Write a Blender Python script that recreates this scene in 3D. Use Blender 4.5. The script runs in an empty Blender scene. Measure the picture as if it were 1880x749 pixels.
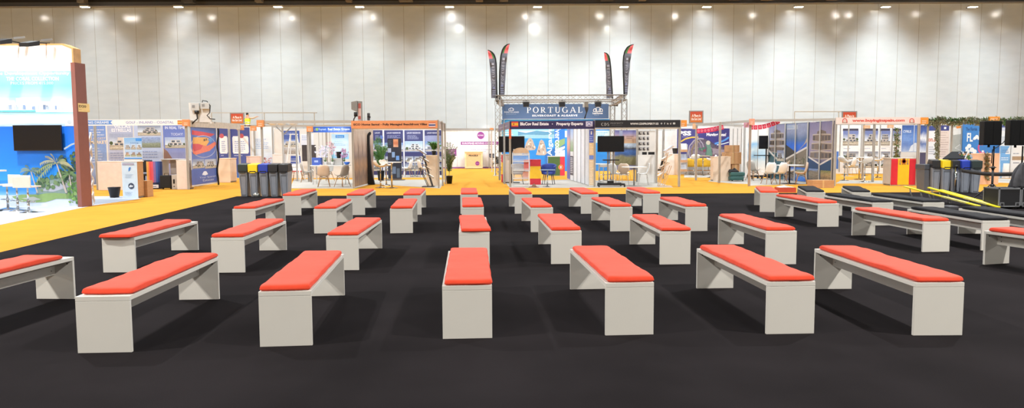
import bpy, bmesh, math, random
from mathutils import Vector, Matrix
R = math.radians
F = 1350.0; PIT = 0.08078; ROLL = -0.004657; HC = 1.6216
C = bpy.context.scene.collection
cp, sp, cr, sr = math.cos(PIT), math.sin(PIT), math.cos(ROLL), math.sin(ROLL)

# ---- photograph coordinates to places -------------------------------------
def ray(px, py):
    a, b = px - 940.0, py - 374.5
    u = cr*a + sr*b; v = sr*a - cr*b
    return (u, cp*F + sp*v, -sp*F + cp*v)
def at(px, py, Y):
    d = ray(px, py); t = Y/d[1]
    return Vector((d[0]*t, Y, HC + d[2]*t))
def G(px, py, z=0.0):
    d = ray(px, py); t = (z - HC)/d[2]
    return Vector((d[0]*t, d[1]*t, z))
def DY(px, py): return G(px, py).y

# ---- materials -------------------------------------------------------------
MATS = {}
def lin(h):
    h = h.lstrip('#'); o = []
    for i in (0, 2, 4):
        c = int(h[i:i+2], 16)/255
        o.append(c/12.92 if c <= .04045 else ((c+.055)/1.055)**2.4)
    return o
def mat(name, hx, rough=.55, metal=0.0, var=.05, sc=6.0, bump=0.0, emit=0.0, spec=.5, alpha=1.0, sheen=0.0, stretch=None):
    if name in MATS: return MATS[name]
    m = bpy.data.materials.new(name); m.use_nodes = True
    nt = m.node_tree; N = nt.nodes; L = nt.links
    b = N['Principled BSDF']
    tc = N.new('ShaderNodeTexCoord'); nz = N.new('ShaderNodeTexNoise')
    nz.inputs['Scale'].default_value = sc; nz.inputs['Detail'].default_value = 3
    if stretch:
        mp = N.new('ShaderNodeMapping'); mp.inputs['Scale'].default_value = stretch
        L.new(tc.outputs['Object'], mp.inputs['Vector']); L.new(mp.outputs['Vector'], nz.inputs['Vector'])
    else:
        L.new(tc.outputs['Object'], nz.inputs['Vector'])
    rp = N.new('ShaderNodeValToRGB'); c = lin(hx)
    rp.color_ramp.elements[0].position = .3; rp.color_ramp.elements[1].position = .7
    rp.color_ramp.elements[0].color = [max(0, x*(1-var)) for x in c]+[1]
    rp.color_ramp.elements[1].color = [min(1, x*(1+var)) for x in c]+[1]
    L.new(nz.outputs['Fac'], rp.inputs['Fac']); L.new(rp.outputs['Color'], b.inputs['Base Color'])
    b.inputs['Roughness'].default_value = rough; b.inputs['Metallic'].default_value = metal
    b.inputs['Specular IOR Level'].default_value = spec
    if sheen: b.inputs['Sheen Weight'].default_value = sheen
    if alpha < 1: b.inputs['Alpha'].default_value = alpha
    if bump:
        bp = N.new('ShaderNodeBump'); bp.inputs['Strength'].default_value = bump; bp.inputs['Distance'].default_value = .01
        L.new(nz.outputs['Fac'], bp.inputs['Height']); L.new(bp.outputs['Normal'], b.inputs['Normal'])
    if emit:
        b.inputs['Emission Color'].default_value = c+[1]; b.inputs['Emission Strength'].default_value = emit
    MATS[name] = m
    return m
def K(hx, rough=.5): return mat('ink '+hx+('' if rough == .5 else ' %g' % rough), hx, rough=rough, var=.05, sc=9)
def photo(name, stops, warp=.15, sc=4.0, det=.25, dsc=25.0, rough=.45, xs=1.0):
    """a printed picture: bands of colour up the picture, broken by noise"""
    if name in MATS: return MATS[name]
    m = bpy.data.materials.new(name); m.use_nodes = True
    nt = m.node_tree; N = nt.nodes; L = nt.links; b = N['Principled BSDF']
    uv = N.new('ShaderNodeUVMap'); uv.uv_map = 'UVMap'
    sep = N.new('ShaderNodeSeparateXYZ'); L.new(uv.outputs['UV'], sep.inputs[0])
    mp = N.new('ShaderNodeMapping'); mp.inputs['Scale'].default_value = (xs, 1, 1); mp.inputs['Location'].default_value = (len(name)*.37, .2, .1)
    L.new(uv.outputs['UV'], mp.inputs['Vector'])
    n1 = N.new('ShaderNodeTexNoise'); n1.inputs['Scale'].default_value = sc; n1.inputs['Detail'].default_value = 4
    n2 = N.new('ShaderNodeTexVoronoi'); n2.inputs['Scale'].default_value = dsc
    L.new(mp.outputs['Vector'], n1.inputs['Vector']); L.new(mp.outputs['Vector'], n2.inputs['Vector'])
    ma = N.new('ShaderNodeMath'); ma.operation = 'MULTIPLY_ADD'; ma.inputs[1].default_value = warp
    L.new(n1.outputs['Fac'], ma.inputs[0]); L.new(sep.outputs['Y'], ma.inputs[2])
    ms = N.new('ShaderNodeMath'); ms.operation = 'SUBTRACT'; ms.inputs[1].default_value = warp*.5
    L.new(ma.outputs[0], ms.inputs[0])
    rp = N.new('ShaderNodeValToRGB'); el = rp.color_ramp.elements
    stops = sorted(stops); el[0].position = 0; el[1].position = 1
    for p, h in stops[1:-1]: el.new(p)
    for i, (p, h) in enumerate(stops): el[i].position = p; el[i].color = lin(h)+[1]
    L.new(ms.outputs[0], rp.inputs['Fac'])
    mx = N.new('ShaderNodeMix'); mx.data_type = 'RGBA'; mx.blend_type = 'OVERLAY'; mx.inputs[0].default_value = det
    L.new(rp.outputs['Color'], mx.inputs[6]); L.new(n2.outputs['Color'], mx.inputs[7])
    bw = N.new('ShaderNodeRGBToBW'); L.new(n2.outputs['Color'], bw.inputs[0]); L.new(bw.outputs[0], mx.inputs[7])
    L.new(mx.outputs[2], b.inputs['Base Color']); b.inputs['Roughness'].default_value = rough
    MATS[name] = m
    return m

# ---- text outlines ---------------------------------------------------------
TXT = {}
def text_shape(s, bold=0.0, space=1.0):
    k = (s, bold, space)
    if k in TXT: return TXT[k]
    cu = bpy.data.curves.new('lettering', 'FONT'); cu.body = s; cu.resolution_u = 2; cu.offset = bold; cu.space_character = space
    o = bpy.data.objects.new('lettering', cu); C.objects.link(o)
    dg = bpy.context.evaluated_depsgraph_get(); dg.update()
    me = bpy.data.meshes.new_from_object(o.evaluated_get(dg))
    vs = [(v.co.x, v.co.y) for v in me.vertices]; fs = [tuple(p.vertices) for p in me.polygons]
    bpy.data.objects.remove(o); bpy.data.curves.remove(cu); bpy.data.meshes.remove(me)
    if vs:
        x0 = min(v[0] for v in vs); x1 = max(v[0] for v in vs); y0 = min(v[1] for v in vs); y1 = max(v[1] for v in vs)
        vs = [((x-x0)/(x1-x0 or 1), (y-y0)/(y1-y0 or 1)) for x, y in vs]
    TXT[k] = (vs, fs)
    return TXT[k]
def serif_shape(s, gap=.32):
    """roman capitals with thick stems, thin bars and serifs"""
    V = []; Fc = []; x = 0.0
    def poly(pts, ox): Fc.append(tuple(range(len(V), len(V)+len(pts)))); V.extend((p[0]+ox, p[1]) for p in pts)
    def bar(x0, y0, x1, y1): poly([(x0, y0), (x1, y0), (x1, y1), (x0, y1)], x)
    def arc(cx, cy, rx, ry, a0, a1, th, tv, n=14):
        for i in range(n):
            a = R(a0+(a1-a0)*i/n); b = R(a0+(a1-a0)*(i+1)/n)
            poly([(cx+rx*math.cos(a), cy+ry*math.sin(a)), (cx+rx*math.cos(b), cy+ry*math.sin(b)),
                  (cx+(rx-th)*math.cos(b), cy+(ry-tv)*math.sin(b)), (cx+(rx-th)*math.cos(a), cy+(ry-tv)*math.sin(a))], x)
    for ch in s:
        w = .8
        if ch in 'PR':
            bar(.1, 0, .26, 1); bar(0, 0, .36, .05); bar(0, .95, .3, 1); bar(.26, .94, .36, 1); bar(.26, .44, .36, .5)
            arc(.34, .72, .36, .28, -90, 90, .16, .06); w = .7
            if ch == 'R': poly([(.3, .46), (.46, .46), (.84, 0), (.64, 0)], x); bar(.64, 0, .94, .05); w = .9
        elif ch == 'O': arc(.48, .5, .48, .52, 0, 360, .17, .06, 28); w = .96
        elif ch == 'T':
            bar(.34, 0, .5, 1); bar(0, .94, .84, 1); bar(0, .76, .05, 1); bar(.79, .76, .84, 1); bar(.22, 0, .62, .05); w = .84
        elif ch == 'U':
            bar(.1, .3, .26, 1); bar(.7, .3, .78, 1); bar(0, .95, .36, 1); bar(.6, .95, .9, 1); arc(.44, .32, .34, .34, 180, 360, .12, .08); w = .88
        elif ch == 'G':
            arc(.48, .5, .48, .52, 45, 330, .17, .06, 24); bar(.74, .06, .9, .44); bar(.6, .42, 1, .47); w = .98
        elif ch == 'C': arc(.48, .5, .48, .52, 40, 320, .17, .05, 24); w = .86
        elif ch == 'D':
            bar(.1, 0, .26, 1); bar(0, 0, .4, .05); bar(0, .95, .4, 1); arc(.36, .5, .5, .5, -90, 90, .17, .05, 18); w = .86
        elif ch == 'S': arc(.32, .74, .3, .28, 30, 270, .12, .06); arc(.32, .26, .32, .28, -150, 90, .12, .06); w = .64
        elif ch == 'A':
            poly([(.42, 1), (.54, 1), (.96, 0), (.78, 0)], x); poly([(.42, 1), (.48, 1), (.14, 0), (.06, 0)], x)
            bar(.22, .3, .68, .36); bar(-.02, 0, .26, .05); bar(.68, 0, 1.04, .05); w = 1.0
        elif ch == 'L':
            bar(.1, 0, .26, 1); bar(0, .95, .36, 1); bar(0, 0, .72, .06); bar(.67, 0, .72, .26); w = .72
        x += w+gap
    x -= gap
    return [(a/x, b) for a, b in V], Fc

# ---- mesh builder: one builder makes one mesh object -------------------------
class MB:
    def __init__(s): s.v = []; s.f = []; s.m = []; s.mats = []; s.uv = {}; s.sm = set()
    def mi(s, m):
        if m not in s.mats: s.mats.append(m)
        return s.mats.index(m)
    def face(s, idx, m, uv=None, smooth=False):
        s.f.append(tuple(idx)); s.m.append(s.mi(m))
        if uv: s.uv[len(s.f)-1] = uv
        if smooth: s.sm.add(len(s.f)-1)
    def poly(s, pts, m, uv=None):
        n = len(s.v); s.v.extend(tuple(p) for p in pts); s.face(range(n, n+len(pts)), m, uv)
    def hexa(s, p, m):                       # 4 bottom (ccw from above), 4 top
        n = len(s.v); s.v.extend(tuple(q) for q in p)
        for f in ((3, 2, 1, 0), (4, 5, 6, 7), (0, 1, 5, 4), (1, 2, 6, 5), (2, 3, 7, 6), (3, 0, 4, 7)):
            s.face([n+i for i in f], m)
        return s
    def box(s, a, b, m):
        x0, y0, z0 = a; x1, y1, z1 = b
        return s.hexa([(x0, y0, z0), (x1, y0, z0), (x1, y1, z0), (x0, y1, z0), (x0, y0, z1), (x1, y0, z1), (x1, y1, z1), (x0, y1, z1)], m)
    def cbox(s, c, d, m, rz=0.0, tap=1.0):   # centre of base, size
        cs, sn = math.cos(rz), math.sin(rz); P = []
        for z, k in ((0, 1), (d[2], tap)):
            for x, y in ((-1, -1), (1, -1), (1, 1), (-1, 1)):
                x = x*d[0]/2*k; y = y*d[1]/2*k
                P.append((c[0]+cs*x-sn*y, c[1]+sn*x+cs*y, c[2]+z))
        return s.hexa(P, m)
    def bar(s, p, q, w, h, m, up=(0, 0, 1)):
        p = Vector(p); q = Vector(q); d = (q-p).normalized(); u = Vector(up)
        if abs(d.dot(u)) > .98: u = Vector((0, 1, 0))
        sd = d.cross(u).normalized(); u = sd.cross(d)
        P = []
        for e in (p, q):
            P += [e-sd*w/2-u*h/2, e+sd*w/2-u*h/2, e+sd*w/2+u*h/2, e-sd*w/2+u*h/2]
        n = len(s.v); s.v.extend(tuple(x) for x in P)
        for f in ((0, 1, 2, 3), (7, 6, 5, 4), (0, 4, 5, 1), (1, 5, 6, 2), (2, 6, 7, 3), (3, 7, 4, 0)):
            s.face([n+i for i in f], m)
        return s
    def tube(s, pts, r, m, n=8, caps=True):
        pts = [Vector(p) for p in pts]; rr = r if isinstance(r, (list, tuple)) else [r]*len(pts)
        rings = []; ref = None
        for i, p in enumerate(pts):
            d = (pts[min(i+1, len(pts)-1)]-pts[max(i-1, 0)]).normalized()
            if ref is None: ref = Vector((0, 0, 1)) if abs(d.z) < .9 else Vector((1, 0, 0))
            a = d.cross(ref).normalized(); b = a.cross(d); ref = b if abs(b.dot(d)) < .9 else ref
            k = len(s.v); rings.append(k)
            for j in range(n):
                t = 2*math.pi*j/n; s.v.append(tuple(p+a*rr[i]*math.cos(t)+b*rr[i]*math.sin(t)))
        for i in range(len(pts)-1):
            for j in range(n):
                s.face((rings[i]+j, rings[i]+(j+1) % n, rings[i+1]+(j+1) % n, rings[i+1]+j), m, None, n > 5)
        if caps:
            s.face([rings[0]+j for j in reversed(range(n))], m); s.face([rings[-1]+j for j in range(n)], m)
        return s
    def lathe(s, prof, c, m, n=20, sx=1.0, sy=1.0):
        k = len(s.v)
        for r, z in prof:
            for j in range(n):
                t = 2*math.pi*j/n; s.v.append((c[0]+r*sx*math.cos(t), c[1]+r*sy*math.sin(t), c[2]+z))
        for i in range(len(prof)-1):
            for j in range(n):
                s.face((k+i*n+j, k+i*n+(j+1) % n, k+(i+1)*n+(j+1) % n, k+(i+1)*n+j), m, None, True)
        s.face([k+j for j in reversed(range(n))], m); s.face([k+(len(prof)-1)*n+j for j in range(n)], m)
        return s
    def prism(s, pts, off, m, m2=None):      # polygon extruded along off
        pts = [Vector(p) for p in pts]; off = Vector(off); n = len(pts); k = len(s.v)
        s.v.extend(tuple(p) for p in pts); s.v.extend(tuple(p+off) for p in pts)
        s.face([k+i for i in range(n)], m); s.face([k+n+i for i in reversed(range(n))], m2 or m)
        for i in range(n): s.face((k+i, k+n+i, k+n+(i+1) % n, k+(i+1) % n), m2 or m)
        return s
    def grid(s, fn, nu, nv, m, smooth=True, wrap=False):
        k = len(s.v)
        for i in range(nu+1):
            for j in range(nv+1): s.v.append(tuple(fn(i/nu, j/nv)))
        for i in range(nu):
            for j in range(nv):
                a = k+i*(nv+1)+j; s.face((a, a+nv+1, a+nv+2, a+1), m, [(i/nu, j/nv), ((i+1)/nu, j/nv), ((i+1)/nu, (j+1)/nv), (i/nu, (j+1)/nv)], smooth)
        return s
    def text(s, O, U, W, st, m, bold=0.0, space=1.0, serif=False):   # box with corner O, width vector U, height vector W
        vs, fs = serif_shape(st) if serif else text_shape(st, bold, space)
        n = len(s.v); O, U, W = Vector(O), Vector(U), Vector(W)
        s.v.extend(tuple(O+U*x+W*y) for x, y in vs)
        for f in fs: s.face([n+i for i in f], m)
        return s
    def build(s, name, parent=None, bevel=0.0, seg=2, thick=0.0, sub=0, recalc=True):
        if parent is None:
            xs = [v[0] for v in s.v]; ys = [v[1] for v in s.v]; zs = [v[2] for v in s.v]
            M = Matrix.Translation(((min(xs)+max(xs))/2, (min(ys)+max(ys))/2, min(zs)))
        else: M = world(parent)
        I = M.inverted()
        me = bpy.data.meshes.new(name); me.from_pydata([tuple(I @ Vector(v)) for v in s.v], [], s.f)
        for m in s.mats: me.materials.append(m)
        me.polygons.foreach_set('material_index', s.m)
        if s.sm: me.polygons.foreach_set('use_smooth', [i in s.sm for i in range(len(s.f))])
        if s.uv:
            L = me.uv_layers.new(name='UVMap')
            for fi, uv in s.uv.items():
                p = me.polygons[fi]
                for li, q in zip(p.loop_indices, uv): L.data[li].uv = q
        me.update()
        o = bpy.data.objects.new(name, me); C.objects.link(o)
        if parent is None: o.matrix_world = M
        else: o.parent = parent
        if thick:
            d = o.modifiers.new('Solid', 'SOLIDIFY'); d.thickness = thick; d.offset = 0
        if sub:
            d = o.modifiers.new('Sub', 'SUBSURF'); d.levels = sub; d.render_levels = sub
        if bevel:
            d = o.modifiers.new('Bevel', 'BEVEL'); d.width = bevel; d.segments = seg; d.limit_method = 'ANGLE'
        return o
def world(o):
    M = Matrix.Translation(o.location) @ o.rotation_euler.to_matrix().to_4x4()
    return world(o.parent) @ M if o.parent else M
def tag(o, label, cat, group=None, kind=None):
    if label: o['label'] = label
    if cat: o['category'] = cat
    if group: o['group'] = group
    if kind: o['kind'] = kind
    return o
def struct(o): o['kind'] = 'structure'; return o
def thing(name, label, cat, loc=(0, 0, 0), rz=0.0, group=None):
    o = bpy.data.objects.new(name, None); C.objects.link(o); o.empty_display_size = .2
    o.location = loc; o.rotation_euler = (0, 0, rz)
    return tag(o, label, cat, group)
def dup(root, loc, rz, label, group=None):
    def cpy(o, parent):
        c = o.copy(); C.objects.link(c)
        if parent: c.parent = parent
        for ch in list(o.children): cpy(ch, c)
        return c
    r = cpy(root, None); r.location = loc; r.rotation_euler = (0, 0, rz); r['label'] = label
    if group: r['group'] = group
    return r

# ---- a printed or painted upright sheet: everything on it lies in its plane --
class Sheet:
    def __init__(s, A, B, mb=None):
        s.mb = mb or MB(); s.A = Vector((A[0], A[1], 0)); d = Vector((B[0], B[1], 0))-s.A; s.k = 0; s.len = d.length; s.d = d/s.len
        n = Vector((s.d.y, -s.d.x, 0)); s.n = n if n.dot(-s.A) > 0 else -n
    def st(s, px, py):
        r = Vector(ray(px, py)); o = Vector((0, 0, HC)); t = (s.A-o).dot(s.n)/r.dot(s.n); p = o+r*t
        return ((p-s.A).dot(s.d), p.z)
    def p(s, a, z, l=0): return s.A+s.d*a+Vector((0, 0, z))+s.n*(.003*l+(s.k*6e-5 if l else 0))
    def slab(s, a0, z0, a1, z1, m, t=.03):
        pts = [s.p(a0, z0), s.p(a1, z0), s.p(a1, z1), s.p(a0, z1)]
        s.mb.prism(pts, s.n*-t, m); return s
    def rs(s, a0, z0, a1, z1, m, l=1):
        s.k += 1
        s.mb.poly([s.p(a0, z0, l), s.p(a1, z0, l), s.p(a1, z1, l), s.p(a0, z1, l)], m, [(0, 0), (1, 0), (1, 1), (0, 1)]); return s
    def ab(s, x0, y0, x1, y1):
        ym = (y0+y1)/2; xm = (x0+x1)/2
        return s.st(x0, ym)[0], s.st(xm, y1)[1], s.st(x1, ym)[0], s.st(xm, y0)[1]
    def base(s, x0, y0, x1, y1, m, t=.03): s.slab(*s.ab(x0, y0, x1, y1), m, t); return s
    def rect(s, x0, y0, x1, y1, m, l=1): return s.rs(*s.ab(x0, y0, x1, y1), m, l)
    def poly(s, pts, m, l=1):
        s.k += 1; q = [s.st(*p) for p in pts]; s.mb.poly([s.p(a, z, l) for a, z in q], m); return s
    def circ(s, px, py, r, m, l=1, n=20, ry=None):
        s.k += 1; a, z = s.st(px, py); k = s.st(px+r, py)[0]-a; kz = abs(s.st(px, py-(ry or r))[1]-z)
        s.mb.poly([s.p(a+k*math.cos(2*math.pi*i/n), z+kz*math.sin(2*math.pi*i/n), l) for i in range(n)], m); return s
    def text(s, x0, y0, x1, y1, st, m, l=3, bold=0.0, space=1.0, rot=0, serif=False):
        s.k += 1; a0, z0, a1, z1 = s.ab(x0, y0, x1, y1)
        w = s.d*(a1-a0); h = Vector((0, 0, z1-z0))
        if rot == 0: s.mb.text(s.p(a0, z0, l), w, h, st, m, bold, space, serif)
        elif rot > 0: s.mb.text(s.p(a1, z0, l), h, -w, st, m, bold, space, serif)
        else: s.mb.text(s.p(a0, z1, l), -h, w, st, m, bold, space, serif)
        return s
    def lines(s, x0, y0, x1, y1, n, m, l=2, seed=0, th=.4):   # rows of print too small to read
        rn = random.Random(seed); a0, z0, a1, z1 = s.ab(x0, y0, x1, y1); h = (z1-z0)/n
        for i in range(n):
            b = a1-(a1-a0)*rn.uniform(0, .35); z = z1-h*(i+.3)
            x = a0
            while x < b-.01:
                e = min(b, x+(a1-a0)*rn.uniform(.06, .2)); s.rs(x, z-h*th, e, z, m, l); x = e+(a1-a0)*.03
        return s
    def villa(s, x0, y0, x1, y1, seed=1, sky='#8fb4dd', wall='#e9e4dc', ground='#9a9384', l=1, tree='#4b5a3a', storeys=None):
        """a picture of a house: sky, stacked blocks with dark openings, planting and ground"""
        rn = random.Random(seed); a0, z0, a1, z1 = s.ab(x0, y0, x1, y1); w = a1-a0; h = z1-z0
        s.rs(a0, z0, a1, z1, photo('picture sky '+sky, [(0, '#dfe6ee'), (.35, '#d4e0ee'), (.8, sky), (1, sky)], .3, 3, .08), l)
        s.rs(a0, z0, a1, z0+h*.3, photo('picture ground '+ground, [(0, ground), (.5, '#c8c0b0'), (1, ground)], .6, 5, .4, 18), l+1)
        for i in range(4):
            cx = a0+w*rn.uniform(.05, .95); r = w*rn.uniform(.06, .11); r = min(r, cx-a0, a1-cx); zc = z0+h*rn.uniform(.3, .42)
            s.mb.poly([s.p(cx+r*math.cos(t*.524), zc+min(r, h*.2)*math.sin(t*.524), l+1.5) for t in range(12)], K(tree))
        n = storeys or rn.choice((2, 3)); bx0 = a0+w*rn.uniform(.1, .22); bx1 = a1-w*rn.uniform(.1, .22); fh = h*.5/n
        for k in range(n):
            zz = z0+h*.26+k*fh
            s.rs(bx0, zz, bx1, zz+fh*.96, K(wall), l+2); s.rs(bx0-w*.02, zz+fh*.86, bx1+w*.02, zz+fh, K('#c9c2b8'), l+2.5)
            c = max(2, int((bx1-bx0)/w*6)); q = (bx1-bx0)/c
            for j in range(c):
                if rn.random() < .85: s.rs(bx0+q*(j+.15), zz+fh*.15, bx0+q*(j+.8), zz+fh*.75, K(rn.choice(('#4d5866', '#6d7886', '#3b4450'))), l+3)
            bx0 += (bx1-bx0)*rn.uniform(0, .2); bx1 -= (bx1-bx0)*rn.uniform(0, .15)
        return s
    def done(s, name, parent=None): return s.mb.build(name, parent)
def flat(Y, mb=None): return Sheet((-30, Y), (30, Y), mb)
# ---- shared materials ---------------------------------------------------------
WHITE = mat('white laminate', '#d6d3cc', .45, var=.02, sc=3)
RED = mat('coral red cushion cloth', '#de462c', .8, var=.05, sc=14, bump=.08, sheen=.1, spec=.2)
BLKC = mat('black cushion cloth', '#1d1d21', .85, var=.15, sc=20, bump=.1, spec=.2)
ALU = mat('satin aluminium', '#b4b3b0', .45, 0, var=.04)
ALUD = mat('grey aluminium', '#8b8a88', .45, 0, var=.05)
CHROME = mat('chrome', '#d8d8d8', .12, 1.0, var=.02)
BLACK = mat('black plastic', '#17171a', .45, var=.1)
SCREEN = mat('switched-off screen glass', '#0c0d12', .25, var=.05)
STEELB = mat('black steel', '#1b1b1e', .4, .3, var=.1)
GREY = mat('grey plastic', '#868c97', .5, var=.05)
LGREY = mat('light grey board', '#c9c9c8', .6, var=.02)
BEIGE = mat('beige laminate', '#e3cdb6', .5, var=.03, sc=3)
PANEL = mat('white shell panel', '#dddcd9', .5, var=.02)
CREAM = mat('cream plastic', '#ded3c6', .45, var=.03)
SHELLW = mat('white moulded plastic', '#e6e6e4', .35, var=.02)
WOODLEG = mat('pale beech wood', '#a98158', .5, var=.15, sc=12, stretch=(8, 8, 1))
ORANGEBLK = mat('orange board', '#e2955c', .6, var=.05)
CARD = mat('brown cardboard', '#b98d63', .8, var=.08, sc=7, stretch=(1, 1, 4))
NAVY = mat('navy board', '#2c3064', .5, var=.04)
LEAF = mat('green leaves', '#4c7a38', .5, var=.4, sc=15)
LEAFD = mat('dry sage leaves', '#8b907a', .6, var=.35, sc=20)
LAMP = mat('lit lamp lens', '#fff6e6', .3, emit=16)
LAMP2 = mat('high bay lamp lens', '#fff9ee', .3, emit=170)

# ---- setting --------------------------------------------------------------------
def carpet_mat(name, hx, var, sc, fine):
    m = mat(name, hx, .98, var=var, sc=sc, spec=.04)
    N = m.node_tree.nodes; L = m.node_tree.links
    n2 = N.new('ShaderNodeTexNoise'); n2.inputs['Scale'].default_value = fine
    tc = [n for n in N if n.type == 'TEX_COORD'][0]; L.new(tc.outputs['Object'], n2.inputs['Vector'])
    bp = N.new('ShaderNodeBump'); bp.inputs['Strength'].default_value = .25; bp.inputs['Distance'].default_value = .004
    L.new(n2.outputs['Fac'], bp.inputs['Height']); L.new(bp.outputs['Normal'], N['Principled BSDF'].inputs['Normal'])
    return m
CB = carpet_mat('black carpet', '#211e20', .22, .9, 220)
CO = carpet_mat('orange carpet', '#ca9138', .05, 1.5, 150)
CG = carpet_mat('grey booth carpet', '#b3aea6', .05, 2, 150)
CW = carpet_mat('pale blue grey carpet', '#b9c4d6', .05, 2, 150)
CONC = mat('concrete', '#6f6d6a', .8)
def slabpoly(name, pts, z0, z1, m):
    b = MB(); b.prism([(x, y, z1) for x, y in pts], (0, 0, z0-z1), m)
    return struct(b.build(name))
slabpoly('floor', [(-50, -26), (50, -26), (50, 61), (-50, 61)], -.4, -.2, CONC)
e0 = G(0, 463); e1 = G(435, 360.3); dd = (e1-e0)
E0 = e0-dd*1.6; far0 = e1; far1 = G(1379, 354.6); fd = far1-far0; far2 = far0+fd*1.9
slabpoly('floor_black_carpet', [(E0.x, E0.y), (30, E0.y), (far2.x, far2.y), (far0.x, far0.y)], -.2, 0, CB)
slabpoly('floor_orange_carpet', [(-49, E0.y), (E0.x, E0.y), (far0.x, far0.y), (far2.x, far2.y), (49, far2.y), (49, 60), (-49, 60)], -.2, 0, CO)
def booth_floor(pts, m=CG): slabpoly('floor_booth_carpet', [(p.x, p.y) for p in pts], 0, .006, m)

# the back wall: tall glossy partition leaves with fine upright joints
WY = 60.0; WT = at(940, 10.5, WY).z
def wall_mat():
    m = bpy.data.materials.new('glossy partition leaf'); m.use_nodes = True
    nt = m.node_tree; N = nt.nodes; L = nt.links; b = N['Principled BSDF']
    tc = N.new('ShaderNodeTexCoord')
    br = N.new('ShaderNodeTexBrick'); br.offset = 0; br.squash = 1
    mp = N.new('ShaderNodeMapping'); mp.vector_type = 'POINT'; mp.inputs['Rotation'].default_value = (R(-90), 0, 0); mp.inputs['Location'].default_value = (.35, 0, 0)
    L.new(tc.outputs['Object'], mp.inputs['Vector']); L.new(mp.outputs['Vector'], br.inputs['Vector'])
    br.inputs['Scale'].default_value = 1; br.inputs['Brick Width'].default_value = 1.655; br.inputs['Row Height'].default_value = 30
    br.inputs['Mortar Size'].default_value = .013; br.inputs['Mortar Smooth'].default_value = .2
    br.inputs['Color1'].default_value = lin('#bfcad4')+[1]; br.inputs['Color2'].default_value = lin('#b7c2cc')+[1]; br.inputs['Mortar'].default_value = lin('#8a8886')+[1]
    n = N.new('ShaderNodeTexNoise'); n.inputs['Scale'].default_value = .7; n.inputs['Detail'].default_value = 4
    m2 = N.new('ShaderNodeMapping'); m2.inputs['Scale'].default_value = (1, 1, 3); L.new(tc.outputs['Object'], m2.inputs['Vector']); L.new(m2.outputs['Vector'], n.inputs['Vector'])
    mx = N.new('ShaderNodeMix'); mx.data_type = 'RGBA'; mx.blend_type = 'SOFT_LIGHT'; mx.inputs[0].default_value = .22
    L.new(br.outputs['Color'], mx.inputs[6]); L.new(n.outputs['Fac'], mx.inputs[7]); L.new(mx.outputs[2], b.inputs['Base Color'])
    b.inputs['Roughness'].default_value = .14; b.inputs['Specular IOR Level'].default_value = .5
    n3 = N.new('ShaderNodeTexNoise'); n3.inputs['Scale'].default_value = .55
    L.new(tc.outputs['Object'], n3.inputs['Vector'])
    bp = N.new('ShaderNodeBump'); bp.inputs['Strength'].default_value = .12; bp.inputs['Distance'].default_value = .12
    L.new(n3.outputs['Fac'], bp.inputs['Height']); L.new(bp.outputs['Normal'], b.inputs['Normal'])
    return m
WM = wall_mat()
b = MB(); b.box((-50, WY, 0), (50, WY+.2, WT), WM)
o = struct(b.build('wall_back'))
b = MB(); b.box((-50, WY-.25, WT), (50, WY+.2, WT+.1), ALUD); b.box((-50, WY-.1, WT+.1), (50, WY+.2, WT+.42), mat('dark grey steel', '#4a4a4c', .5))
struct(b.build('trim_1'))
CEIL = mat('dark roof void', '#1b1a1b', .9)
b = MB(); b.box((-50, -26, WT+2.2), (50, WY+.2, WT+2.4), CEIL); struct(b.build('ceiling'))
b = MB(); b.box((-50, WY-.1, WT+.42), (50, WY+.2, WT+2.2), CEIL); struct(b.build('wall_upper'))
SIDE = mat('painted hall wall', '#b5b3ae', .8)
for nm, x in (('wall_left', -50.2), ('wall_right', 50)):
    b = MB(); b.box((x, -26, -.2), (x+.2, WY, WT+2.2), SIDE); struct(b.build(nm))
b = MB(); b.box((-50, -26.2, -.2), (50, -26, WT+2.2), SIDE); struct(b.build('wall_front'))
# ducts and trays in the roof void, just showing above the wall head
rn = random.Random(4)
for i, px in enumerate((150, 345, 475, 640, 745, 880, 925, 1115, 1180, 1350, 1410, 1490, 1530, 1590, 1690, 1790)):
    p = at(px, 4, WY-1.2); w = rn.uniform(.4, 1.1); b = MB()
    m = rn.choice((mat('dull duct metal', '#6e675c', .6), mat('dark cable tray', '#3d3a38', .7), mat('tan lagging', '#7d7060', .8)))
    b.box((p.x-w/2, WY-1.4, WT+.15), (p.x+w/2, WY-.8, WT+.6), m)
    for k in (-1, 1): b.bar((p.x+k*w*.35, WY-1.1, WT+.55), (p.x+k*w*.35, WY-1.1, WT+2.2), .04, .04, STEELB)
    tag(b.build('roof_duct'), 'small dark duct box hung in the roof void above the wall', 'duct', 'duct boxes above the back wall')

# ---- lamps -------------------------------------------------------------------------
world_ = bpy.data.worlds.new('hall air'); bpy.context.scene.world = world_; world_.use_nodes = True
bg = world_.node_tree.nodes['Background']; bg.inputs[0].default_value = (.9, .93, 1, 1); bg.inputs[1].default_value = .1
def area(x, y, z, size, power, col=(1, .95, .87), spread=170, rot=(0, 0, 0), shape='DISK'):
    l = bpy.data.lights.new('hall_lamp', 'AREA'); l.shape = shape; l.size = size; l.energy = power; l.color = col; l.spread = R(spread)
    o = bpy.data.objects.new('hall_lamp', l); C.objects.link(o); o.location = (x, y, z); o.rotation_euler = rot
    return o
def spot(p, t, power, ang=70, col=(1, .95, .88), r=.06, blend=.5):
    l = bpy.data.lights.new('spot_light', 'SPOT'); l.energy = power; l.spot_size = R(ang); l.spot_blend = blend; l.color = col; l.shadow_soft_size = r
    o = bpy.data.objects.new('spot_light', l); C.objects.link(o); o.location = p
    o.rotation_euler = (Vector(t)-Vector(p)).to_track_quat('-Z', 'Y').to_euler()
    return o
PW = 1.0
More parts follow.
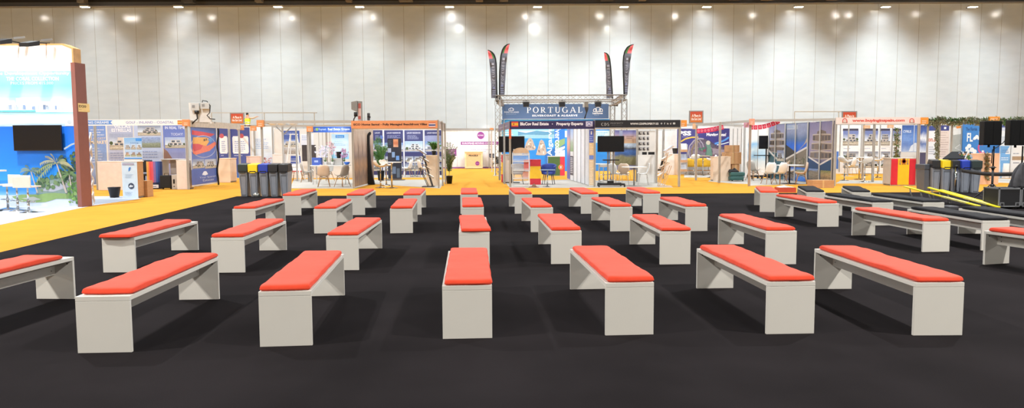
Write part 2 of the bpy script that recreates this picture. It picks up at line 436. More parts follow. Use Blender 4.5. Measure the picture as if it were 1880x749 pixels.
for j, y in enumerate((54, 45, 36, 27)):
    for i in range(-4, 5):
        x = i*10.4+(3.4 if j % 2 else -1.8)
        area(x, y, WT+.35, .5, PW*(740 if y < 50 else 600), (.93, .975, 1), 140 if y > 50 else 130 if y > 40 else 170)
for y, w_ in ((16, 2250), (2, 2800), (-12, 3500)):
    for x in (-38, -13, 12, 37):
        area(x, y, WT+.35, .6, PW*w_, (1, .96, .89) if y < 10 else (.98, .98, .97))
# lit lamp bodies of the two rows nearest the wall (their lenses mirror in the glossy leaves)
for y, pxs in ((54, (100, 250, 262, 400, 545, 690, 833, 965, 1100, 1235, 1375, 1525, 1548, 1670, 1815)), (45, (222, 330, 345, 600, 1080, 1370, 1530, 1770, 1822))):
    for px in pxs:
        x = (px-940)/1350*(2*WY-y); t = thing('high_bay_lamp', 'round lit lamp hung high before the back wall', 'lamp', (x, y, 12.9), group='high bay lamps before the back wall')
        b = MB(); b.lathe([(.2, .0), (.26, .1), (.2, .34), (.08, .42), (.02, .43)], (x, y, 12.92), ALUD, 16); b.tube([(x, y, 13.3), (x, y, WT+2.2)], .02, STEELB, 6); b.build('reflector', t)
        b = MB(); b.lathe([(.02, -.1), (.13, -.07), (.18, 0), (.18, .02)], (x, y, 12.9), LAMP2, 16); b.build('lens', t)
# floodlights along the head of the back wall
for i, px in enumerate((155, 327, 510, 660, 825, 987, 1146, 1298, 1467, 1627, 1787)):
    p = at(px, 13, WY-1.0); root = thing('floodlight', ('bright floodlight under the wall head, number %d from the left' % (i+1)), 'floodlight', p)
    root['label'] = 'small lit floodlight at the head of the grey back wall'; root['group'] = 'floodlights along the wall head'
    b = MB(); b.box((p.x-.35, p.y-.1, p.z+.02), (p.x+.35, p.y+.25, p.z+.14), ALU); b.build('housing', root)
    b = MB(); b.box((p.x-.32, p.y-.08, p.z), (p.x+.32, p.y+.22, p.z+.02), LAMP); b.build('lens', root)
    b = MB(); b.bar((p.x, p.y+.25, p.z+.08), (p.x, WY-.1, p.z+.08), .06, .06, STEELB); b.build('arm', root)
    spot((p.x, p.y-9, p.z+.35), (p.x, WY, 6.4), PW*(2800 if i < 2 else 3200 if i > 9 else 4600), 50, (.96, 1, .94), .1, 1.0)

    spot((p.x, p.y-.1, p.z-.06), (p.x, WY-.5, p.z-6), PW*170, 165, (1, .98, .96), .2, 1.0)

# ---- benches --------------------------------------------------------------------------
BW, BL, BH = .4145, 2.031, .45
def slab_cushion(m, seed):
    rn = random.Random(seed); w, l, h = .405, 1.98, .052; b = MB()
    ph = [rn.uniform(0, 6.28) for _ in range(6)]
    def prof(t):                       # spread the grid lines towards the rim
        t = 2*t-1; return math.copysign(1-(1-abs(t))**1.8, t)
    def top(u, v):
        x, y = prof(u), prof(v); e = (1-abs(x)**14)*(1-abs(y)**40)
        wr = .004*(math.sin(9*y+ph[0]+2*x)+.6*math.sin(23*y+ph[1]))*abs(x)**2+.003*math.sin(6*y+ph[2])
        k = .996-.012*(abs(x)**3*abs(y)**30)
        return (x*w/2*k+.002*math.sin(14*y+ph[3]), y*l/2*k+.004*math.sin(5*x+ph[4])*abs(y)**8, h*.32+(h*.68+wr)*max(0, e)**.3)
    def bot(u, v):
        x, y = prof(1-u), prof(v); e = (1-abs(x)**14)*(1-abs(y)**40)
        k = .996-.012*(abs(x)**3*abs(y)**30)
        return (x*w/2*k+.002*math.sin(14*y+ph[3]), y*l/2*k+.004*math.sin(5*x+ph[4])*abs(y)**8, h*.32-(h*.32)*max(0, e)**.3)
    b.grid(top, 14, 40, m); b.grid(bot, 14, 40, m)
    return b
def make_bench(cm, seed):
    t = thing('bench', 'x', 'bench')
    b = MB(); b.box((-BW/2, 0, BH-.037), (BW/2, BL, BH), WHITE); b.build('seat_board', t, .002)
    for y in (0, BL-.03):
        b = MB(); b.box((-BW/2, y, 0), (BW/2, y+.03, BH-.0385), WHITE)
        for k in (-1, 1):
            yy = y+.03 if y == 0 else y
            b.tube([(k*.15, yy-.002, BH-.07), (k*.15, yy+(.004 if y == 0 else -.004), BH-.07)], .008, BLACK, 8)
        b.build('end_panel', t, .002)
    b = MB(); b.box((-.012, .03, BH-.037-.15), (.012, BL-.03, BH-.0372), WHITE)
    for y in (.09, BL-.09):
        for z in (BH-.08, BH-.14):
            b.tube([(-.0135, y, z), (.0135, y, z)], .007, BLACK, 8)
    b.build('stretcher_board', t, .001)
    b = slab_cushion(cm, seed)
    o = b.build('cushion', t); o.location = (0, BL/2, BH)
    return t
PB = [make_bench(RED, s) for s in (1, 2, 3)]; PK = make_bench(BLKC, 7)
ORD = ('leftmost', 'second from the left', 'third from the left', 'fourth from the left', 'fifth from the left', 'sixth from the left', 'rightmost')
BENCH = [('A', -4.965, 5.752, -0.041), ('B', -3.214, 5.683, 0.052), ('C', -1.835, 5.849, 0.095), ('D', -0.378, 6.059, 0.06), ('E', 0.995, 6.149, 0.07), ('F', 2.368, 6.162, 0.045), ('G', 3.585, 6.09, 0.006), ('H', -5.065, 9.383, 0.023), ('I', -3.64, 9.329, 0.038), ('J', -2.206, 9.472, 0.025), ('K', -0.511, 9.822, 0.058), ('L', 0.735, 9.894, 0.05), ('M', 2.195, 9.816, 0.042), ('N', 3.606, 9.774, 0.037), ('Q', -4.979, 13.591, 0.031), ('R', -3.448, 13.504, 0.069), ('S', -2.04, 13.484, 0.085), ('T', -0.734, 13.687, 0.062), ('U', 0.554, 13.553, 0.072), ('V', 2.035, 13.611, 0.067), ('W', 3.426, 13.583, 0.049), ('Y', -5.12, 17.05, 0.074), ('Z', -3.633, 17.043, 0.057), ('AA', -2.316, 17.045, 0.063), ('AB', -1.006, 17.245, 0.06), ('AC', 0.272, 17.209, 0.072), ('AD', 1.817, 17.111, 0.063), ('AE', 3.283, 17.208, 0.045),
 ('O', 6.306, 10.849, 0.062), ('P', 7.003, 7.797, 0.267), ('X', 6.134, 14.19, 0.057), ('AF', 6.079, 17.328, -0.255), ('BA', 7.244, 17.48, -0.266), ('BB', 7.285, 14.384, 0.051), ('BC', 8.278, 17.375, -0.308), ('BD', 8.266, 14.356, 0.019), ('BE', 7.258, 10.962, 0.02), ('BF', 8.159, 11.008, 0.0)]
CUSH = {'A': (0, -.13, 0), 'B': (.008, .03, 0), 'C': (-.005, -.02, .0), 'D': (.014, -.03, -.004), 'E': (.012, -.02, .004), 'F': (.006, -.03, 0), 'G': (.012, -.025, 0), 'H': (-.02, -.1, .01), 'I': (-.008, -.02, 0), 'J': (.004, -.02, 0), 'K': (.0, -.05, .03), 'L': (-.01, .0, .012), 'M': (.012, -.04, 0), 'T': (0, 0, .005), 'Z': (-.015, -.04, .01)}
SPEC = {'O': 'red topped white bench right of the four rows, behind the bench at the right edge', 'P': 'red topped white bench cut by the right edge of the photo',
        'X': 'red topped white bench beside the black topped benches, left of them in the middle', 'AF': 'red topped white bench at the far right end, in front of the red tray',
        'BA': 'black topped white bench at the orange carpet edge, left one of two', 'BB': 'black topped white bench directly right of a red topped one, in the middle black row',
        'BC': 'black topped white bench at the orange carpet edge, right one of two', 'BD': 'black topped white bench under the left ends of the yellow poles',
        'BE': 'nearest black topped white bench, fully in the photo', 'BF': 'black topped white bench in front of the flight case, cut by the photo edge'}
rn = random.Random(11)
BROOT = {}
for i, (n, x, y, rz) in enumerate(BENCH):
    if i < 28:
        lab = '%s red topped white bench in the %s row of seven' % (ORD[i % 7].capitalize() if 0 else ORD[i % 7], ('front', 'second', 'third', 'farthest')[i//7])
        grp = 'red topped benches in four rows'
    else: lab = SPEC[n]; grp = 'black topped benches at the right' if n[0] == 'B' else 'red topped benches at the right'
    src = PK if n in ('BA', 'BB', 'BC', 'BD', 'BE', 'BF') else PB[i % 3]
    if src.get('placed'): r = dup(src, (x, y, 0), rz, lab, grp)
    else:
        src['placed'] = 1; r = src; r.location = (x, y, 0); r.rotation_euler = (0, 0, rz); r['label'] = lab; r['group'] = grp
    BROOT[n] = r
    c = CUSH.get(n) or (rn.uniform(-.012, .012), rn.uniform(-.03, .02), rn.uniform(-.008, .008))
    for ch in r.children:
        if ch.name.startswith('cushion'):
            ch.location = (c[0], BL/2+c[1], BH+.0005); ch.rotation_euler = (0, 0, c[2])
for r in BROOT.values():
    if 'placed' in r: del r['placed']
# ---- furniture kinds ---------------------------------------------------------------
def shell_fn(w=.46, h=.42, d=.42, zs=.44, curl=.05):
    """moulded seat shell, facing +y; u runs from front lip up to the top of the back"""
    def f(u, v):
        x = (2*v-1)
        if u < .5:
            t = u/.5; y = d/2-d*t*.9; z = zs-.035*math.sin(math.pi*min(1, t*1.1))+(.012 if t < .1 else 0)
        else:
            t = (u-.5)/.5; y = d/2-d*.9-.09*t-.03*math.sin(t*3.14); z = zs+h*t
        wid = w*(1-.06*abs(2*u-1)**2)
        if u > .8: wid *= math.sqrt(max(.05, 1-((u-.8)/.2)**2*.75))
        if u < .08: wid *= .86+.14*u/.08
        e = abs(x)**3
        return (x*wid/2, y+(e*curl*1.3 if u > .45 else 0), z+e*curl*(1-u*.8)*1.4)
    return f
def shell_chair(label, shell, kind='wood', name='shell_chair', group=None):
    t = thing(name, label, 'chair', group=group)
    b = MB(); b.grid(shell_fn(), 14, 10, shell); b.build('seat_shell', t, thick=.012)
    if kind == 'wood':
        for x in (-1, 1):
            for y in (-1, 1):
                b = MB(); b.tube([(x*.13, y*.11-.02, .42), (x*.23, y*.22-.02, .0)], [.016, .011], WOODLEG, 8); b.build('leg', t)
        b = MB()
        for x in (-1, 1):
            b.tube([(x*.16, -.15, .30), (x*.14, .09, .41)], .005, STEELB, 6); b.tube([(x*.16, .12, .30), (x*.14, -.13, .41)], .005, STEELB, 6)
        for y in (-1, 1):
            b.tube([(-.17, y*.15-.02, .28), (.14, y*.12-.02, .41)], .005, STEELB, 6); b.tube([(.17, y*.15-.02, .28), (-.14, y*.12-.02, .41)], .005, STEELB, 6)
        b.build('wire_brace', t)
    else:
        for x in (-1, 1):
            for y in (-1, 1):
                b = MB(); b.tube([(x*.1, y*.09-.02, .415), (x*.17, y*.15-.02, .40), (x*.22, y*.21-.02, 0)], .009, CHROME, 8); b.build('leg', t)
    return t
def ant_chair(label, shell, name='waisted_chair', group=None):
    t = thing(name, label, 'chair', group=group)
    base = shell_fn(.46, .40, .42, .45, .02)
    def f(u, v):
        p = base(u, v); k = 1-.45*math.exp(-((u-.52)/.07)**2)
        if u > .6: k *= 1.0
        return (p[0]*k, p[1], p[2])
    b = MB(); b.grid(f, 22, 10, shell); b.build('seat_shell', t, thick=.012)
    for x in (-1, 1):
        for y in (-1, 1):
            b = MB(); b.tube([(x*.06, y*.05-.02, .43), (x*.15, y*.13-.02, .425), (x*.2, y*.2-.02, 0)], .009, CHROME, 8); b.build('leg', t)
    return t
def bar_stool(label, shell, name='bar_stool', back=.24, zs=.62, group=None, footrest=True, square=False):
    t = thing(name, label, 'stool', group=group)
    b = MB(); b.lathe([(.2, 0), (.2, .008), (.12, .03), (.03, .045), (.03, .05)], (0, 0, 0), CHROME, 24); b.build('base', t)
    b = MB(); b.tube([(0, 0, .05), (0, 0, .3)], .03, CHROME, 12); b.tube([(0, 0, .3), (0, 0, zs-.02)], .022, CHROME, 12); b.build('column', t)
    if footrest:
        b = MB(); pts = [(.15*math.sin(a), .15*math.cos(a)+.0, .26) for a in [R(-100+20*i) for i in range(11)]]
        b.tube([(0, 0, .26)]+pts[:1], .009, CHROME, 6); b.tube(pts, .01, CHROME, 6); b.tube([(0, 0, .26)]+pts[-1:], .009, CHROME, 6); b.build('footrest', t)
    b = MB()
    if square:
        b.box((-.22, -.2, zs), (.22, .2, zs+.035), shell); b.build('seat', t, .012)
        b = MB(); b.box((-.22, -.22, zs), (.22, -.19, zs+back), shell); b.build('backrest', t, .01)
    else:
        b.grid(shell_fn(.44, back, .4, zs+.04, .05), 14, 10, shell); b.build('seat_shell', t, thick=.03)
    return t
def round_table(label, px, py, r=.35, h=.74, top=SHELLW, name='round_table', leg=CHROME, group=None, d=None):
    p = G(px, py, .006); t = thing(name, label, 'table', p, group=group); p = Vector((p.x, p.y, p.z))
    b = MB(); b.lathe([(r-.01, h-.025), (r, h-.02), (r, h-.004), (r-.006, h)], p, top, 32); b.build('tabletop', t)
    b = MB(); b.tube([p+Vector((0, 0, .02)), p+Vector((0, 0, h-.024))], .03, leg, 12); b.build('column', t)
    b = MB(); b.lathe([(r*.62, 0), (r*.62, .008), (.05, .028), (.05, .03)], p, leg, 24); b.build('base', t)
    return t
def put(t, px, py, rz, z=.006):
    p = G(px, py, z); t.location = p; t.rotation_euler = (0, 0, R(rz)); return t
def putd(src, px, py, rz, label, z=.006, group=None):
    return dup(src, G(px, py, z), R(rz), label, group)
def counter(label, x0, x1, ytop, ybase, d=.45, m=BEIGE, top=None, name='reception_counter', rz=0, z=.006, cat='counter', side=None):
    """a plain lockable counter: body, worktop, plinth and door line; front face between the pixel columns x0..x1"""
    p0 = G(x0, ybase, z); p1 = G(x1, ybase, z); Y = (p0.y+p1.y)/2; w = p1.x-p0.x; h = at((x0+x1)/2, ytop, Y).z-z
    c = Vector(((p0.x+p1.x)/2, Y, z)); t = thing(name, label, cat, c+Vector((0, d/2, 0)), R(rz))
    M = Matrix.Translation(t.location) @ Matrix.Rotation(R(rz), 4, 'Z')
    def W(a, b_): return [tuple(M @ Vector(q)) for q in a], b_
    def bx(a, b_, m_):
        x0_, y0_, z0_ = a; x1_, y1_, z1_ = b_
        return [M @ Vector(q) for q in ((x0_, y0_, z0_), (x1_, y0_, z0_), (x1_, y1_, z0_), (x0_, y1_, z0_), (x0_, y0_, z1_), (x1_, y0_, z1_), (x1_, y1_, z1_), (x0_, y1_, z1_))]
    b = MB(); b.hexa(bx((-w/2+.01, -d/2+.01, .05), (w/2-.01, d/2-.01, h-.03), m), side or m); b.mats; b.build('body', t, .004)
    b = MB(); b.hexa(bx((-w/2, -d/2, .0), (w/2, -d/2+.0105, h-.03), m), m); b.build('front_board', t)
    b = MB(); b.hexa(bx((-w/2-.01, -d/2-.01, h-.03), (w/2+.01, d/2+.01, h), m), top or m); b.build('worktop', t, .004)
    b = MB(); b.hexa(bx((-w/2+.03, -d/2+.03, 0), (w/2-.03, d/2-.03, .05), m), ALUD); b.build('plinth', t)
    return t, c, w, h, Y
def tube_post(parent, px, Y, h=2.5, name='post', w=.07, m=ALU, base=.006, py=300):
    x = at(px, py, Y).x; b = MB(); b.cbox((x, Y, base), (w, w, h-base), m)
    for a, q in ((1, 0), (-1, 0), (0, 1), (0, -1)):     # grooves of the octagonal profile
        b.cbox((x+a*w*.5, Y+q*w*.5, base), (w*.35 if q else .006, w*.35 if a else .006, h-base), ALUD)
    b.build(name, parent); return Vector((x, Y, h))
def fascia(parent, A, B, z0, z1, m, name='fascia', t=.03, deco=None, l=1):
    s = Sheet((A[0], A[1]), (B[0], B[1])); s.slab(0, z0, s.len, z1, m, t)
    if deco: deco(s)
    return s.done(name, parent)
def rail(parent, p, q, w=.05, h=.08, m=ALU, name='beam'):
    b = MB(); b.bar(p, q, w, h, m); return b.build(name, parent)
def end_block(parent, px0, py0, px1, py1, Y, m=ORANGEBLK, name='end_sign', d=.12):
    a = at(px0, py1, Y); c = at(px1, py0, Y); b = MB(); b.box((a.x, Y-.05, a.z), (c.x, Y-.05+d, c.z), m)
    s = flat(Y-.052, b); s.lines(px0+2, py0+(py1-py0)*.4, px1-2, py1-1, 2, K('#f4e4d0'), 1, 3)
    return b.build(name, parent)
def booth(label, px, Y, name='exhibition_booth'):
    return thing(name, label, 'exhibition booth', (at(px, 300, Y).x, Y, 0))
def screen(parent, x0, y0, x1, y1, Y, t=.06):
    a = at(x0, y1, Y); c = at(x1, y0, Y)
    b = MB(); b.box((a.x, Y, a.z), (c.x, Y+t, c.z), BLACK); b.build('casing', parent, .006)
    b = MB(); b.box((a.x+.015, Y-.004, a.z+.03), (c.x-.015, Y+.001, c.z-.015), SCREEN); b.build('screen', parent)
    return a, c
def place_sun_sign(label, x0, y0, x1, y1, Y, ybot, group='orange hall signs'):
    """orange board lettered A Place in the Sun Live, in a grey frame on a pole from the floor"""
    a = at(x0, y1, Y); c = at(x1, y0, Y); t = thing('hall_sign', label, 'sign', ((a.x+c.x)/2, Y, .0), group=group)
    s = flat(Y-.02); s.base(x0, y0, x1, y1, ALUD, .04)
    w, h = x1-x0, y1-y0
    s.rect(x0+w*.08, y0+h*.08, x1-w*.08, y1-h*.08, photo('orange sign print', [(0, '#d2762f'), (1, '#c54a2c')], 1.1, 1.5, 0), 1)
    s.text(x0+w*.2, y0+h*.28, x1-w*.2, y0+h*.5, 'A Place in', K('#f6e6dc'), 2, .03)
    s.text(x0+w*.16, y0+h*.54, x1-w*.16, y0+h*.76, 'the Sun Live!', K('#f6e6dc'), 2, .03)
    s.done('board', t)
    b = MB(); b.bar(((a.x+c.x)/2, Y+.03, 0), ((a.x+c.x)/2, Y+.03, a.z+.05), .05, .05, ALU); b.build('pole', t)
    b = MB(); b.cbox(((a.x+c.x)/2, Y+.03, 0), (.5, .4, .012), ALU); b.build('foot_plate', t)
    return t

# ---- left stand: tall printed wall with screen, stools -----------------------------------
Y = 20.0
t = thing('display_stand', 'tall brightly lit blue and white printed stand wall at the left edge', 'display stand', at(60, 375, Y)*1)
t.location.z = 0
s = Sheet((-30, Y), (30, Y)); top = K('#fbfaf6')
a0, z0 = s.st(149, 379); aL, _ = s.st(-190, 379); zt = s.st(60, 80)[1]; z0 = .006
aT = s.st(137.5, 90)[0]; ac = s.st(115, 80)[0]; zc = s.st(136, 88)[1]
prof = [(aL, z0), (a0, z0), (a0, zc), (ac, zt), (aL, zt)]
OAK = mat('pale oak edge', '#d3a66e', .5, var=.1)
s.mb.prism([s.p(a, z) for a, z in prof], s.n*-.35, OAK)
zA = s.st(60, 130.5)[1]; zB = s.st(60, 176)[1]; zC = s.st(60, 206)[1]; zD = s.st(60, 232)[1]; zE = s.st(60, 331)[1]; zF = s.st(60, 358)[1]
ai = a0-.04
def band(za, zb, m, l=1, x0=None, x1=None): s.rs(aL if x0 is None else x0, za, ai if x1 is None else x1, zb, m, l)
s.mb.poly([s.p(aL, zA, 1), s.p(ai, zA, 1), s.p(ai, zc-.03, 1), s.p(ac-.02, zt-.05, 1), s.p(aL, zt-.05, 1)], top)
band(zB, zA, photo('pale turquoise print', [(0, '#a8e9f6'), (.4, '#7fdcf4'), (1, '#8fe4f6')], .2, 2, .02))
band(zC, zB, photo('pale cloud print', [(0, '#e6f4fb'), (.5, '#dff4fb'), (.85, '#b4ecf7'), (1, '#a0e6f5')], .5, 5, .05))
band(zD, zC, photo('terrace print', [(0, '#9dbfe0'), (.25, '#cfe4f2'), (.5, '#def0f8'), (.8, '#c2e2f0'), (1, '#7fd0ea')], .35, 4, .18, 14))
band(zE, zD, photo('deep blue print', [(0, '#2f9bf0'), (.3, '#1d84ec'), (1, '#0f6ae2')], .25, 2, .02))
band(zF, zE, photo('sea print', [(0, '#7ab4e8'), (.3, '#3c8fe0'), (1, '#2a86e4')], .2, 3, .05))
band(z0, zF, photo('sand print', [(0, '#cfd9e6'), (.5, '#c8d4e4'), (1, '#c3cfdf')], .6, 4, .1, 30))
s.text(5, 95, 90, 110, 'Front line', K('#eceff6'), 2, .01); s.text(8, 112, 74, 122, 'of luxury', K('#e9edf8'), 2)
s.text(-12, 131.5, 128, 139, 'Plus Development Opportunity', K('#e8fbff'), 2, .02)
s.text(12, 141, 108, 148, 'THE CORAL COLLECTION', K('#eafcff'), 2, .02); s.text(20, 150, 98, 156, 'PRICES FROM 415,000', K('#e4fbff'), 2)
rn = random.Random(2)
for (x0, y0, x1, y1) in ((0, 184, 28, 203), (14, 190, 62, 203), (64, 186, 96, 205), (94, 182, 112, 206), (104, 190, 122, 206), (30, 180, 50, 203)):
    s.rect(x0, y0, x1, y1, K('#e4eff6'), 2)
for i in range(26):
    x = rn.uniform(0, 118); s.rect(x, rn.uniform(192, 196), x+rn.uniform(2, 5), 201, K(rn.choice(('#9fb9d8', '#7f9cc6', '#b9cfe4'))), 3)
s.rect(0, 202.5, 66, 205.5, K('#5fc3da'), 4)
s.rect(120, 218, 136, 231, K('#dfe9ee'), 3); s.circ(128, 224, 4, K('#b8c6d2'), 4)
# planted shore: grass, rocks, palms and bushes, all part of the print
GR = photo('shore grass print', [(0, '#93a878'), (.5, '#6f9452'), (1, '#7fa062')], .6, 6, .4, 30)
s.poly([(22, 361), (40, 357), (70, 357), (96, 353), (120, 352), (140, 357), (128, 365), (104, 365), (84, 371), (60, 372), (36, 370)], K('#86a467'), 2)
s.poly([(40, 364), (62, 361), (76, 366), (60, 369)], K('#b6b9b2'), 3)
s.poly([(66, 356), (72, 338), (88, 330), (104, 328), (124, 318), (148, 322), (148, 352), (128, 356), (100, 354)], K('#7e948f'), 2)
s.poly([(78, 350), (92, 338), (112, 334), (126, 322), (146, 330), (140, 340), (118, 346), (98, 352)], K('#a8aebb'), 3)
for i in range(60):
    x = rn.uniform(66, 146); y = 346-(x-66)*.32+rn.uniform(-14, 8)
    if y < 300: continue
    s.circ(x, y, rn.uniform(1.5, 5), K(rn.choice(('#4c6b4a', '#5c7a52', '#3c5a48', '#6f8a60'))), 4+i*.02, 7)
for i in range(70):
    x = rn.uniform(127, 148); y = rn.uniform(334, 374); s.circ(min(x, 145.5), y, rn.uniform(1, 3.5), K(rn.choice(('#5f8a48', '#76a058', '#4b7440', '#88aa66'))), 5+i*.02, 7)
for i in range(50):
    x = rn.uniform(112, 147); y = rn.uniform(272, 312)+(147-x)*.7
    s.circ(min(x, 145.5), y, rn.uniform(1.5, 4), K(rn.choice(('#2e4a3c', '#3c5a40', '#527048'))), 4.2+i*.02, 7)
def frond(x, y, ang, ln, col, l, droop=.6):
    pts = []; N = 10
    for i in range(N+1):
        t = i/N; pts.append((x+ln*t*math.cos(ang), y-ln*t*math.sin(ang)+droop*ln*t*t))
    for i in range(N):
        (ax, ay), (bx, by) = pts[i], pts[i+1]
        s.poly([(ax, ay-.5), (bx, by-.5), (bx, by+.5), (ax, ay+.5)], K(col), l)
        if i > 1:
            q = ln*.26*(1-abs(i/N-.5)*1.2)
            for sg in (-1, 1): s.poly([(ax, ay), (bx, by), (bx+q*.3, by+q*(.9 if sg > 0 else .55))], K(col), l)
def palm(x0, y0, x1, y1, n, ln, cols, l, w=2.2):
    s.poly([(x0-w*.6, y0), (x1-w*.4, y1), (x1+w*.4, y1), (x0+w*.6, y0)], K('#b5aaa2'), l)
    for i in range(n):
        frond(x1, y1, R(-15+210*i/(n-1)), ln*rn.uniform(.75, 1.15), rn.choice(cols), l+.3+i*.1, rn.uniform(.4, .9))
palm(70, 354, 58, 314, 11, 26, ('#6f8a6c', '#8a9c7c', '#57766a'), 6)
palm(124, 354, 106, 300, 13, 36, ('#5d7a5c', '#8a9a74', '#476450', '#a8a884'), 8, 3)
palm(133, 340, 130, 320, 9, 18, ('#4c6a4a', '#6a8a5a'), 7, 2)
s.poly([(121, 272), (134, 264), (147, 260), (147, 262), (135, 267), (122, 275)], K('#9fb4c4'), 9)
s.done('printed_wall', t)
for (px, py) in ((6, 79), (57, 83)):                       # arm lamps over the top edge
    p = at(px, py, Y-.45)
    b = MB(); b.bar((p.x+.15, Y+.1, zt+.02), (p.x+.05, Y-.3, p.z+.08), .03, .03, BLACK)
    b.hexa([(p.x-.2, Y-.62, p.z-.06), (p.x+.05, Y-.62, p.z-.06), (p.x+.2, Y-.4, p.z+.0), (p.x-.05, Y-.4, p.z+.0), (p.x-.2, Y-.62, p.z+.04), (p.x+.05, Y-.62, p.z+.04), (p.x+.2, Y-.4, p.z+.12), (p.x-.05, Y-.4, p.z+.12)], BLACK)
    b.bar((p.x+.2, Y-.35, p.z+.14), (p.x+.34, Y-.1, p.z+.2), .06, .05, ALUD)
    b.build('arm_lamp', t)
    spot((p.x, Y-.75, p.z-.1), (p.x, Y, p.z-1.5), PW*36, 120, (.93, .97, 1), .1, 1)
spot((at(60, 200, 17).x, 16.2, 4.6), (at(60, 250, Y).x, Y, 2.2), PW*110, 75, (.85, .93, 1), .2, 1)
# brown end fin, rotated away from the wall
FIN = mat('brown painted board', '#8a5850', .6, var=.04)
q0 = G(150.5, 380.6); q1 = G(169.5, 378.3); hz = at(141.5, 114.5, q0.y).z
d = (q1-q0).normalized(); n = Vector((-d.y, d.x, 0)); w0 = q0-Vector((.12, -.02, 0))
b = MB(); b.prism([(q0.x, q0.y, .006), (q1.x, q1.y, .006), (q1.x-.1, q1.y+.12, .006), (w0.x, w0.y+.1, .006), (w0.x, w0.y, .006)], (0, 0, hz-.006), FIN)
fin = tag(b.build('end_fin'), 'tall brown end board beside the blue printed stand wall', 'board')
sg = Sheet((q0.x, q0.y-.06), (q1.x, q1.y-.06)); sg.base(144, 190, 164.5, 205.5, mat('cream yellow card', '#f2d795', .6), .03)
sg.text(144.8, 193, 158, 197.5, 'D20', K('#4a3a2a'), 1, .02); sg.lines(145, 200, 152, 202, 1, K('#b9a070'), 1)
tag(sg.done('stand_number_sign'), 'small cream card reading D20 on the brown end board', 'sign')
# torn white sheeting behind the fin
b = MB(); rn = random.Random(6)
def torn(u, v): return (at(168+5*v*(.35+.65*abs(math.sin(u*15))), 300, q1.y+.25).x, q1.y+.2+.03*math.sin(u*40), .01+2.0*u)
b.grid(torn, 40, 3, K('#f2f2f0', .7)); tag(b.build('plastic_sheeting', thick=.004), 'torn white plastic sheeting hanging behind the brown end board', 'sheeting')
# screen hung on the print
p = at(68, 250, Y-.12); t = thing('television', 'wide black television hung on the blue printed stand wall', 'television', (p.x, Y-.12, at(68, 277, Y).z))
screen(t, 25.5, 229.5, 111, 277, Y-.14); b = MB(); b.box((p.x-.3, Y-.09, p.z-.2), (p.x+.3, Y-.01, p.z+.2), STEELB); b.build('wall_bracket', t)
booth_floor([G(-250, 433), G(0, 413), G(170, 377.5), G(258, 365), G(240, 360.5), G(-250, 362)], CW)
st = bar_stool('white bar stool with square beige back, right one in front of the blue print', CREAM, square=True, zs=.62, back=.27, group='bar stools at the blue stand')
put(st, 53, 390, 0); st.location.z = .006
st2 = putd(st, 33, 387, 168, 'white bar stool with chrome column, middle one in front of the blue print', group='bar stools at the blue stand')
st3 = putd(st, 15, 384, 160, 'white bar stool beside the photo edge, left one before the blue print', group='bar stools at the blue stand')
# high white table at the very edge
p = G(-20, 388, .006); t = thing('high_table', 'white high table cut by the left edge below the television', 'table', p)
b = MB(); b.box((p.x-.5, p.y-.3, 1.0), (p.x+.3, p.y+.3, 1.04), SHELLW); b.build('tabletop', t, .005)
b = MB(); b.tube([p, p+Vector((0, 0, 1))], .04, CHROME, 12); b.build('column', t)
b = MB(); b.lathe([(.28, 0), (.28, .02), (.05, .04)], p, BLACK, 24); b.build('base', t)

# ---- left booth: GOLF INLAND COASTAL -----------------------------------------------------
Y = 27.4; YB = 30.4
t = booth('booth with white fascia reading GOLF INLAND COASTAL', 250, Y)
tube_post(t, 344.5, Y, 2.58); tube_post(t, 177.5, Y, 2.5); tube_post(t, 70, Y, 2.5)
def deco(s):
    s.poly([(150, 221), (207, 221), (203, 224.5), (207, 228.5), (150, 228.5)], K('#5f93dc'), 1)
    s.text(150, 222.6, 200, 227, 'LIVING DREAMS', K('#dbe8fa'), 2, .03)
    s.text(231, 222.3, 319, 226.9, 'GOLF - INLAND - COASTAL', K('#8d97c8'), 1, .02)
    s.rect(326, 221, 334, 228.5, K('#d2793c'), 1); s.rect(326, 223.3, 334, 226.2, K('#f0bf62'), 2)
a = at(60, 219.5, Y); c = at(346, 219.5, Y); z1 = at(250, 219.5, Y).z; z0 = at(250, 230.5, Y).z
fascia(t, (a.x, Y-.04), (c.x, Y-.04), z0, z1, K('#f1f1f4'), deco=deco)
end_block(t, 335.5, 219.5, 347.5, 231.5, Y-.08)
# side rail running back to the rear post
xr = c.x; q = at(441, 229, 32.2)
SR = mat('worn fascia board', '#c2b6a8', .6, var=.12, sc=10)
s = Sheet((xr+.02, Y), (q.x, 32.2)); s.slab(0, 2.33, s.len, 2.57, SR, .04); s.lines(352, 223, 384, 227, 1, K('#9a8f80'), 1, 4)
s.circ(387, 225, 2, K('#e6e2dc'), 1); s.circ(394, 225, 1.5, K('#8a8580'), 1); s.done('side_fascia', t)
tube_post(t, 440.5, 32.2, 2.5)
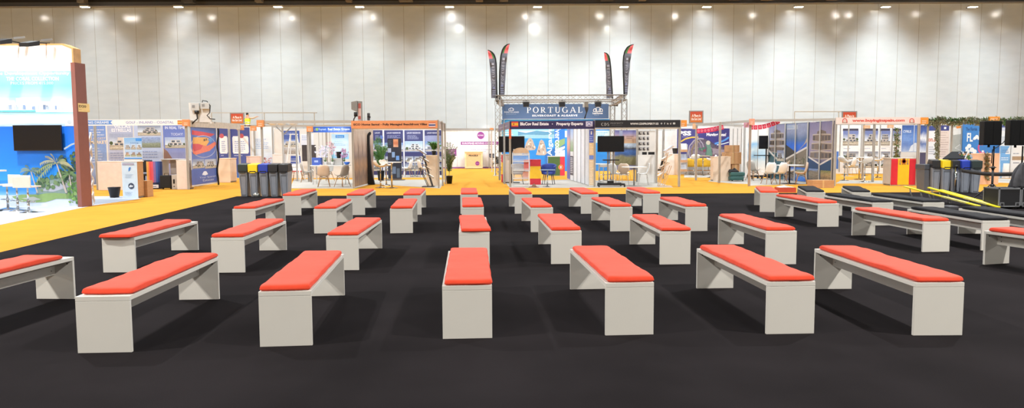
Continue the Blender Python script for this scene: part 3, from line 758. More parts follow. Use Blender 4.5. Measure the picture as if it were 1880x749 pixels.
# back wall prints
s = flat(YB); s.base(60, 226, 345, 340, PANEL, .04); s.mb.mats
BLUEP = photo('hazy blue print', [(0, '#5f6f95'), (.25, '#8b9ec6'), (.6, '#7f9dd2'), (1, '#6f92d6')], .25, 3, .12, 30)
HAZE = photo('lilac haze print', [(0, '#8d9ab8'), (.3, '#b1b7cf'), (1, '#a9b4d2')], .3, 3, .06)
s.rect(164, 228, 196, 338, BLUEP, 1); s.text(168, 252, 194, 256, 'LARGEST', K('#e3cdb4'), 2); s.text(166, 258, 196, 264, 'MARKET', K('#e9d6b6'), 2, .03)
s.lines(166, 236, 192, 250, 3, K('#c3cde6'), 2, 1); s.lines(166, 270, 192, 300, 6, K('#b3bfdc'), 2, 2)
s.rect(199, 228, 246, 338, HAZE, 1); s.text(209, 230, 240, 235, 'VILLAS', K('#eef0f8'), 2, .02); s.text(205, 236, 241, 242, 'ESTRELLAS', K('#eef0f8'), 2, .02)
s.villa(201, 245, 244, 275, 5, '#9ba7c4', '#cfc6c0'); s.lines(203, 279, 240, 296, 4, K('#8d98bb'), 2, 3)
s.rect(248, 228, 299, 338, photo('pale blue print', [(0, '#7d8fb6'), (.4, '#aebcda'), (1, '#b4c2e0')], .2, 2, .03), 1)
s.villa(253, 229, 295, 249, 6, '#8c98ae', '#b9b5b6')
s.rect(254, 252, 295, 271, photo('meadow picture', [(0, '#777f70'), (.4, '#8f9a86'), (.5, '#8fa0b8'), (1, '#8ba2cf')], .2, 4, .3), 2)
s.lines(254, 276, 292, 296, 4, K('#8c9cc4'), 2, 8)
s.rect(301, 226, 341, 338, photo('dusk blue print', [(0, '#8e8fb4'), (.4, '#a2a6cc'), (.7, '#6f80c0'), (1, '#5f74bc')], .15, 2, .04), 1)
s.text(303, 232, 340, 237, 'IN REAL TIME', K('#dfe4f6'), 2, .02); s.text(314, 244, 336, 249, 'TODAY!', K('#c4cbe8'), 2, .02)
s.villa(303, 252, 340, 272, 8, '#a9b9d8', '#d9d6d6'); s.poly([(301, 272), (308, 278), (316, 290), (322, 300), (301, 300)], K('#8b6c62'), 2)
s.done('printed_panel', t)
# side wall with the map of Spain
x = xr+.03; s = Sheet((xr, Y+.15), (at(400, 300, 30.2).x, 30.2))
s.slab(0, .1, s.len, 2.33, PANEL, .03)
s.rect(351.5, 232, 398, 336, K('#5f78c4'), 1)
s.poly([(352, 239), (372, 242), (394, 246), (388, 250), (380, 251), (370, 250), (352, 247)], K('#d4535c'), 2)
s.circ(374, 269, 22.5, K('#c5c9da'), 2, 28, 20.5); s.circ(374, 269, 21.5, K('#5f78c4'), 3, 28, 19.5)
s.poly([(353.5, 252), (366, 252), (378, 252), (386, 256), (382, 262), (378, 268), (362, 264), (353, 264)], K('#e9b063'), 4)
s.poly([(353, 264), (364, 264), (378, 268), (384, 266), (394, 260), (397, 264), (391, 271), (384, 277), (370, 281), (360, 284), (354, 282), (353, 274)], K('#e8806a'), 4)
s.poly([(353, 264), (363, 264), (372, 267), (368, 274), (356, 278), (353, 272)], K('#d0525e'), 5)
s.poly([(380, 256), (392, 253), (386, 262)], K('#6a9ad4'), 5); s.rect(373, 255, 376, 259, K('#7a6450'), 6); s.rect(377, 254, 379, 258, K('#7a6450'), 6)
s.villa(353, 292, 375, 309, 9, '#8d9cbe', '#b5a99e', l=2); s.villa(376, 292, 397, 309, 10, '#b7bfd0', '#c8c0ba', l=2)
s.rect(351.5, 310, 398, 337, K('#4c66b4'), 2)
s.circ(376, 318, 4, K('#dfe6f6'), 3, 14); s.rect(371, 318, 381, 321, K('#dfe6f6'), 3); s.text(366, 323, 396, 327, 'Your Spanish', K('#c9d4ee'), 3); s.text(372, 328, 392, 332, 'Estates', K('#c9d4ee'), 3)
s.done('map_panel', t)
# black cable down the side wall
pts = [at(400+1.2*math.sin(i*1.3), 231+i*9.6, 30.0) for i in range(12)]; pts[-1].z = .03
b = MB(); b.tube(pts, .035, BLACK, 7); tag(b.build('power_cable'), 'thick black cable hanging down beside the map of Spain', 'cable')
# counters and goods in this booth
counter('plain white counter under the GOLF fascia, left of the leaflet counter', 182, 228, 296, 349, .45, mat('warm white laminate', '#eadfdb', .5))
counter('pale counter at the booth corner under the orange block', 326, 347, 294, 347.5, .5, mat('warm white laminate', '#eadfdb', .5))
counter('beige counter just behind the corner post, beside the map of Spain', 349.5, 363.5, 294.5, 342, .6, BEIGE)
counter('beige counter left of the recycling bins, below the blue question panels', 401, 423, 290.5, 335, .8, BEIGE)
tt, c, w, h, yy = counter('light blue leaflet counter with a round dark logo at the left carpet corner', 226.5, 253.5, 295.5, 363.5, .42, mat('pale blue laminate', '#cfe4f4', .5), top=SHELLW, side=CARD)
s = Sheet((c.x-w/2, yy-.006), (c.x+w/2, yy-.006)); s.circ(241, 341.5, 5.5, K('#3c4c66'), 1); s.poly([(237, 342), (240, 339), (243, 341), (245, 340), (244, 343), (238, 344)], K('#d5dfe8'), 2)
s.rect(224.5, 299.5, 246, 303, K('#a7a6bd'), 1); s.poly([(236, 309), (240, 307), (239, 312), (236, 315)], K('#3f86d8'), 1); s.circ(238.5, 308.5, 1.6, K('#3f86d8'), 1.5)
s.lines(230, 319, 246, 327, 3, K('#b3cbe0'), 1, 4); s.lines(229, 352, 248, 359, 3, K('#b3cbe0'), 1, 5); s.done('front_print', tt)
# roll-up leaflet banner behind the leaflet counter
s = flat(25.2); s.base(228, 252.5, 261.5, 352, SHELLW, .02)
s.rect(228.5, 253, 261, 292, photo('light blue poster', [(0, '#d6e6f6'), (.5, '#bcd8f4'), (1, '#86bdf0')], .2, 2, .02), 1)
s.rect(249, 254, 260, 259, K('#4d9bee'), 2); s.text(240, 261, 254, 264, 'Living', K('#4a76b8'), 2)
for i in range(3): s.villa(230+i*10.5, 264, 239+i*10.5, 274, 20+i, '#c5dcf4', '#e4e0da', l=2); s.villa(230+i*10.5, 277, 239+i*10.5, 287, 30+i, '#b5cfee', '#d6b49c', '#6f9a58', l=2)
s.rect(228.5, 289.5, 261, 292, K('#5aa0ec'), 2)
for i in range(2): s.villa(253, 301+i*11, 261, 311+i*11, 40+i, '#c7cdd8', '#b9b2b0', l=2)
tt = thing('roll_up_banner', 'light blue leaflet banner with rows of house pictures, behind the leaflet counter', 'banner', (at(245, 300, 25.2).x, 25.2, .006))
s.done('banner_sheet', tt); p = at(245, 300, 25.2); b = MB(); b.box((p.x-.34, 25.1, .006), (p.x+.34, 25.35, .08), ALU); b.build('base', tt)
b = MB(); b.bar((p.x, 25.24, .07), (p.x, 25.24, at(245, 256, 25.2).z), .02, .02, ALU); b.build('rear_pole', tt)
# cardboard box by the counter
def carton(label, x0, x1, ytop, ybase, d=.4, rz=0, z=0.0, m=CARD, group=None, tape=True):
    p0 = G(x0, ybase, z); p1 = G(x1, ybase, z); Yc = (p0.y+p1.y)/2; w = p1.x-p0.x; h = at((x0+x1)/2, ytop, Yc).z-z
    b = MB(); c = ((p0.x+p1.x)/2, Yc+d/2, z); b.cbox(c, (w, d, h), m, R(rz))
    if tape:
        b.cbox((c[0], c[1], z), (.06, d+.002, h+.0015), mat('buff parcel tape', '#c9a878', .35), R(rz))
        for k in (.5,): b.cbox((c[0], c[1]-.001, z+h*.62), (w+.002, d+.0005, .006), mat('dark carton seam', '#8f6a46', .8), R(rz))
    return tag(b.build('cardboard_box', bevel=.006), label, 'box', group)
carton('brown cardboard box against the light blue leaflet counter', 256, 271, 332, 362, .38)
p = G(210.5, 362.5, .006); b = MB(); b.lathe([(.125, 0), (.13, .01), (.185, .31), (.19, .315), (.19, .33), (.175, .33), (.12, .03), (.02, .03)], p, BLACK, 20, 1, 1)
tag(b.build('waste_bin'), 'small black waste bin standing left of the leaflet counter', 'bin')
# curved colourful pop-up display
p = G(286, 346, .006); r = .29; hh = at(286, 296, p.y).z-.006; b = MB()
cols = ('#d9a84e', '#d9a84e', '#d9a84e', '#e0a850', '#dc8a50', '#d84a50', '#d4586c', '#8a6aa9', '#3f63ac', '#2c4a90', '#24386e', '#24386e')
for i in range(12):
    a, c = math.pi*(1+i/12), math.pi*(1+(i+1)/12)
    for z0_, z1_, cc in ((.25, hh, cols[i]), (.006, .25, '#27345c')):
        b.poly([(p.x+r*math.cos(a), p.y+r*math.sin(a), z0_), (p.x+r*math.cos(c), p.y+r*math.sin(c), z0_), (p.x+r*math.cos(c), p.y+r*math.sin(c), z1_), (p.x+r*math.cos(a), p.y+r*math.sin(a), z1_)], K(cc))
for zz in (.006, hh): b.poly([(p.x+r*math.cos(math.pi*(1+i/12)), p.y+r*math.sin(math.pi*(1+i/12)), zz) for i in range(13)], K('#3c4a70'))
b.poly([(p.x-r, p.y, .006), (p.x+r, p.y, .006), (p.x+r, p.y, hh), (p.x-r, p.y, hh)], K('#3c4a70'))
o = b.build('curved_counter'); tag(o, 'curved pop-up counter printed in yellow, red and blue', 'counter')
sw = flat(p.y-r-.012); sw.base(279, 339, 291, 345, K('#dfe6f2'), .008); sw.lines(280, 341, 290, 344, 1, K('#3c4a80'), 1)
o2 = sw.done('name_plate', o)
# suitcase and computer case
p = G(303.5, 347.5, .006); t2 = thing('suitcase', 'black upright suitcase between the curved counter and the silver computer case', 'suitcase', p)
b = MB(); b.cbox((p.x, p.y+.15, .05), (.42, .26, at(303, 322, p.y).z-.05), mat('black fabric', '#1c1c20', .8)); b.build('body', t2, .03, 3)
for k in (-1, 1): b = MB(); b.tube([(p.x+k*.15-.02, p.y+.15, .035), (p.x+k*.15+.02, p.y+.15, .035)], .03, BLACK, 10); b.build('wheel', t2)
b = MB(); b.tube([(p.x-.08, p.y+.15, .53), (p.x-.08, p.y+.15, .6), (p.x+.08, p.y+.15, .6), (p.x+.08, p.y+.15, .53)], .012, BLACK, 6); b.build('handle', t2)
p = G(320.5, 347.5, .006); hh = at(320, 321, p.y).z; t2 = thing('computer_case', 'silver computer case standing right of the black suitcase', 'computer', p)
b = MB(); b.cbox((p.x, p.y+.25, .006), (.22, .45, hh-.006), mat('silver plastic', '#bcb9b6', .4)); b.build('casing', t2, .01)
b = MB(); b.cbox((p.x-.02, p.y+.02, .22), (.06, .02, .16), BLACK); b.cbox((p.x-.02, p.y+.02, .1), (.05, .02, .03), BLACK); b.build('drive_bay', t2)
# white desk above them
p0 = G(289, 345, .006); p1 = G(325, 345, .006); t2 = thing('desk', 'white topped desk behind the suitcase and computer case', 'desk', ((p0.x+p1.x)/2, p0.y+.5, .006))
zt2 = at(305, 292, p0.y+.3).z; b = MB(); b.box((p0.x, p0.y+.3, zt2-.03), (p1.x, p0.y+.95, zt2), SHELLW); b.build('desktop', t2, .004)
for xx in (p0.x+.04, p1.x-.04): b = MB(); b.box((xx-.02, p0.y+.35, .006), (xx+.02, p0.y+.9, zt2-.03), LGREY); b.build('side_leg', t2)
b = MB(); b.box((p0.x+.25, p0.y+.62, .5), (p1.x-.06, p0.y+.64, zt2-.031), mat('taupe board', '#a8a09c', .6)); b.build('modesty_board', t2)
# office chair
p = G(266, 343, .006); t2 = thing('office_chair', 'black office chair behind the cardboard box and curved counter', 'chair', p)
b = MB(); b.cbox((p.x, p.y, .45), (.48, .46, .08), mat('black fabric', '#1c1c20', .8)); b.build('seat', t2, .03, 3)
b = MB(); b.cbox((p.x, p.y+.24, .58), (.44, .07, .48), mat('black fabric', '#1c1c20', .8)); b.build('backrest', t2, .03, 3)
b = MB(); b.tube([(p.x, p.y, .1), (p.x, p.y, .45)], .03, BLACK, 10); b.tube([(p.x, p.y+.1, .46), (p.x, p.y+.26, .5), (p.x, p.y+.27, .7)], .02, BLACK, 8); b.build('column', t2)
b = MB()
for k in range(5):
    a = 2*math.pi*k/5; b.tube([(p.x, p.y, .1), (p.x+.28*math.cos(a), p.y+.28*math.sin(a), .06)], .018, BLACK, 6)
    b.lathe([(.02, -.03), (.03, 0), (.02, .03)], (p.x+.28*math.cos(a), p.y+.28*math.sin(a), .036), BLACK, 8)
b.build('star_base', t2)
# white electrical plate with two grey boxes on the corner of the booth
Yp = 27.75; a = at(347.5, 222, Yp); c = at(386, 187, Yp); t2 = thing('electrical_board', 'white board with two grey electrical boxes above the booth corner', 'electrical board', ((a.x+c.x)/2, Yp, a.z-.05))
b = MB(); b.prism([(a.x+.03, Yp, a.z-.05), (c.x, Yp, a.z-.05), (c.x-.06, Yp, c.z-.03), (a.x, Yp, c.z-.03)], (0, .03, 0), K('#dcdcda', .4)); b.build('backplate', t2)
for (u0, v0, u1, v1) in ((350, 189, 365, 203), (368, 188, 383, 200)):
    pa, pc = at(u0, v1, Yp-.16), at(u1, v0, Yp-.16); b = MB(); b.box((pa.x, Yp-.16, pa.z), (pc.x, Yp, pc.z), mat('pale grey enamel', '#c3c6c6', .4)); o3 = b.build('junction_box', t2, .01)
    b = MB(); b.box((pa.x+.06, Yp-.17, (pa.z+pc.z)/2-.04), (pa.x+.16, Yp-.159, (pa.z+pc.z)/2+.06), K('#8a8c8e')); b.build('cover', o3)
b = MB(); pa = at(361, 203, Yp-.1); b.tube([pa, pa-Vector((0, 0, .12))], .08, BLACK, 10); b.tube([pa, pa-Vector((-.02, 0, .3)), pa-Vector((.12, 0, .42)), pa-Vector((.2, 0, .5))], .025, BLACK, 8); b.build('cable_gland', t2)
b = MB(); pb = at(371, 190, Yp-.1); b.tube([at(371, 190, Yp-.1), at(372, 184.5, Yp-.1), at(380, 186, Yp-.1), at(386, 194, Yp-.1), at(385, 207, Yp-.1), at(380, 212, Yp-.1), at(386, 218, Yp-.1), at(395, 219, Yp)], .018, BLACK, 6); b.build('cable', t2)
# ---- booths behind the left booth --------------------------------------------------------
YB = 36.8
t = booth('booth of blue question panels behind the recycling bins', 440, YB)
s = flat(YB); s.base(398, 232, 506, 327, PANEL, .05)
QB = mat('question panel blue', '#43518f', .5, var=.05, sc=2)
def qpanel(s, x0, x1):
    s.rect(x0, 234, x1, 326, photo('question panel print', [(0, '#3f7ad0'), (.12, '#4a63a8'), (.4, '#48559a'), (1, '#454f90')], .1, 2, .02), 1)
    s.rect(x0+3, 252, x1-3, 280, K('#f0f0f5'), 2); s.rect(x0+4, 250, x1-4, 282, K('#f0f0f5'), 2); s.lines(x0+7, 258, x1-6, 279, 6, K('#8c9ac8'), 3, int(x0))
    s.circ(x1-16 if x1 > 430 else x1-14, 249.5, 4.2, K('#c05c68'), 3); s.lines(x0+6, 284, x1-8, 287, 1, K('#c7cfe8'), 2)
qpanel(s, 400, 421); qpanel(s, 424, 459.5)
s.rect(463, 233, 504, 326, photo('white to blue print', [(0, '#8e8aa0'), (.25, '#b9c4dd'), (.5, '#ddebfa'), (1, '#f2f6fb')], .2, 2, .06), 1)
s.lines(466, 254, 494, 274, 6, K('#a8c4ec'), 2, 12)
for i in range(14): s.circ(488+rn.uniform(-8, 10), 296+rn.uniform(-6, 5), rn.uniform(1, 2.6), K(rn.choice(('#a96a72', '#8a6068', '#c49a9c'))), 2+i*.05, 8)
s.done('printed_panel', t)
tube_post(t, 468.5, YB-.15, 2.5); tube_post(t, 422, YB-.12, 2.5)
counter('beige counter behind the yellow lidded bin, under the white and blue print', 454, 478, 286.5, 334, .5, mat('pink beige laminate', '#e6cdc4', .5))
counter('pale grey counter behind the two black lidded bins', 502, 521, 283, 334, .5, mat('pale grey laminate', '#dcd6d4', .5))
# rear rail from the side fascia to here
t = booth('open aluminium booth frame behind the row of bins', 500, 32.4)
rail(t, (at(441, 300, 32.2).x+.05, 32.2, 2.46), (at(437, 300, 36.6).x, 36.6, 2.46), .05, .09, ALU)
tube_post(t, 482.5, 27.7, 2.5); tube_post(t, 520.5, 31, 2.5)
end_block(t, 472, 220.5, 484, 233, 27.6); end_block(t, 436, 230, 447, 239, 33.5, name='end_sign'); end_block(t, 460, 231, 470, 240, 35)
pA = at(473, 222, 27.7); pB = at(648, 222, 27.7)
rail(t, (pA.x, 27.7, 2.5), (pB.x, 27.7, 2.5), .06, .1, ALU); rail(t, (pA.x, 27.7, 2.36), (pB.x, 27.7, 2.36), .04, .05, ALU)
rail(t, (at(486, 300, 27.7).x, 27.7, 2.48), (at(521, 300, 31).x, 31, 2.48), .05, .08, ALU); rail(t, (at(521, 300, 31).x, 31, 2.48), (at(570, 300, 33).x, 33, 2.48), .05, .08, ALU)
rail(t, (at(502, 300, 33.4).x, 33.4, 2.47), (at(576, 300, 33.4).x, 33.4, 2.47), .05, .09, ALU)
for i, (px, Yc) in enumerate(((501, 28.4), (517, 29.2), (539, 30.2))):
    p = at(px, 225, Yc); b = MB(); b.lathe([(.03, .0), (.16, .05), (.19, .16), (.15, .18), (.02, .19)], p-Vector((0, 0, .12)), SHELLW, 14)
    b.bar((p.x, Yc, 2.46), (p.x, Yc, p.z+.04), .03, .03, ALU); o = b.build('arm_lamp', t)
    b = MB(); b.lathe([(.04, 0), (.05, .004)], p-Vector((0, 0, .13)), LAMP, 12); b.build('bulb', o)
    spot(p-Vector((0, 0, .2)), p+Vector((.3, 1.5, -2.2)), PW*48, 110, (.95, .97, 1), .1, 1)
for px, Yc in ((502, 33.4), (545, 33.4)): tube_post(t, px, Yc, 2.5, w=.06)
b = MB(); q = at(521, 226, 31)
for k in (-1, 1): b.bar((q.x, 31, 2.1), (q.x+k*.35, 31, 2.44), .04, .04, ALUD)
b.build('corner_brace', t)

# grey floors of the rows of booths
booth_floor([G(532, 346), G(648, 346.5), G(683, 338), G(808, 346), G(818, 330), G(672, 330), G(540, 329)])
# ---- real estate Greece booth (between the bins and the ECO booth) ------------------------
YR = 33.0
t = booth('white walled booth with blue Real Estate Greece fascia', 600, YR)
def deco(s):
    s.text(577, 235.5, 583, 240, 'iE', K('#b9c6ec'), 1); s.rect(580, 235, 584, 240, K('#8fc06a'), 1)
    s.text(585, 235, 599, 240.5, 'Keynest', K('#a9c4f2'), 2, .03); s.text(602, 234.8, 642, 239, 'Real Estate Greece', K('#d8e4fa'), 2, .03); s.lines(602, 239.8, 640, 241.2, 1, K('#a9c0ee'), 2, 4)
a = at(571.5, 237, YR); c = at(646, 237, YR)
fascia(t, (a.x, YR), (c.x, YR), at(600, 243, YR).z, at(600, 232.5, YR).z, mat('bright blue fascia', '#2b5cb8', .4), deco=deco)
for px, Yc in ((566.5, 32.8), (570.5, 33.1)): tube_post(t, px, Yc, 2.5, w=.08, m=mat('warm aluminium', '#b8afa4', .45, 0))
end_block(t, 563.5, 231, 574, 242, 32.7)
s = flat(36.6); s.base(505, 236, 660, 327, PANEL, .05)
s.rect(517, 240, 550, 262, photo('dusk blue print 2', [(0, '#4f66ac'), (1, '#3f58a4')], .3, 3, .15), 1); s.lines(520, 243, 546, 248, 2, K('#aebde2'), 2, 4)
s.villa(521, 256, 548, 270, 52, '#7a94cc', '#b9b4ae', l=2); s.rect(532, 286, 552, 310, K('#3d55a8'), 1); s.lines(534, 290, 550, 306, 4, K('#9fb0dc'), 2, 3)
s.rect(519, 271, 552, 284, photo('grey street picture', [(0, '#8d857d'), (.5, '#a59c94'), (1, '#bfc2ca')], .5, 4, .35), 1)
s.rect(552, 246, 576, 268, photo('white brochure print', [(0, '#d8deec'), (1, '#e8ecf4')], .3, 3, .1), 1); s.lines(554, 248, 574, 258, 3, K('#9fb2da'), 2, 6)
for px in (585, 592, 599, 605, 656): s.rect(px, 243, px+1.2, 300, K('#b9b4ae'), 1)
s.rect(598, 243, 601.5, 300, K('#a39a92'), 1)
s.done('wall_panels', t)
s = flat(34.2); s.base(609, 246, 640, 292, photo('glowing blue poster', [(0, '#7ec4ee'), (.4, '#d9eefb'), (1, '#bfe2f8')], .3, 2, .04), .03)
s.rect(616, 248, 632, 253, K('#3f9be8'), 1); s.text(618, 249, 630, 252, 'Greece', K('#eaf4fc'), 2)
s.lines(614, 258, 636, 268, 3, K('#b4d4ee'), 1); o = s.done('hanging_poster', t); b = MB()
for px in (612, 637): b.bar(at(px, 246, 34.22), Vector((at(px, 246, 34.22).x, 34.22, 2.4)), .012, .012, ALU)
b.bar((at(610, 246, 34.22).x, 34.22, 2.42), (at(640, 246, 34.22).x, 34.22, 2.42), .03, .03, ALU); b.bar((at(640, 246, 34.22).x, 34.22, 2.42), (at(640, 246, 34.22).x, 33.05, 2.42), .03, .03, ALU); b.build('hanger', o)
s = flat(35.2); s.base(554.5, 266, 580, 296, photo('dark interior poster', [(0, '#3c3434'), (.5, '#4f4a4c'), (1, '#6a625c')], .6, 5, .4), .03); o = s.done('dark_poster', t)
b = MB(); pp = at(567, 296, 35.25); b.bar((pp.x, 35.26, .0), (pp.x, 35.26, pp.z+.3), .05, .05, ALUD); b.build('poster_stand', o)
spot((at(612, 230, 32.2).x, 32.0, 2.45), (at(615, 280, 34.5).x, 34.5, 1.2), PW*44, 100, (.75, .88, 1), .1, 1)
spot((at(560, 230, 32.2).x, 33.8, 2.45), (at(555, 280, 36.5).x, 36.5, 1.3), PW*36, 110, (.9, .95, 1), .1, 1)
# A-frame ladder
p = G(541, 331, .006); pt = at(541, 247, p.y); t = thing('step_ladder', 'white A-frame step ladder standing open behind the shell chairs', 'ladder', p)
wb = at(556, 320, p.y).x-at(527, 320, p.y).x
for k, nm in ((-1, 'rail'), (1, 'rail')):
    b = MB(); b.bar((p.x+k*wb/2, p.y-.35, .006), (p.x+k*.14, p.y, pt.z), .05, .03, SHELLW); b.build('rail', t)
    b = MB(); b.bar((p.x+k*wb/2, p.y+.45, .006), (p.x+k*.14, p.y+.06, pt.z), .04, .03, SHELLW); b.build('rear_rail', t)
for i in range(6):
    f = (i+1)/7; z = pt.z*f; w = wb/2*(1-f)+.14*f; b = MB(); b.box((p.x-w, p.y-.35*(1-f)-.05, z-.02), (p.x+w, p.y-.35*(1-f)+.05, z+.01), SHELLW); b.build('tread', t)
b = MB(); b.box((p.x-.18, p.y-.06, pt.z-.01), (p.x+.18, p.y+.12, pt.z+.03), SHELLW); b.build('top_cap', t)
# chairs and tables
gshell = mat('grey moulded plastic', '#aaa6a0', .45, var=.03)
bshell = mat('beige moulded plastic', '#d3bda8', .45, var=.03)
ch = shell_chair('grey shell chair seen from the side, nearest to the step ladder', gshell); put(ch, 563, 334.5, -75)
cb = shell_chair('beige shell chair with its back to the camera in the Greece booth', bshell); put(cb, 595, 343, 12)
putd(ch, 628, 343, 62, 'grey shell chair beside the wood printed wall, facing left')
putd(ch, 601, 333, 160, 'grey shell chair half hidden behind the beige one, under the white table')
tb = thing('table', 'white table behind the shell chairs, left of the wood printed wall', 'table', G(610, 339, .006)+Vector((0, .4, 0)))
p = tb.location.copy(); zt = .80; xa, xb = at(573, 300, p.y).x, at(641, 300, p.y).x
b = MB(); b.box((xa, p.y-.35, zt-.03), (xb, p.y+.35, zt), SHELLW); b.build('tabletop', tb, .005)
for xx in (xa+.1, xb-.1):
    for yy in (-.28, .28): b = MB(); b.tube([(xx, p.y+yy, .006), (xx, p.y+yy, zt-.03)], .02, CHROME, 8); b.build('leg', tb)
zt += .0005
def onto(px, Yc): return at(px, 300, Yc).x
xa2 = onto(574, p.y); xb2 = onto(590, p.y); b = MB(); b.box((xa2, p.y-.12, zt), (xb2, p.y+.2, at(580, 289.5, p.y).z), mat('navy blue bag paper', '#3a58ac', .5))
b.poly([(xa2+.1, p.y-.122, zt+.12), (xb2-.1, p.y-.122, zt+.12), (xb2-.1, p.y-.122, zt+.2), (xa2+.1, p.y-.122, zt+.2)], K('#9aaede'))
tag(b.build('carrier_bag'), 'blue box-shaped bag standing on the left end of the white table', 'bag')
def flowers(label, px, Yc, z, h, w, cols, n=60, seed=1, pot=None, group=None):
    rn = random.Random(seed); x = onto(px, Yc); t = thing('flower_pot', label, 'flowers', (x, Yc, z), group=group)
    b = MB(); b.lathe([(.05, 0), (.07, .13), (.075, .14), (.06, .14), (.055, .12)], (x, Yc, z), pot or SHELLW, 14); b.build('pot', t)
    b = MB(); bl = MB()
    for i in range(5):
        q = [(x, Yc, z+.12), (x+rn.uniform(-w, w)*.3, Yc+rn.uniform(-.05, .05), z+h*.6), (x+rn.uniform(-w, w)*.5, Yc+rn.uniform(-.08, .08), z+h)]
        b.tube(q, .006, LEAF, 5)
    for i in range(n):
        cx, cy, cz = x+rn.gauss(0, w*.33), Yc+rn.gauss(0, .07), z+h*rn.uniform(.45, 1.05); r = rn.uniform(.02, .045); m = K(rn.choice(cols))
        for k in range(5):
            a = k*1.257+rn.random(); bl.poly([(cx, cy, cz), (cx+r*math.cos(a-.4), cy-r*.3, cz+r*math.sin(a-.4)), (cx+r*1.3*math.cos(a), cy-r*.5, cz+r*1.3*math.sin(a)), (cx+r*math.cos(a+.4), cy-r*.3, cz+r*math.sin(a+.4))], m)
    for i in range(8):
        a = rn.uniform(0, 6.28); b.poly([(x, Yc, z+.12), (x+.06*math.cos(a+.3), Yc+.06*math.sin(a+.3), z+.2), (x+.2*math.cos(a), Yc+.2*math.sin(a), z+.22), (x+.06*math.cos(a-.3), Yc+.06*math.sin(a-.3), z+.2)], LEAF)
    b.build('stems', t); bl.build('blossoms', t)
flowers('white orchids in a white pot next to the blue bag', 597, p.y+.1, zt, .78, .45, ('#f1f1f6', '#dfe3f2', '#e8dff0', '#c9d0ec'), 110, 3)
flowers('pink flowers left of the black pot, before the glowing blue poster', 610.5, p.y-.05, zt, .92, .2, ('#e8b8cc', '#d899b8', '#f0dbe6'), 40, 4)
flowers('purple and pink flowers right of the black pot on the white table', 632, p.y+.1, zt, .65, .22, ('#c98ac0', '#e3b4d6', '#a878b4'), 45, 5)
# black pot upturned on the grey monitor box
b = MB(); b.box((onto(607.5, p.y+.05), p.y-.02, zt), (onto(629, p.y+.05), p.y+.2, at(618, 290.5, p.y).z), mat('pale grey board', '#b9bab8', .5)); tag(b.build('grey_box', bevel=.01), 'grey box standing on the white table below the black pot', 'box')
zz = at(618, 290.5, p.y).z; b = MB(); b.lathe([(.07, 0), (.075, .01), (.115, .26), (.12, .27), (.1, .27), (.06, .02)], (onto(622.5, p.y+.1), p.y+.08, zz+.001), BLACK, 18)
tag(b.build('plant_pot'), 'black empty pot standing on top of the grey box', 'pot')
b = MB(); b.lathe([(.05, 0), (.11, .08), (.13, .13), (.12, .13), (.04, .01)], (onto(637.5, p.y-.1), p.y-.15, zt), mat('blue glaze', '#2f6fd8', .2), 18); tag(b.build('bowl'), 'blue bowl on the white table beside the wood printed wall', 'bowl')
# low table with red top between bins and chairs
p = G(545, 331, .006); tb = thing('low_table', 'red topped low table right of the last recycling bin', 'table', p)
zt = at(545, 313.5, p.y).z; w = onto(554, p.y)-onto(533, p.y); b = MB(); b.box((p.x-w/2, p.y-.25, zt-.04), (p.x+w/2, p.y+.25, zt), mat('red board', '#d8433e', .5)); b.build('tabletop', tb, .006)
for k in (-1, 1):
    for q in (-1, 1): b = MB(); b.tube([(p.x+k*w*.3, p.y+q*.15, zt-.04), (p.x+k*w*.45, p.y+q*.22, .006)], .018, WOODLEG, 6); b.build('leg', tb)
b = MB(); x = p.x; b.box((x-.28, p.y-.12, zt+.0005), (x+.18, p.y+.15, zt+.012), SHELLW); lp = tag(b.build('laptop'), 'white laptop open on the red topped low table', 'laptop')
b = MB(); b.prism([(x-.28, p.y+.16, zt+.012), (x+.18, p.y+.16, zt+.012), (x+.18, p.y+.26, zt+.3), (x-.28, p.y+.26, zt+.3)], (0, .012, .004), SHELLW); b.build('lid', lp)

# ---- recycling bins at the left ------------------------------------------------------------
def make_bin(lidm, label, group):
    t = thing('recycling_bin', label, 'bin', group=group)
    w, d, h = .268, .55, .80; bm = GREY
    b = MB(); b.hexa([(-w*.36, -d*.38, 0), (w*.36, -d*.38, 0), (w*.36, d*.4, 0), (-w*.36, d*.4, 0), (-w/2, -d/2, h), (w/2, -d/2, h), (w/2, d/2, h), (-w/2, d/2, h)], bm); b.build('body', t, .012, 2)
    b = MB(); e = .004
    def fr(x, z): f = z/h; return (x*(.72+.28*f), -(d*.38*(1-f)+d*.5*f)-e, z)
    for (x0, x1, z0, z1) in ((-.36, -.3, .05, .68), (.3, .36, .05, .68), (-.36, .36, .65, .68), (-.36, .36, .03, .06)):
        q = [fr(x0*w, z0), fr(x1*w, z0), fr(x1*w, z1), fr(x0*w, z1)]; b.prism(q, (0, .012, 0), mat('grey plastic rib', '#5d6168', .5))
    b.build('recessed_panel', t)
    b = MB(); b.box((-w*.2, -d/2-.03, h-.045), (w*.2, -d/2+.01, h-.01), mat('pale grey grip', '#a6a8ac', .5)); b.build('grip', t, .006)
    b = MB(); b.box((-w/2-.012, -d/2-.012, h-.01), (w/2+.012, d/2+.012, h+.03), bm); b.build('rim', t, .006)
    b = MB(); z0, z1 = h-.02, h+.25; W = w/2+.022; D = d/2+.022
    b.hexa([(-W*.94, -D-.012, z0), (W*.94, -D-.012, z0), (W, D, z0+.03), (-W, D, z0+.03), (-W, -D, z1-.02), (W, -D, z1-.02), (W*.96, D*.5, z1+.01), (-W*.96, D*.5, z1+.01)], lidm); o = b.build('lid', t, .015, 2)
    b = MB(); b.box((-W*.62, -D-.022, z0+.012), (W*.62, -D-.008, z0+.04), mat(lidm.name+' slot', '#101114', .6)); b.box((-W*.5, -D-.018, z0-.025), (W*.5, -D-.004, z0+.012), lidm); b.build('hand_flap', o)
    return t
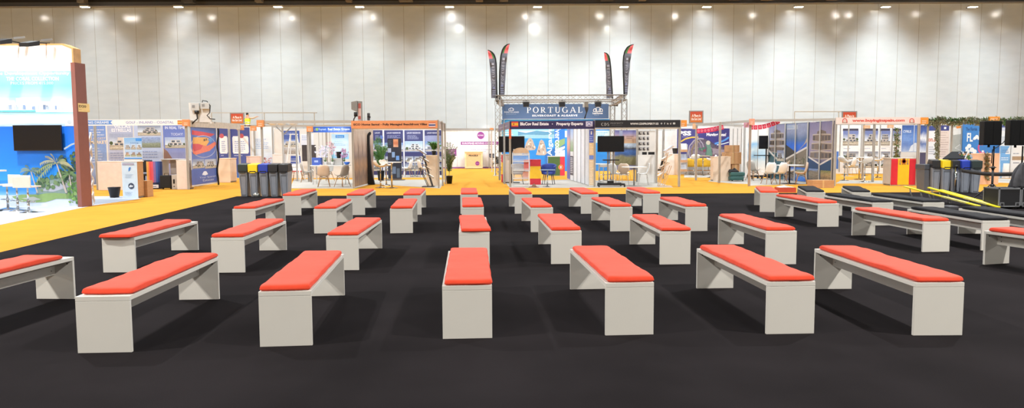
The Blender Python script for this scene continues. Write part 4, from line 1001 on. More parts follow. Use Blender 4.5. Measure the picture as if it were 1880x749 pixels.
LID = {'dark green': mat('dark green lid', '#22302e', .45), 'yellow': mat('yellow lid', '#f2d21c', .45), 'blue': mat('blue lid', '#1e3aa6', .45), 'black': mat('black lid', '#1c1c21', .45), 'soft black': mat('soft black lid', '#202024', .45)}
BN = {k: make_bin(m, 'x', 'x') for k, m in LID.items()}
used = set()
def place_bin(k, px, py, label, group, rz=0, z=0.0):
    p = G(px, py, z)+Vector((0, .275, 0))
    if k not in used:
        used.add(k); o = BN[k]; o.location = p; o.rotation_euler = (0, 0, R(rz)); o['label'] = label; o['group'] = group
    else: o = dup(BN[k], p, R(rz), label, group)
for k, px, py, lab in (('dark green', 446.5, 361, 'grey bin with dark green lid, first of the five by the carpet corner'), ('yellow', 465, 361.2, 'grey bin with yellow lid beside the dark green lidded bin'),
                   ('blue', 484, 361.2, 'grey bin with blue lid, middle one of the five left bins'), ('black', 502, 361.2, 'grey bin with black lid directly right of the blue lidded bin'),
                   ('soft black', 521, 361.2, 'grey bin with black lid at the right end of the five left bins')):
    place_bin(k, px, py, lab, 'five recycling bins at the carpet corner', 2)
# crumpled foil beside a foot of the bins
p = G(474, 361.5); b = MB(); rn = random.Random(8)
b.grid(lambda u, v: (p.x+.09*math.sin(3.14*u)*math.cos(6.283*v)*(1+.35*math.sin(9*v+5*u)), p.y-.12+.07*math.sin(3.14*u)*math.sin(6.283*v), .07-.07*math.cos(3.14*u)*(1+.25*math.sin(12*v))), 8, 14, mat('crumpled foil', '#b9bdb9', .3, .7))
tag(b.build('foil_wrapper'), 'small crumpled silver wrapper on the carpet between yellow and blue lidded bins', 'wrapper')

# ---- hall signs, worker on a lift, hand rail --------------------------------------------------
place_sun_sign('orange hall sign at the left, beside the worker in the yellow vest', 422, 207, 448.5, 228, 37.6, 0)
YW = 50.0; p = at(458, 228, YW); zf = at(458, 228, YW).z-1.02
t = thing('platform_lift', 'small lift platform behind the left booths, under the worker', 'lift', (p.x, YW, 0))
b = MB(); b.box((p.x-.7, YW-.4, .12), (p.x+.7, YW+.4, .45), mat('lift orange paint', '#c8702c', .5)); b.build('chassis', t, .02)
for x in (-.5, .5):
    for y in (-.42, .42): b = MB(); b.tube([(p.x+x, YW+y-.05, .13), (p.x+x, YW+y+.05, .13)], .13, BLACK, 14); b.build('wheel', t)
b = MB(); n = 3; hh = (zf-.1-.45)/n
for i in range(n):
    for y in (-.3, .3):
        b.bar((p.x-.55, YW+y, .45+hh*i), (p.x+.55, YW+y, .45+hh*(i+1)), .05, .06, ALUD); b.bar((p.x+.55, YW+y*.9, .45+hh*i), (p.x-.55, YW+y*.9, .45+hh*(i+1)), .05, .06, ALUD)
b.build('scissor_arms', t)
b = MB(); b.box((p.x-.7, YW-.4, zf-.1), (p.x+.7, YW+.4, zf), ALUD); b.build('platform', t)
b = MB()
for x in (-.68, .68):
    for y in (-.38, .38): b.tube([(p.x+x, YW+y, zf), (p.x+x, YW+y, zf+.95)], .02, ALU, 6)
for z in (.5, .95):
    b.tube([(p.x-.68, YW-.38, zf+z), (p.x+.68, YW-.38, zf+z), (p.x+.68, YW+.38, zf+z), (p.x-.68, YW+.38, zf+z), (p.x-.68, YW-.38, zf+z)], .018, ALU, 6)
b.build('guard_rail', t)
# the worker: one skinned body, hair, vest and trousers as clothing
def skin(name, nodes, edges, m, parent, sub=2):
    me = bpy.data.meshes.new(name); me.from_pydata([n[0] for n in nodes], edges, []); o = bpy.data.objects.new(name, me); C.objects.link(o)
    md = o.modifiers.new('Skin', 'SKIN'); sv = me.skin_vertices[0].data
    for i, n in enumerate(nodes): sv[i].radius = (n[1], n[2] if len(n) > 2 else n[1])
    sv[0].use_root = True
    o.modifiers.new('Sub', 'SUBSURF').levels = sub
    dg = bpy.context.evaluated_depsgraph_get(); dg.update(); m2 = bpy.data.meshes.new_from_object(o.evaluated_get(dg)); bpy.data.objects.remove(o)
    m2.materials.clear(); m2.materials.append(m)
    for q in m2.polygons: q.use_smooth = True
    o = bpy.data.objects.new(name, m2); C.objects.link(o); o.parent = parent; return o
t = thing('person', 'worker in a yellow high visibility vest, arm stretched to the right above the booths', 'person', (p.x-.12, YW, zf+.001), R(-25))
SK = mat('skin', '#c99a7e', .6)
nodes = [((0, 0, .95), .15, .11), ((0, 0, 1.15), .14, .1), ((0, 0, 1.38), .17, .11), ((0, 0, 1.5), .07), ((0, .01, 1.6), .075, .085), ((0, .015, 1.7), .085, .1), ((0, 0, 1.77), .05),
         ((.1, 0, .9), .1), ((.12, .02, .5), .065), ((.12, 0, .1), .045), ((.13, .14, .04), .04), ((-.1, 0, .9), .1), ((-.12, .02, .5), .065), ((-.12, 0, .1), .045), ((-.13, .14, .04), .04),
         ((.2, 0, 1.44), .06), ((.42, .08, 1.42), .048), ((.66, .18, 1.52), .036), ((.72, .2, 1.53), .032, .02), ((-.2, 0, 1.44), .06), ((-.26, .05, 1.16), .048), ((-.2, .28, 1.12), .036), ((-.18, .34, 1.12), .032, .02)]
edges = [(0, 1), (1, 2), (2, 3), (3, 4), (4, 5), (5, 6), (0, 7), (7, 8), (8, 9), (9, 10), (0, 11), (11, 12), (12, 13), (13, 14), (2, 15), (15, 16), (16, 17), (17, 18), (2, 19), (19, 20), (20, 21), (21, 22)]
for hnd, dx, dy in ((18, (1, .25), (-.3, 1)), (22, (.2, 1), (1, -.2))):
    hx = Vector(nodes[hnd][0])
    for k in range(5):
        o1 = (k-2)*.016; ln = (.045, .075, .085, .08, .06)[k] if k else .05
        a = hx+Vector((dx[0]*.03+dy[0]*o1, dx[1]*.03+dy[1]*o1, .01*(k == 0))); e = a+Vector((dx[0]*ln+dy[0]*o1*.6, dx[1]*ln+dy[1]*o1*.6, -.012-.02*(k > 0)))
        nodes += [(tuple(a), .009), (tuple(e), .0075)]; edges += [(hnd, len(nodes)-2), (len(nodes)-2, len(nodes)-1)]
nodes += [((0, .1, 1.66), .02), ((.085, .0, 1.66), .018), ((-.085, .0, 1.66), .018)]; edges += [(5, len(nodes)-3), (5, len(nodes)-2), (5, len(nodes)-1)]
skin('body', nodes, edges, SK, t)
skin('hair', [((0, -.02, 1.62), .09, .085), ((0, -.012, 1.72), .1, .105), ((0, 0, 1.8), .06)], [(0, 1), (1, 2)], mat('dark hair', '#1d1917', .7), t)
HV = mat('yellow vest cloth', '#dfee2c', .7)
skin('vest', [((0, 0, .88), .2, .16), ((0, 0, 1.15), .19, .15), ((0, 0, 1.38), .21, .15), ((0, 0, 1.46), .12, .12), ((.2, 0, 1.42), .09), ((-.2, 0, 1.42), .09)], [(0, 1), (1, 2), (2, 3), (2, 4), (2, 5)], HV, t)
b = MB()
for z in (.98, 1.12): b.lathe([(.206, z), (.21, z+.02), (.206, z+.05)], (0, 0, 0), mat('reflective tape', '#d9dcd9', .3, .3), 20, 1, .8)
o = b.build('reflective_band', None); o.parent = t; o.location = (0, 0, .98)
skin('sleeve', [((.18, 0, 1.44), .075), ((.42, .08, 1.42), .062), ((.6, .155, 1.5), .052)], [(0, 1), (1, 2)], mat('beige sleeve', '#b9aa96', .8), t)
skin('sleeve', [((-.18, 0, 1.44), .075), ((-.26, .05, 1.17), .062), ((-.21, .24, 1.13), .052)], [(0, 1), (1, 2)], mat('beige sleeve', '#b9aa96', .8), t)
skin('trousers', [((0, 0, .98), .17, .13), ((.1, 0, .88), .12), ((.12, .02, .5), .085), ((.12, 0, .1), .07), ((-.1, 0, .88), .12), ((-.12, .02, .5), .085), ((-.12, 0, .1), .07)], [(0, 1), (1, 2), (2, 3), (0, 4), (4, 5), (5, 6)], mat('navy trousers', '#20263c', .8), t)
# thin rail in front of the hall wall, left
YH = 56.0
def hand_rail(label, x0, x1, py, drops):
    a = at(x0, py, YH); c = at(x1, py, YH); t = thing('hand_rail', label, 'rail', ((a.x+c.x)/2, YH, 0), group='thin rails before the hall wall')
    b = MB(); b.bar(a, c, .07, .07, ALU); b.build('top_rail', t)
    for px in drops: q = at(px, py, YH); b = MB(); b.bar((q.x, YH, 0), (q.x, YH, q.z), .06, .06, ALU); b.build('post', t)
hand_rail('thin grey rail above the left booths, in front of the hall wall', 388, 582, 207, (388, 485, 577))
hand_rail('thin grey rail left of the orange sign above the spain booth fascia', 1459, 1545, 205, (1459, 1540))
# boxes on top of the ECO fascia
t = thing('control_cabinet', 'grey control box with a red and white board above the orange fascia', 'control box', at(656, 221.5, 27.85)+Vector((0, 0, -.05)))
Yc = 27.85; a = at(646, 206, Yc); c = at(656, 187, Yc)
b = MB(); b.hexa([(a.x, Yc-.1, a.z+.1), (c.x, Yc-.1, a.z), (c.x, Yc+.12, a.z), (a.x, Yc+.12, a.z+.1), (a.x, Yc-.1, c.z), (c.x, Yc-.1, c.z+.04), (c.x, Yc+.12, c.z+.04), (a.x, Yc+.12, c.z)], mat('mid grey enamel', '#8d8d8b', .45)); b.build('box', t, .01)
b = MB()
for k in range(3): b.box((a.x+.04+k*.05, Yc-.108, a.z+.14), (a.x+.065+k*.05, Yc-.1, c.z-.04), ALUD)
b.build('cooling_fins', t)
a2 = at(657, 221, Yc); c2 = at(663, 189, Yc); b = MB(); b.box((a2.x, Yc, a2.z-.1), (c2.x, Yc+.05, c2.z), ALU); b.build('board', t)
s = flat(Yc-.002); s.rect(657.5, 189.5, 662.5, 199, K('#b4584e'), 0); s.rect(657.5, 199, 662.5, 213, K('#d8b4ac'), 0); s.rect(657.5, 213, 662.5, 219, K('#b4584e'), 0); s.done('board_print', t)
b = MB(); b.bar((c.x-.02, Yc+.02, c.z), (c2.x, Yc+.02, c2.z+.03), .05, .06, ALUD); b.bar((c2.x+.02, Yc+.02, a2.z-.1), (c2.x+.02, Yc+.02, c2.z+.06), .03, .05, ALUD); b.build('bracket', t)
b = MB(); q = at(653, 206, Yc); b.tube([q, q-Vector((0, 0, .16))], .07, BLACK, 10); b.tube([q-Vector((0, 0, .14)), at(650, 218, Yc), at(649, 223, Yc)], .022, BLACK, 6); b.build('cable', t)
t = thing('black_speaker', 'small black device standing on the orange fascia, right of the control box', 'device', at(676.5, 221.5, Yc)+Vector((0, 0, -.03)))
b = MB(); a = at(674.5, 221, Yc); c = at(679, 207.5, Yc); b.box((a.x, Yc-.05, a.z), (c.x, Yc+.05, c.z), mat('dark grey plastic', '#46464a', .5)); b.build('body', t, .02)
b = MB(); q = at(680, 215, Yc); b.tube([q-Vector((.06, 0, 0)), q], .04, BLACK, 10); b.tube([at(676, 214, Yc-.08), at(676, 214, Yc-.04)], .035, BLACK, 12); b.build('knob', t)

# ---- ECO Home Samui booth -----------------------------------------------------------------------
Y = 27.6
t = booth('booth with orange ECO Home Samui fascia and wood printed side wall', 728, Y)
def deco(s):
    s.text(649, 226.3, 784, 231.3, 'ECO Home Samui - Fully Managed Beachfront Villas', K('#54352a'), 1, .05)
    for y0, y1, c in ((225, 226.6, '#c8564a'), (226.6, 228.2, '#f2ece8'), (228.2, 231, '#3a3f86'), (231, 232.6, '#f2ece8'), (232.6, 234, '#c8564a')): s.rect(787, y0, 799.5, y1, K(c), 1)
a = at(645, 221, Y); c = at(803.5, 221, Y)
fascia(t, (a.x, Y-.05), (c.x, Y-.05), at(725, 235.5, Y).z, at(725, 221.5, Y).z, mat('orange fascia board', '#ea9a68', .5), deco=deco)
rail(t, (a.x, Y+.02, 2.22), (c.x, Y+.02, 2.22), .05, .06, SHELLW)
WALU = mat('warm aluminium', '#b8afa4', .45, 0)
tube_post(t, 648.5, Y, 2.5, m=WALU); tube_post(t, 805, Y, 2.55, w=.07, m=WALU); tube_post(t, 812.5, 28.9, 2.55, w=.06, m=WALU); tube_post(t, 817.5, 30.4, 2.5, w=.06, m=WALU)
s = Sheet((at(806, 300, Y).x, Y), (at(819, 300, 31.2).x, 31.2)); s.slab(0, 2.23, s.len, 2.52, mat('taupe fascia back', '#b09c90', .5), .03); s.lines(808, 224, 816, 230, 1, K('#8a786c'), 1); s.done('side_fascia', t)
# wood printed wall going back
A = (at(650, 300, Y+.1).x, Y+.1); Bq = (at(686, 300, 31.4).x, 31.4)
s = Sheet(A, Bq); s.slab(0, .05, s.len, 2.5, mat('weathered planks print', '#9a8576', .6, var=.25, sc=3, stretch=(4, 4, .6)), .04)
WP = photo('beach at sunset print', [(0, '#8a7464'), (.25, '#77665c'), (.45, '#927c6c'), (.6, '#aa9484'), (.8, '#c0ac9c'), (1, '#b8a696')], .45, 3.2, .14, 9, xs=.8)
n = 5
for i in range(n): s.rs(s.len*i/n+.015, .08, s.len*(i+1)/n-.015, 2.48, photo('beach at sunset print %d' % i, [(0, ('#94785f', '#87705c')[i % 2]), (.2, '#6b564c'), (.34, '#a07c5c'), (.46, '#74625a'), (.6, '#a89080'), (.8, '#c8b6a6'), (1, '#b8a898')], .5, 3.2, .25, 9, xs=.8), 1)
s.done('wood_print_wall', t)
spot((at(728, 230, 28.5).x, 28.6, 2.45), (at(728, 300, 30).x, 30.3, 0), PW*40, 130, (1, .97, .92), .1, 1)
# booth row behind it, across the aisle
YB = 39.6
t = booth('booth of dark blue property posters behind the ECO booth', 745, YB)
s = flat(YB); s.base(672, 235, 812, 322, mat('bright white panel', '#e9eaee', .5), .05)
DB = photo('navy poster print', [(0, '#3d3a66'), (.5, '#34386c'), (1, '#3a3f78')], .2, 2, .03)
for i, (x0, x1) in enumerate(((684, 703), (706, 740.5), (743, 777), (780, 812))):
    s.rect(x0, 239, x1, 321, DB, 1); s.text(x0+4, 242.5, x1-5, 245.5, 'LUXURY RESIDENCES' if x1-x0 > 25 else 'LUXURY', K('#d4d8ee'), 2, .02); s.lines(x0+5, 248, x1-5, 256, 4, K('#9ea6cc'), 2, i)
    if i == 3: s.rect(x0, 249, x1, 259, K('#8d97c4'), 1.5)
    s.villa(x0+.5, 259 if i > 1 else 262, x1-.5, 279, 60+i*3, '#a6c2e6' if i == 2 else '#7f9cd0', '#dfe3ea' if i == 2 else '#8a8fa4', '#5a74a8', 2, storeys=3 if i == 2 else 2)
    s.villa(x0+1.5, 287, x0+(x1-x0)*.48, 297, 71+i, '#9aa4b8', '#7c7672', l=2); s.villa(x0+(x1-x0)*.52, 287, x1-1.5, 297, 81+i, '#9aa4b8', '#8a8078', l=2)
    s.villa(x0+1.5, 300, x1-1.5, 314, 91+i, '#8892aa', '#8a827e', l=2)
s.circ(700, 252, 3.5, K('#5d78c0'), 3); s.done('poster_wall', t)
spot((at(745, 232, 38).x, 38, 2.5), (at(745, 280, 39.6).x, 39.6, 1.2), PW*44, 130, (.95, .97, 1), .1, 1)
tube_post(t, 812, YB-.1, 2.5); tube_post(t, 673, YB-.1, 2.5)
booth_floor([G(676, 326.5), G(775, 326), G(812, 326), G(812, 321), G(676, 321)])
# black brochure rack
p = G(725, 331, .006); t = thing('brochure_rack', 'tall black brochure rack with small leaflets and an orange sheet, between the bar tables', 'rack', p)
s = flat(p.y); s.base(712, 254.5, 737, 329, mat('black rack board', '#2b2d3a', .5), .06)
s.rect(722, 255.5, 731, 270, photo('orange leaflet', [(0, '#e8b090'), (.5, '#c9744e'), (1, '#e2a07a')], .5, 4, .25), 1); s.lines(713, 257, 721, 266, 4, K('#5c6072'), 1)
s.rect(712, 272, 718, 280, K('#b4bcd6'), 1); s.rect(719.5, 279, 725, 289, K('#88a4cc'), 1); s.rect(727, 286, 733, 294, K('#6f9fe0'), 1); s.rect(721, 306, 727, 319, K('#6a7a94'), 1); s.rect(728.5, 309, 734, 326, K('#5c6878'), 1); s.rect(713, 296, 719, 303, K('#424a60'), 1)
s.done('board', t)
b = MB(); b.box((p.x-.42, p.y+.0, .006), (p.x+.42, p.y+.4, .03), BLACK); b.build('foot_plate', t)
# palm in a black pot
def potted_palm(label, px, py, ztop, w, n=16, seed=1, potr=.16, poth=.3, z=.006, y=None, lf=LEAF):
    rn = random.Random(seed); p = G(px, py, z) if y is None else Vector((at(px, 300, y).x, y, z)); t = thing('potted_palm', label, 'plant', p)
    b = MB(); b.lathe([(potr*.75, 0), (potr, poth), (potr*1.05, poth), (potr*1.05, poth+.03), (potr*.9, poth+.03), (potr*.8, poth-.03)], p, BLACK, 16); b.build('pot', t)
    b = MB(); lv = MB(); H = ztop-z
    for i in range(n):
        a = rn.uniform(0, 6.283); r = w*rn.uniform(.25, 1); top = H*rn.uniform(.6, 1); pts = []
        for k in range(8):
            f = k/7; pts.append(p+Vector((r*f**1.8*math.cos(a), r*f**1.8*math.sin(a), poth+(top-poth)*(f**.75)-.18*r*f**4)))
        b.tube(pts, [.010*(1-.7*k/7) for k in range(8)], lf, 5)
        for k in range(2, 8):
            d = (pts[k]-pts[k-1]).normalized(); sd = d.cross(Vector((0, 0, 1))); sd = sd.normalized() if sd.length > .01 else Vector((1, 0, 0))
            for q in range(3):
                base = pts[k-1].lerp(pts[k], q/3)
                for sg in (-1, 1):
                    ln = w*rn.uniform(.28, .5); e = base+sd*sg*ln*.75+d*ln*.5-Vector((0, 0, ln*.35)); mid = base.lerp(e, .45)+Vector((0, 0, .03))
                    lv.poly([base, mid+d*.02, e, mid-d*.02], lf)
    b.build('stalks', t); lv.build('leaves', t); return t
potted_palm('green palm in a black pot behind the beige stools in the ECO booth', 699.5, 331, 2.15, .52, 18, 3, .17, .42)
# bar stools and high table
sA = bar_stool('beige bar stool in the ECO booth, in front', CREAM, zs=.78, back=.2, group='bar stools in the ECO booth'); put(sA, 699, 344.5, -68)
putd(sA, 709.5, 340.5, -120, 'beige bar stool in the ECO booth, half behind the one in front', group='bar stools in the ECO booth')
round_table('white high table on a chrome column between the beige stools and the white chair', 719.5, 345, .38, .98, group=None)
wc = shell_chair('white shell chair behind the high table, before the dark blue posters', SHELLW); put(wc, 748, 325, 80)
wc2 = shell_chair('beige shell chair behind the leaflet stand in the ECO booth', CREAM); put(wc2, 776, 325, -60)
tb = round_table('white round table across the aisle between the white and beige shell chairs', 762, 324, .42, .74)
# black curved stand at the wood wall
p = G(680.5, 339, .006); b = MB()
pr = [(-.16, 0), (-.13, .4), (-.17, 1.0), (-.2, 1.6), (-.17, 2.0), (-.09, 2.14), (.02, 2.2), (.06, 2.12), (-.02, 2.02), (-.03, 1.7), (.02, 1.0), (.1, .4), (.22, 0)]
b.prism([(p.x+x*.75, p.y, .006+z*.985) for x, z in pr], (0, .16, 0), mat('black fabric', '#1c1c20', .8))
tag(b.build('folded_black_cover', bevel=.02), 'tall narrow black cloth covered stand leaning by the wood printed wall', 'stand')
# counter and zigzag leaflet stand at the right
counter('beige counter inside the ECO booth behind the leaflet stand', 783, 803.5, 285, 341, .5, mat('beige laminate 2', '#d8c4ac', .5))
p = G(800, 341, .006); zc = at(793, 285, p.y+.0).z
potted_palm('green palm on the beige counter in the ECO booth', 797, 300, zc+.62, .3, 12, 5, .09, .14, z=zc+.001, y=p.y+.2)
potted_palm('green palm in a black pot outside the right corner of the ECO booth', 825, 337, 1.75, .42, 16, 9, .14, .3, lf=mat('olive leaves', '#6c7a4c', .5, var=.4, sc=15))
def zigzag(label, pxl, pxr, ytop, ybase, group=None, n=4, flip=1, m=BLACK, sheets=True, seed=1, where='beside the beige ECO counter'):
    """folding leaflet stand: two leaning legs and wire trays, leaflets in the trays"""
    p = G((pxl+pxr)/2, ybase, .006); h = at((pxl+pxr)/2, ytop, p.y).z; w = at(pxr, 300, p.y).x-at(pxl, 300, p.y).x; t = thing('leaflet_stand', label, 'leaflet stand', p, group=group); rn = random.Random(seed)
    x0 = p.x+flip*w*.35; x1 = p.x-flip*w*.25
    for dy in (0, .32):
        b = MB(); b.bar((x0, p.y+dy, .006), (x1, p.y+dy, h*.82), .05, .03, m); b.build('leg', t)
        b = MB(); b.bar((x0-flip*.16, p.y+dy, .006), (x1-flip*.14, p.y+dy, h*.5), .04, .02, m); b.build('strut', t)
    b = MB(); b.box((min(x0, x0-flip*.4), p.y-.02, .006), (max(x0, x0-flip*.4)+.06, p.y+.36, .035), m); b.build('foot_plate', t)
    for i in range(n):
        f = (i+.6)/n; z = h*(.14+.8*f); cx = x0+(x1-x0)*f/1.0-flip*.04
        q = [Vector((cx-flip*.22, p.y-.02, z+.17)), Vector((cx+flip*.12, p.y-.02, z-.05)), Vector((cx+flip*.12, p.y+.34, z-.05)), Vector((cx-flip*.22, p.y+.34, z+.17))]
        b = MB(); b.tube(q+q[:1], .012, m if m is not BLACK else CHROME, 6); b.tube([q[0].lerp(q[1], .5), q[3].lerp(q[2], .5)], .008, CHROME, 6); b.build('tray', t)
        if sheets:
            o = MB(); e = Vector((flip*.05, 0, .02)); o.prism([v+Vector((flip*.03, 0, .03)) for v in (q[0].lerp(q[1], .08), q[0].lerp(q[1], .92), q[3].lerp(q[2], .92), q[3].lerp(q[2], .08))], (.0, 0, .012), rn.choice((K('#e3ded6'), K('#c9d4e4'), K('#c9b49c'))), None)
            o2 = tag(o.build('leaflet'), 'printed leaflets in the %s tray of the folding stand %s' % (('lowest', 'second lowest', 'second highest', 'highest')[i], where), 'leaflets', 'leaflets in the stand '+where)
    return t
zigzag('folding chrome leaflet stand leaning in the ECO booth', 770, 798, 272, 343.5, flip=1, n=4)
# ---- European moving stand, far back --------------------------------------------------------------
Y = 50.5
t = booth('white far stand with purple circle and EUROPEAN MOVING band', 868, Y)
PUR = mat('purple print', '#8a3a8c', .5, var=.04); s = flat(Y)
s.base(812, 239.5, 925, 309.5, mat('bright white panel', '#e9eaee', .5), .05)
s.rect(812, 306.5, 925, 309.5, K('#8d5a9c'), 1)
s.circ(883.5, 249.5, 6.8, K('#c9b4d8'), 1); s.circ(882.5, 248.5, 6.6, PUR, 2); s.text(877.5, 247.3, 887.5, 249.8, 'MOVING', K('#ead8ee'), 3, .03)
s.rect(846, 260, 918, 265.8, PUR, 1); s.text(848.5, 261.3, 912, 264.6, 'EUROPEAN MOVING COMPANY', K('#eddcf0'), 2, .04)
s.lines(848, 268, 905, 270, 1, K('#b9aacb'), 1, 1); s.text(864.5, 273, 902, 275.5, 'www.the-movers.eu', K('#8a78b0'), 1); s.lines(885, 277, 896, 279, 1, K('#a999c4'), 1, 2)
s.rect(818.5, 273.5, 838, 286.5, PUR, 1); s.lines(819.5, 275, 837.5, 286, 3, K('#dcb9de'), 2, 3)
s.text(820, 243, 836, 244.6, 'services', K('#a9a4c8'), 1); s.lines(820, 248, 832, 270, 6, K('#c3c0da'), 1, 5, .25)
for px in (839, 868.5, 898): s.rect(px, 240, px+.8, 306, K('#c9cad0'), .5)
s.done('printed_panel', t)
rail(t, at(812, 237.5, Y), at(925, 237.5, Y), .1, .14, ALUD)
for px in (817, 898): tube_post(t, px, Y-.12, 2.55, w=.07)
q = at(902.5, 238, 44.0); tt = thing('aisle_post', 'thin aluminium post with a small orange cap in the middle aisle', 'post', (q.x, 44, 0))
b = MB(); b.cbox((q.x, 44, 0), (.07, .07, q.z), WALU); b.build('shaft', tt); b = MB(); b.cbox((q.x, 44, q.z), (.2, .12, .1), ORANGEBLK); b.build('cap', tt)
b = MB(); b.cbox((q.x, 44, 0), (.18, .18, .01), ALU); b.build('foot_plate', tt)
spot((at(868, 230, 48.5).x, 48.2, 3.2), (at(868, 280, Y).x, Y, 1.2), PW*104, 130, (.96, .96, 1), .1, 1)
# crate counter
p0 = G(853.5, 310, 0); p1 = G(886, 310, 0); hh = at(870, 278.5, p0.y).z; PLY = mat('plywood', '#d9b98c', .6, var=.08, sc=6, stretch=(1, 1, 6)); PLF = mat('pale pine frame', '#e6cfa4', .6, var=.08)
t = thing('crate_counter', 'plywood crate counter marked FRAGILE at the end of the middle aisle', 'counter', ((p0.x+p1.x)/2, p0.y+.4, 0)); w = p1.x-p0.x
b = MB(); b.box((p0.x+.02, p0.y+.03, .05), (p1.x-.02, p0.y+.77, hh-.03), PLY); b.build('body', t)
b = MB()
for a in ((p0.x, 0, .1, hh), (p1.x-.1, 0, .1, hh)): b.box((a[0], p0.y, .04), (a[0]+.1, p0.y+.032, hh-.03), PLF)
for z in (.04, hh-.13): b.box((p0.x+.1, p0.y, z), (p1.x-.1, p0.y+.031, z+.1), PLF)
b.build('frame', t, .003); b = MB(); b.box((p0.x-.03, p0.y-.03, hh-.03), (p1.x+.03, p0.y+.8, hh+.01), PLF); b.build('worktop', t, .004)
b = MB(); b.box((p0.x+.05, p0.y+.05, 0), (p1.x-.05, p0.y+.75, .05), ALUD); b.build('plinth', t)
s = flat(p0.y+.028); s.text(860.5, 284, 877.5, 287.2, 'FRAGILE', K('#4a3c30'), 1, .05); s.circ(876.5, 300, 3.9, PUR, 1); s.text(873.8, 299.2, 879.2, 300.8, 'moving', K('#d9b4dc'), 2); s.done('front_print', t)
ds = mat('dark grey seat', '#4c4a50', .6)
sB = bar_stool('dark bar stool left of the FRAGILE crate, under the purple box', ds, zs=.72, back=.24, group='dark stools at the far stand'); put(sB, 829, 310, 70, 0)
putd(sB, 851, 308.7, 170, 'dark stool just left behind the FRAGILE crate', 0, 'dark stools at the far stand'); putd(sB, 889.5, 308.7, 175, 'dark stool just right behind the FRAGILE crate', 0, 'dark stools at the far stand')
putd(sB, 905, 309.4, 200, 'dark stool beside the thin post, right of the FRAGILE crate', 0, 'dark stools at the far stand')
blk = shell_chair('black chair with a jacket, left of the PORTUGAL truss leg', BLACK, 'chrome'); put(blk, 911, 313, 150, 0)

# ---- PORTUGAL stand: truss tower frame, hung banner, printed back wall -----------------------------------
YF, YP = 38.4, 44.3
xl, xr_ = at(914, 300, YF).x, at(1145.5, 300, YF).x; xl2, xr2 = at(922, 300, YP).x, at(1124, 300, YP).x; ZT = at(1030, 179, YF).z
t = thing('truss_frame', 'aluminium truss frame over the blue PORTUGAL stand', 'truss', ((xl+xr_)/2, YF, 0))
TR = mat('truss aluminium', '#8f8c88', .45, .1)
def truss(p, q, w=.24, pitch=.32, name='truss_beam'):
    p = Vector(p); q = Vector(q); d = (q-p); L = d.length; d = d/L; u = Vector((0, 0, 1)) if abs(d.z) < .9 else Vector((0, 1, 0)); sd = d.cross(u).normalized(); u = sd.cross(d)
    b = MB(); co = [sd*a*w/2+u*c*w/2 for a, c in ((-1, -1), (1, -1), (1, 1), (-1, 1))]
    for c in co: b.tube([p+c, q+c], .026, TR, 6)
    n = int(L/pitch)
    for i in range(n):
        a0, a1 = p+d*(L*i/n), p+d*(L*(i+1)/n)
        for k in range(4):
            c0, c1 = co[k], co[(k+1) % 4]
            if i % 2: c0, c1 = c1, c0
            b.tube([a0+c0, a1+c1], .012, TR, 5, False)
    b.build(name, t)
truss((xl-.12, YF, ZT), (xr_+.12, YF, ZT)); truss((xl2-.12, YP, ZT), (xr2+.12, YP, ZT))
truss((xl, YF+.12, ZT), (xl2, YP-.12, ZT)); truss((xr_, YF+.12, ZT), (xr2, YP-.12, ZT))
for x, y in ((xl, YF), (xr_, YF), (xl2, YP), (xr2, YP)):
    truss((x, y, .02), (x, y, ZT-.12), .26, .34, 'truss_leg'); b = MB(); b.cbox((x, y, 0), (.5, .5, .02), ALU); b.build('foot_plate', t)
SCR = photo('bluish white cloth', [(0, '#dfeefa'), (1, '#e9f3fb')], .2, 2, .02)
b = MB(); b.box((xl-.18, YF-.16, .02), (xl-.14, YF+.2, ZT-.4), K('#d9e9f6')); b.build('leg_cover', t)
s = flat(YP-.16); BN_ = mat('slate blue banner', '#48648e', .6, var=.03, sc=2); s.base(922, 191, 1117.5, 218, BN_, .02)
W_ = K('#f0f3f6')
s.text(967, 196.5, 1069, 207, 'PORTUGAL', W_, 1, serif=True); s.text(977, 210.3, 1060, 213.8, 'SILVERCOAST & ALGARVE', K('#e6ebf2'), 1, .05, 1.25)
s.text(926, 204.5, 952.5, 207.3, 'PORTOLAND', K('#d4dcea'), 1, .02, 1.3); s.lines(929, 209, 949, 210.2, 1, K('#a9b8d0'), 1, 3)
def outline(s, pts, w, m, l):
    for (x0, y0), (x1, y1) in zip(pts, pts[1:]):
        L = math.hypot(x1-x0, y1-y0) or 1; nx, ny = -(y1-y0)/L*w/2, (x1-x0)/L*w/2
        s.poly([(x0-nx, y0-ny), (x1-nx, y1-ny), (x1+nx, y1+ny), (x0+nx, y0+ny)], m, l)
def arch(cx, y0, y1, r, n=10): return [(cx-r, y1)]+[(cx-r*math.cos(math.pi*i/n), y0+r-r*math.sin(math.pi*i/n)) for i in range(n+1)]+[(cx+r, y1)]
outline(s, [(934, 203), (934, 200), (938, 198), (943, 199.5), (943, 203), (934, 203)], .8, K('#d4dcea'), 1); outline(s, arch(939.5, 198, 203, 2.2), .7, K('#d4dcea'), 1.2)
for cx, r, y0 in ((1092.5, 3, 199.5), (1098, 4.3, 197), (1103, 3, 199.5)): outline(s, arch(cx, y0, 204.8, r), 1.0, W_, 1+cx*.001)
outline(s, [(1089.5, 204.8), (1106, 204.8)], 1, W_, 1.4); s.text(1088, 206.3, 1106.5, 209.3, 'LuxHomes', W_, 1, .04); s.lines(1091, 210.5, 1103, 211.6, 1, K('#c9d4e4'), 1, 6)
s.done('name_banner', t)
b = MB()
for px in (926, 957, 990, 1024, 1056, 1088, 1114): b.tube([at(px, 191, YP-.16), Vector((at(px, 191, YP-.16).x, YP-.02, ZT-.12))], .012, SHELLW, 5)
b.build('banner_strap', t)
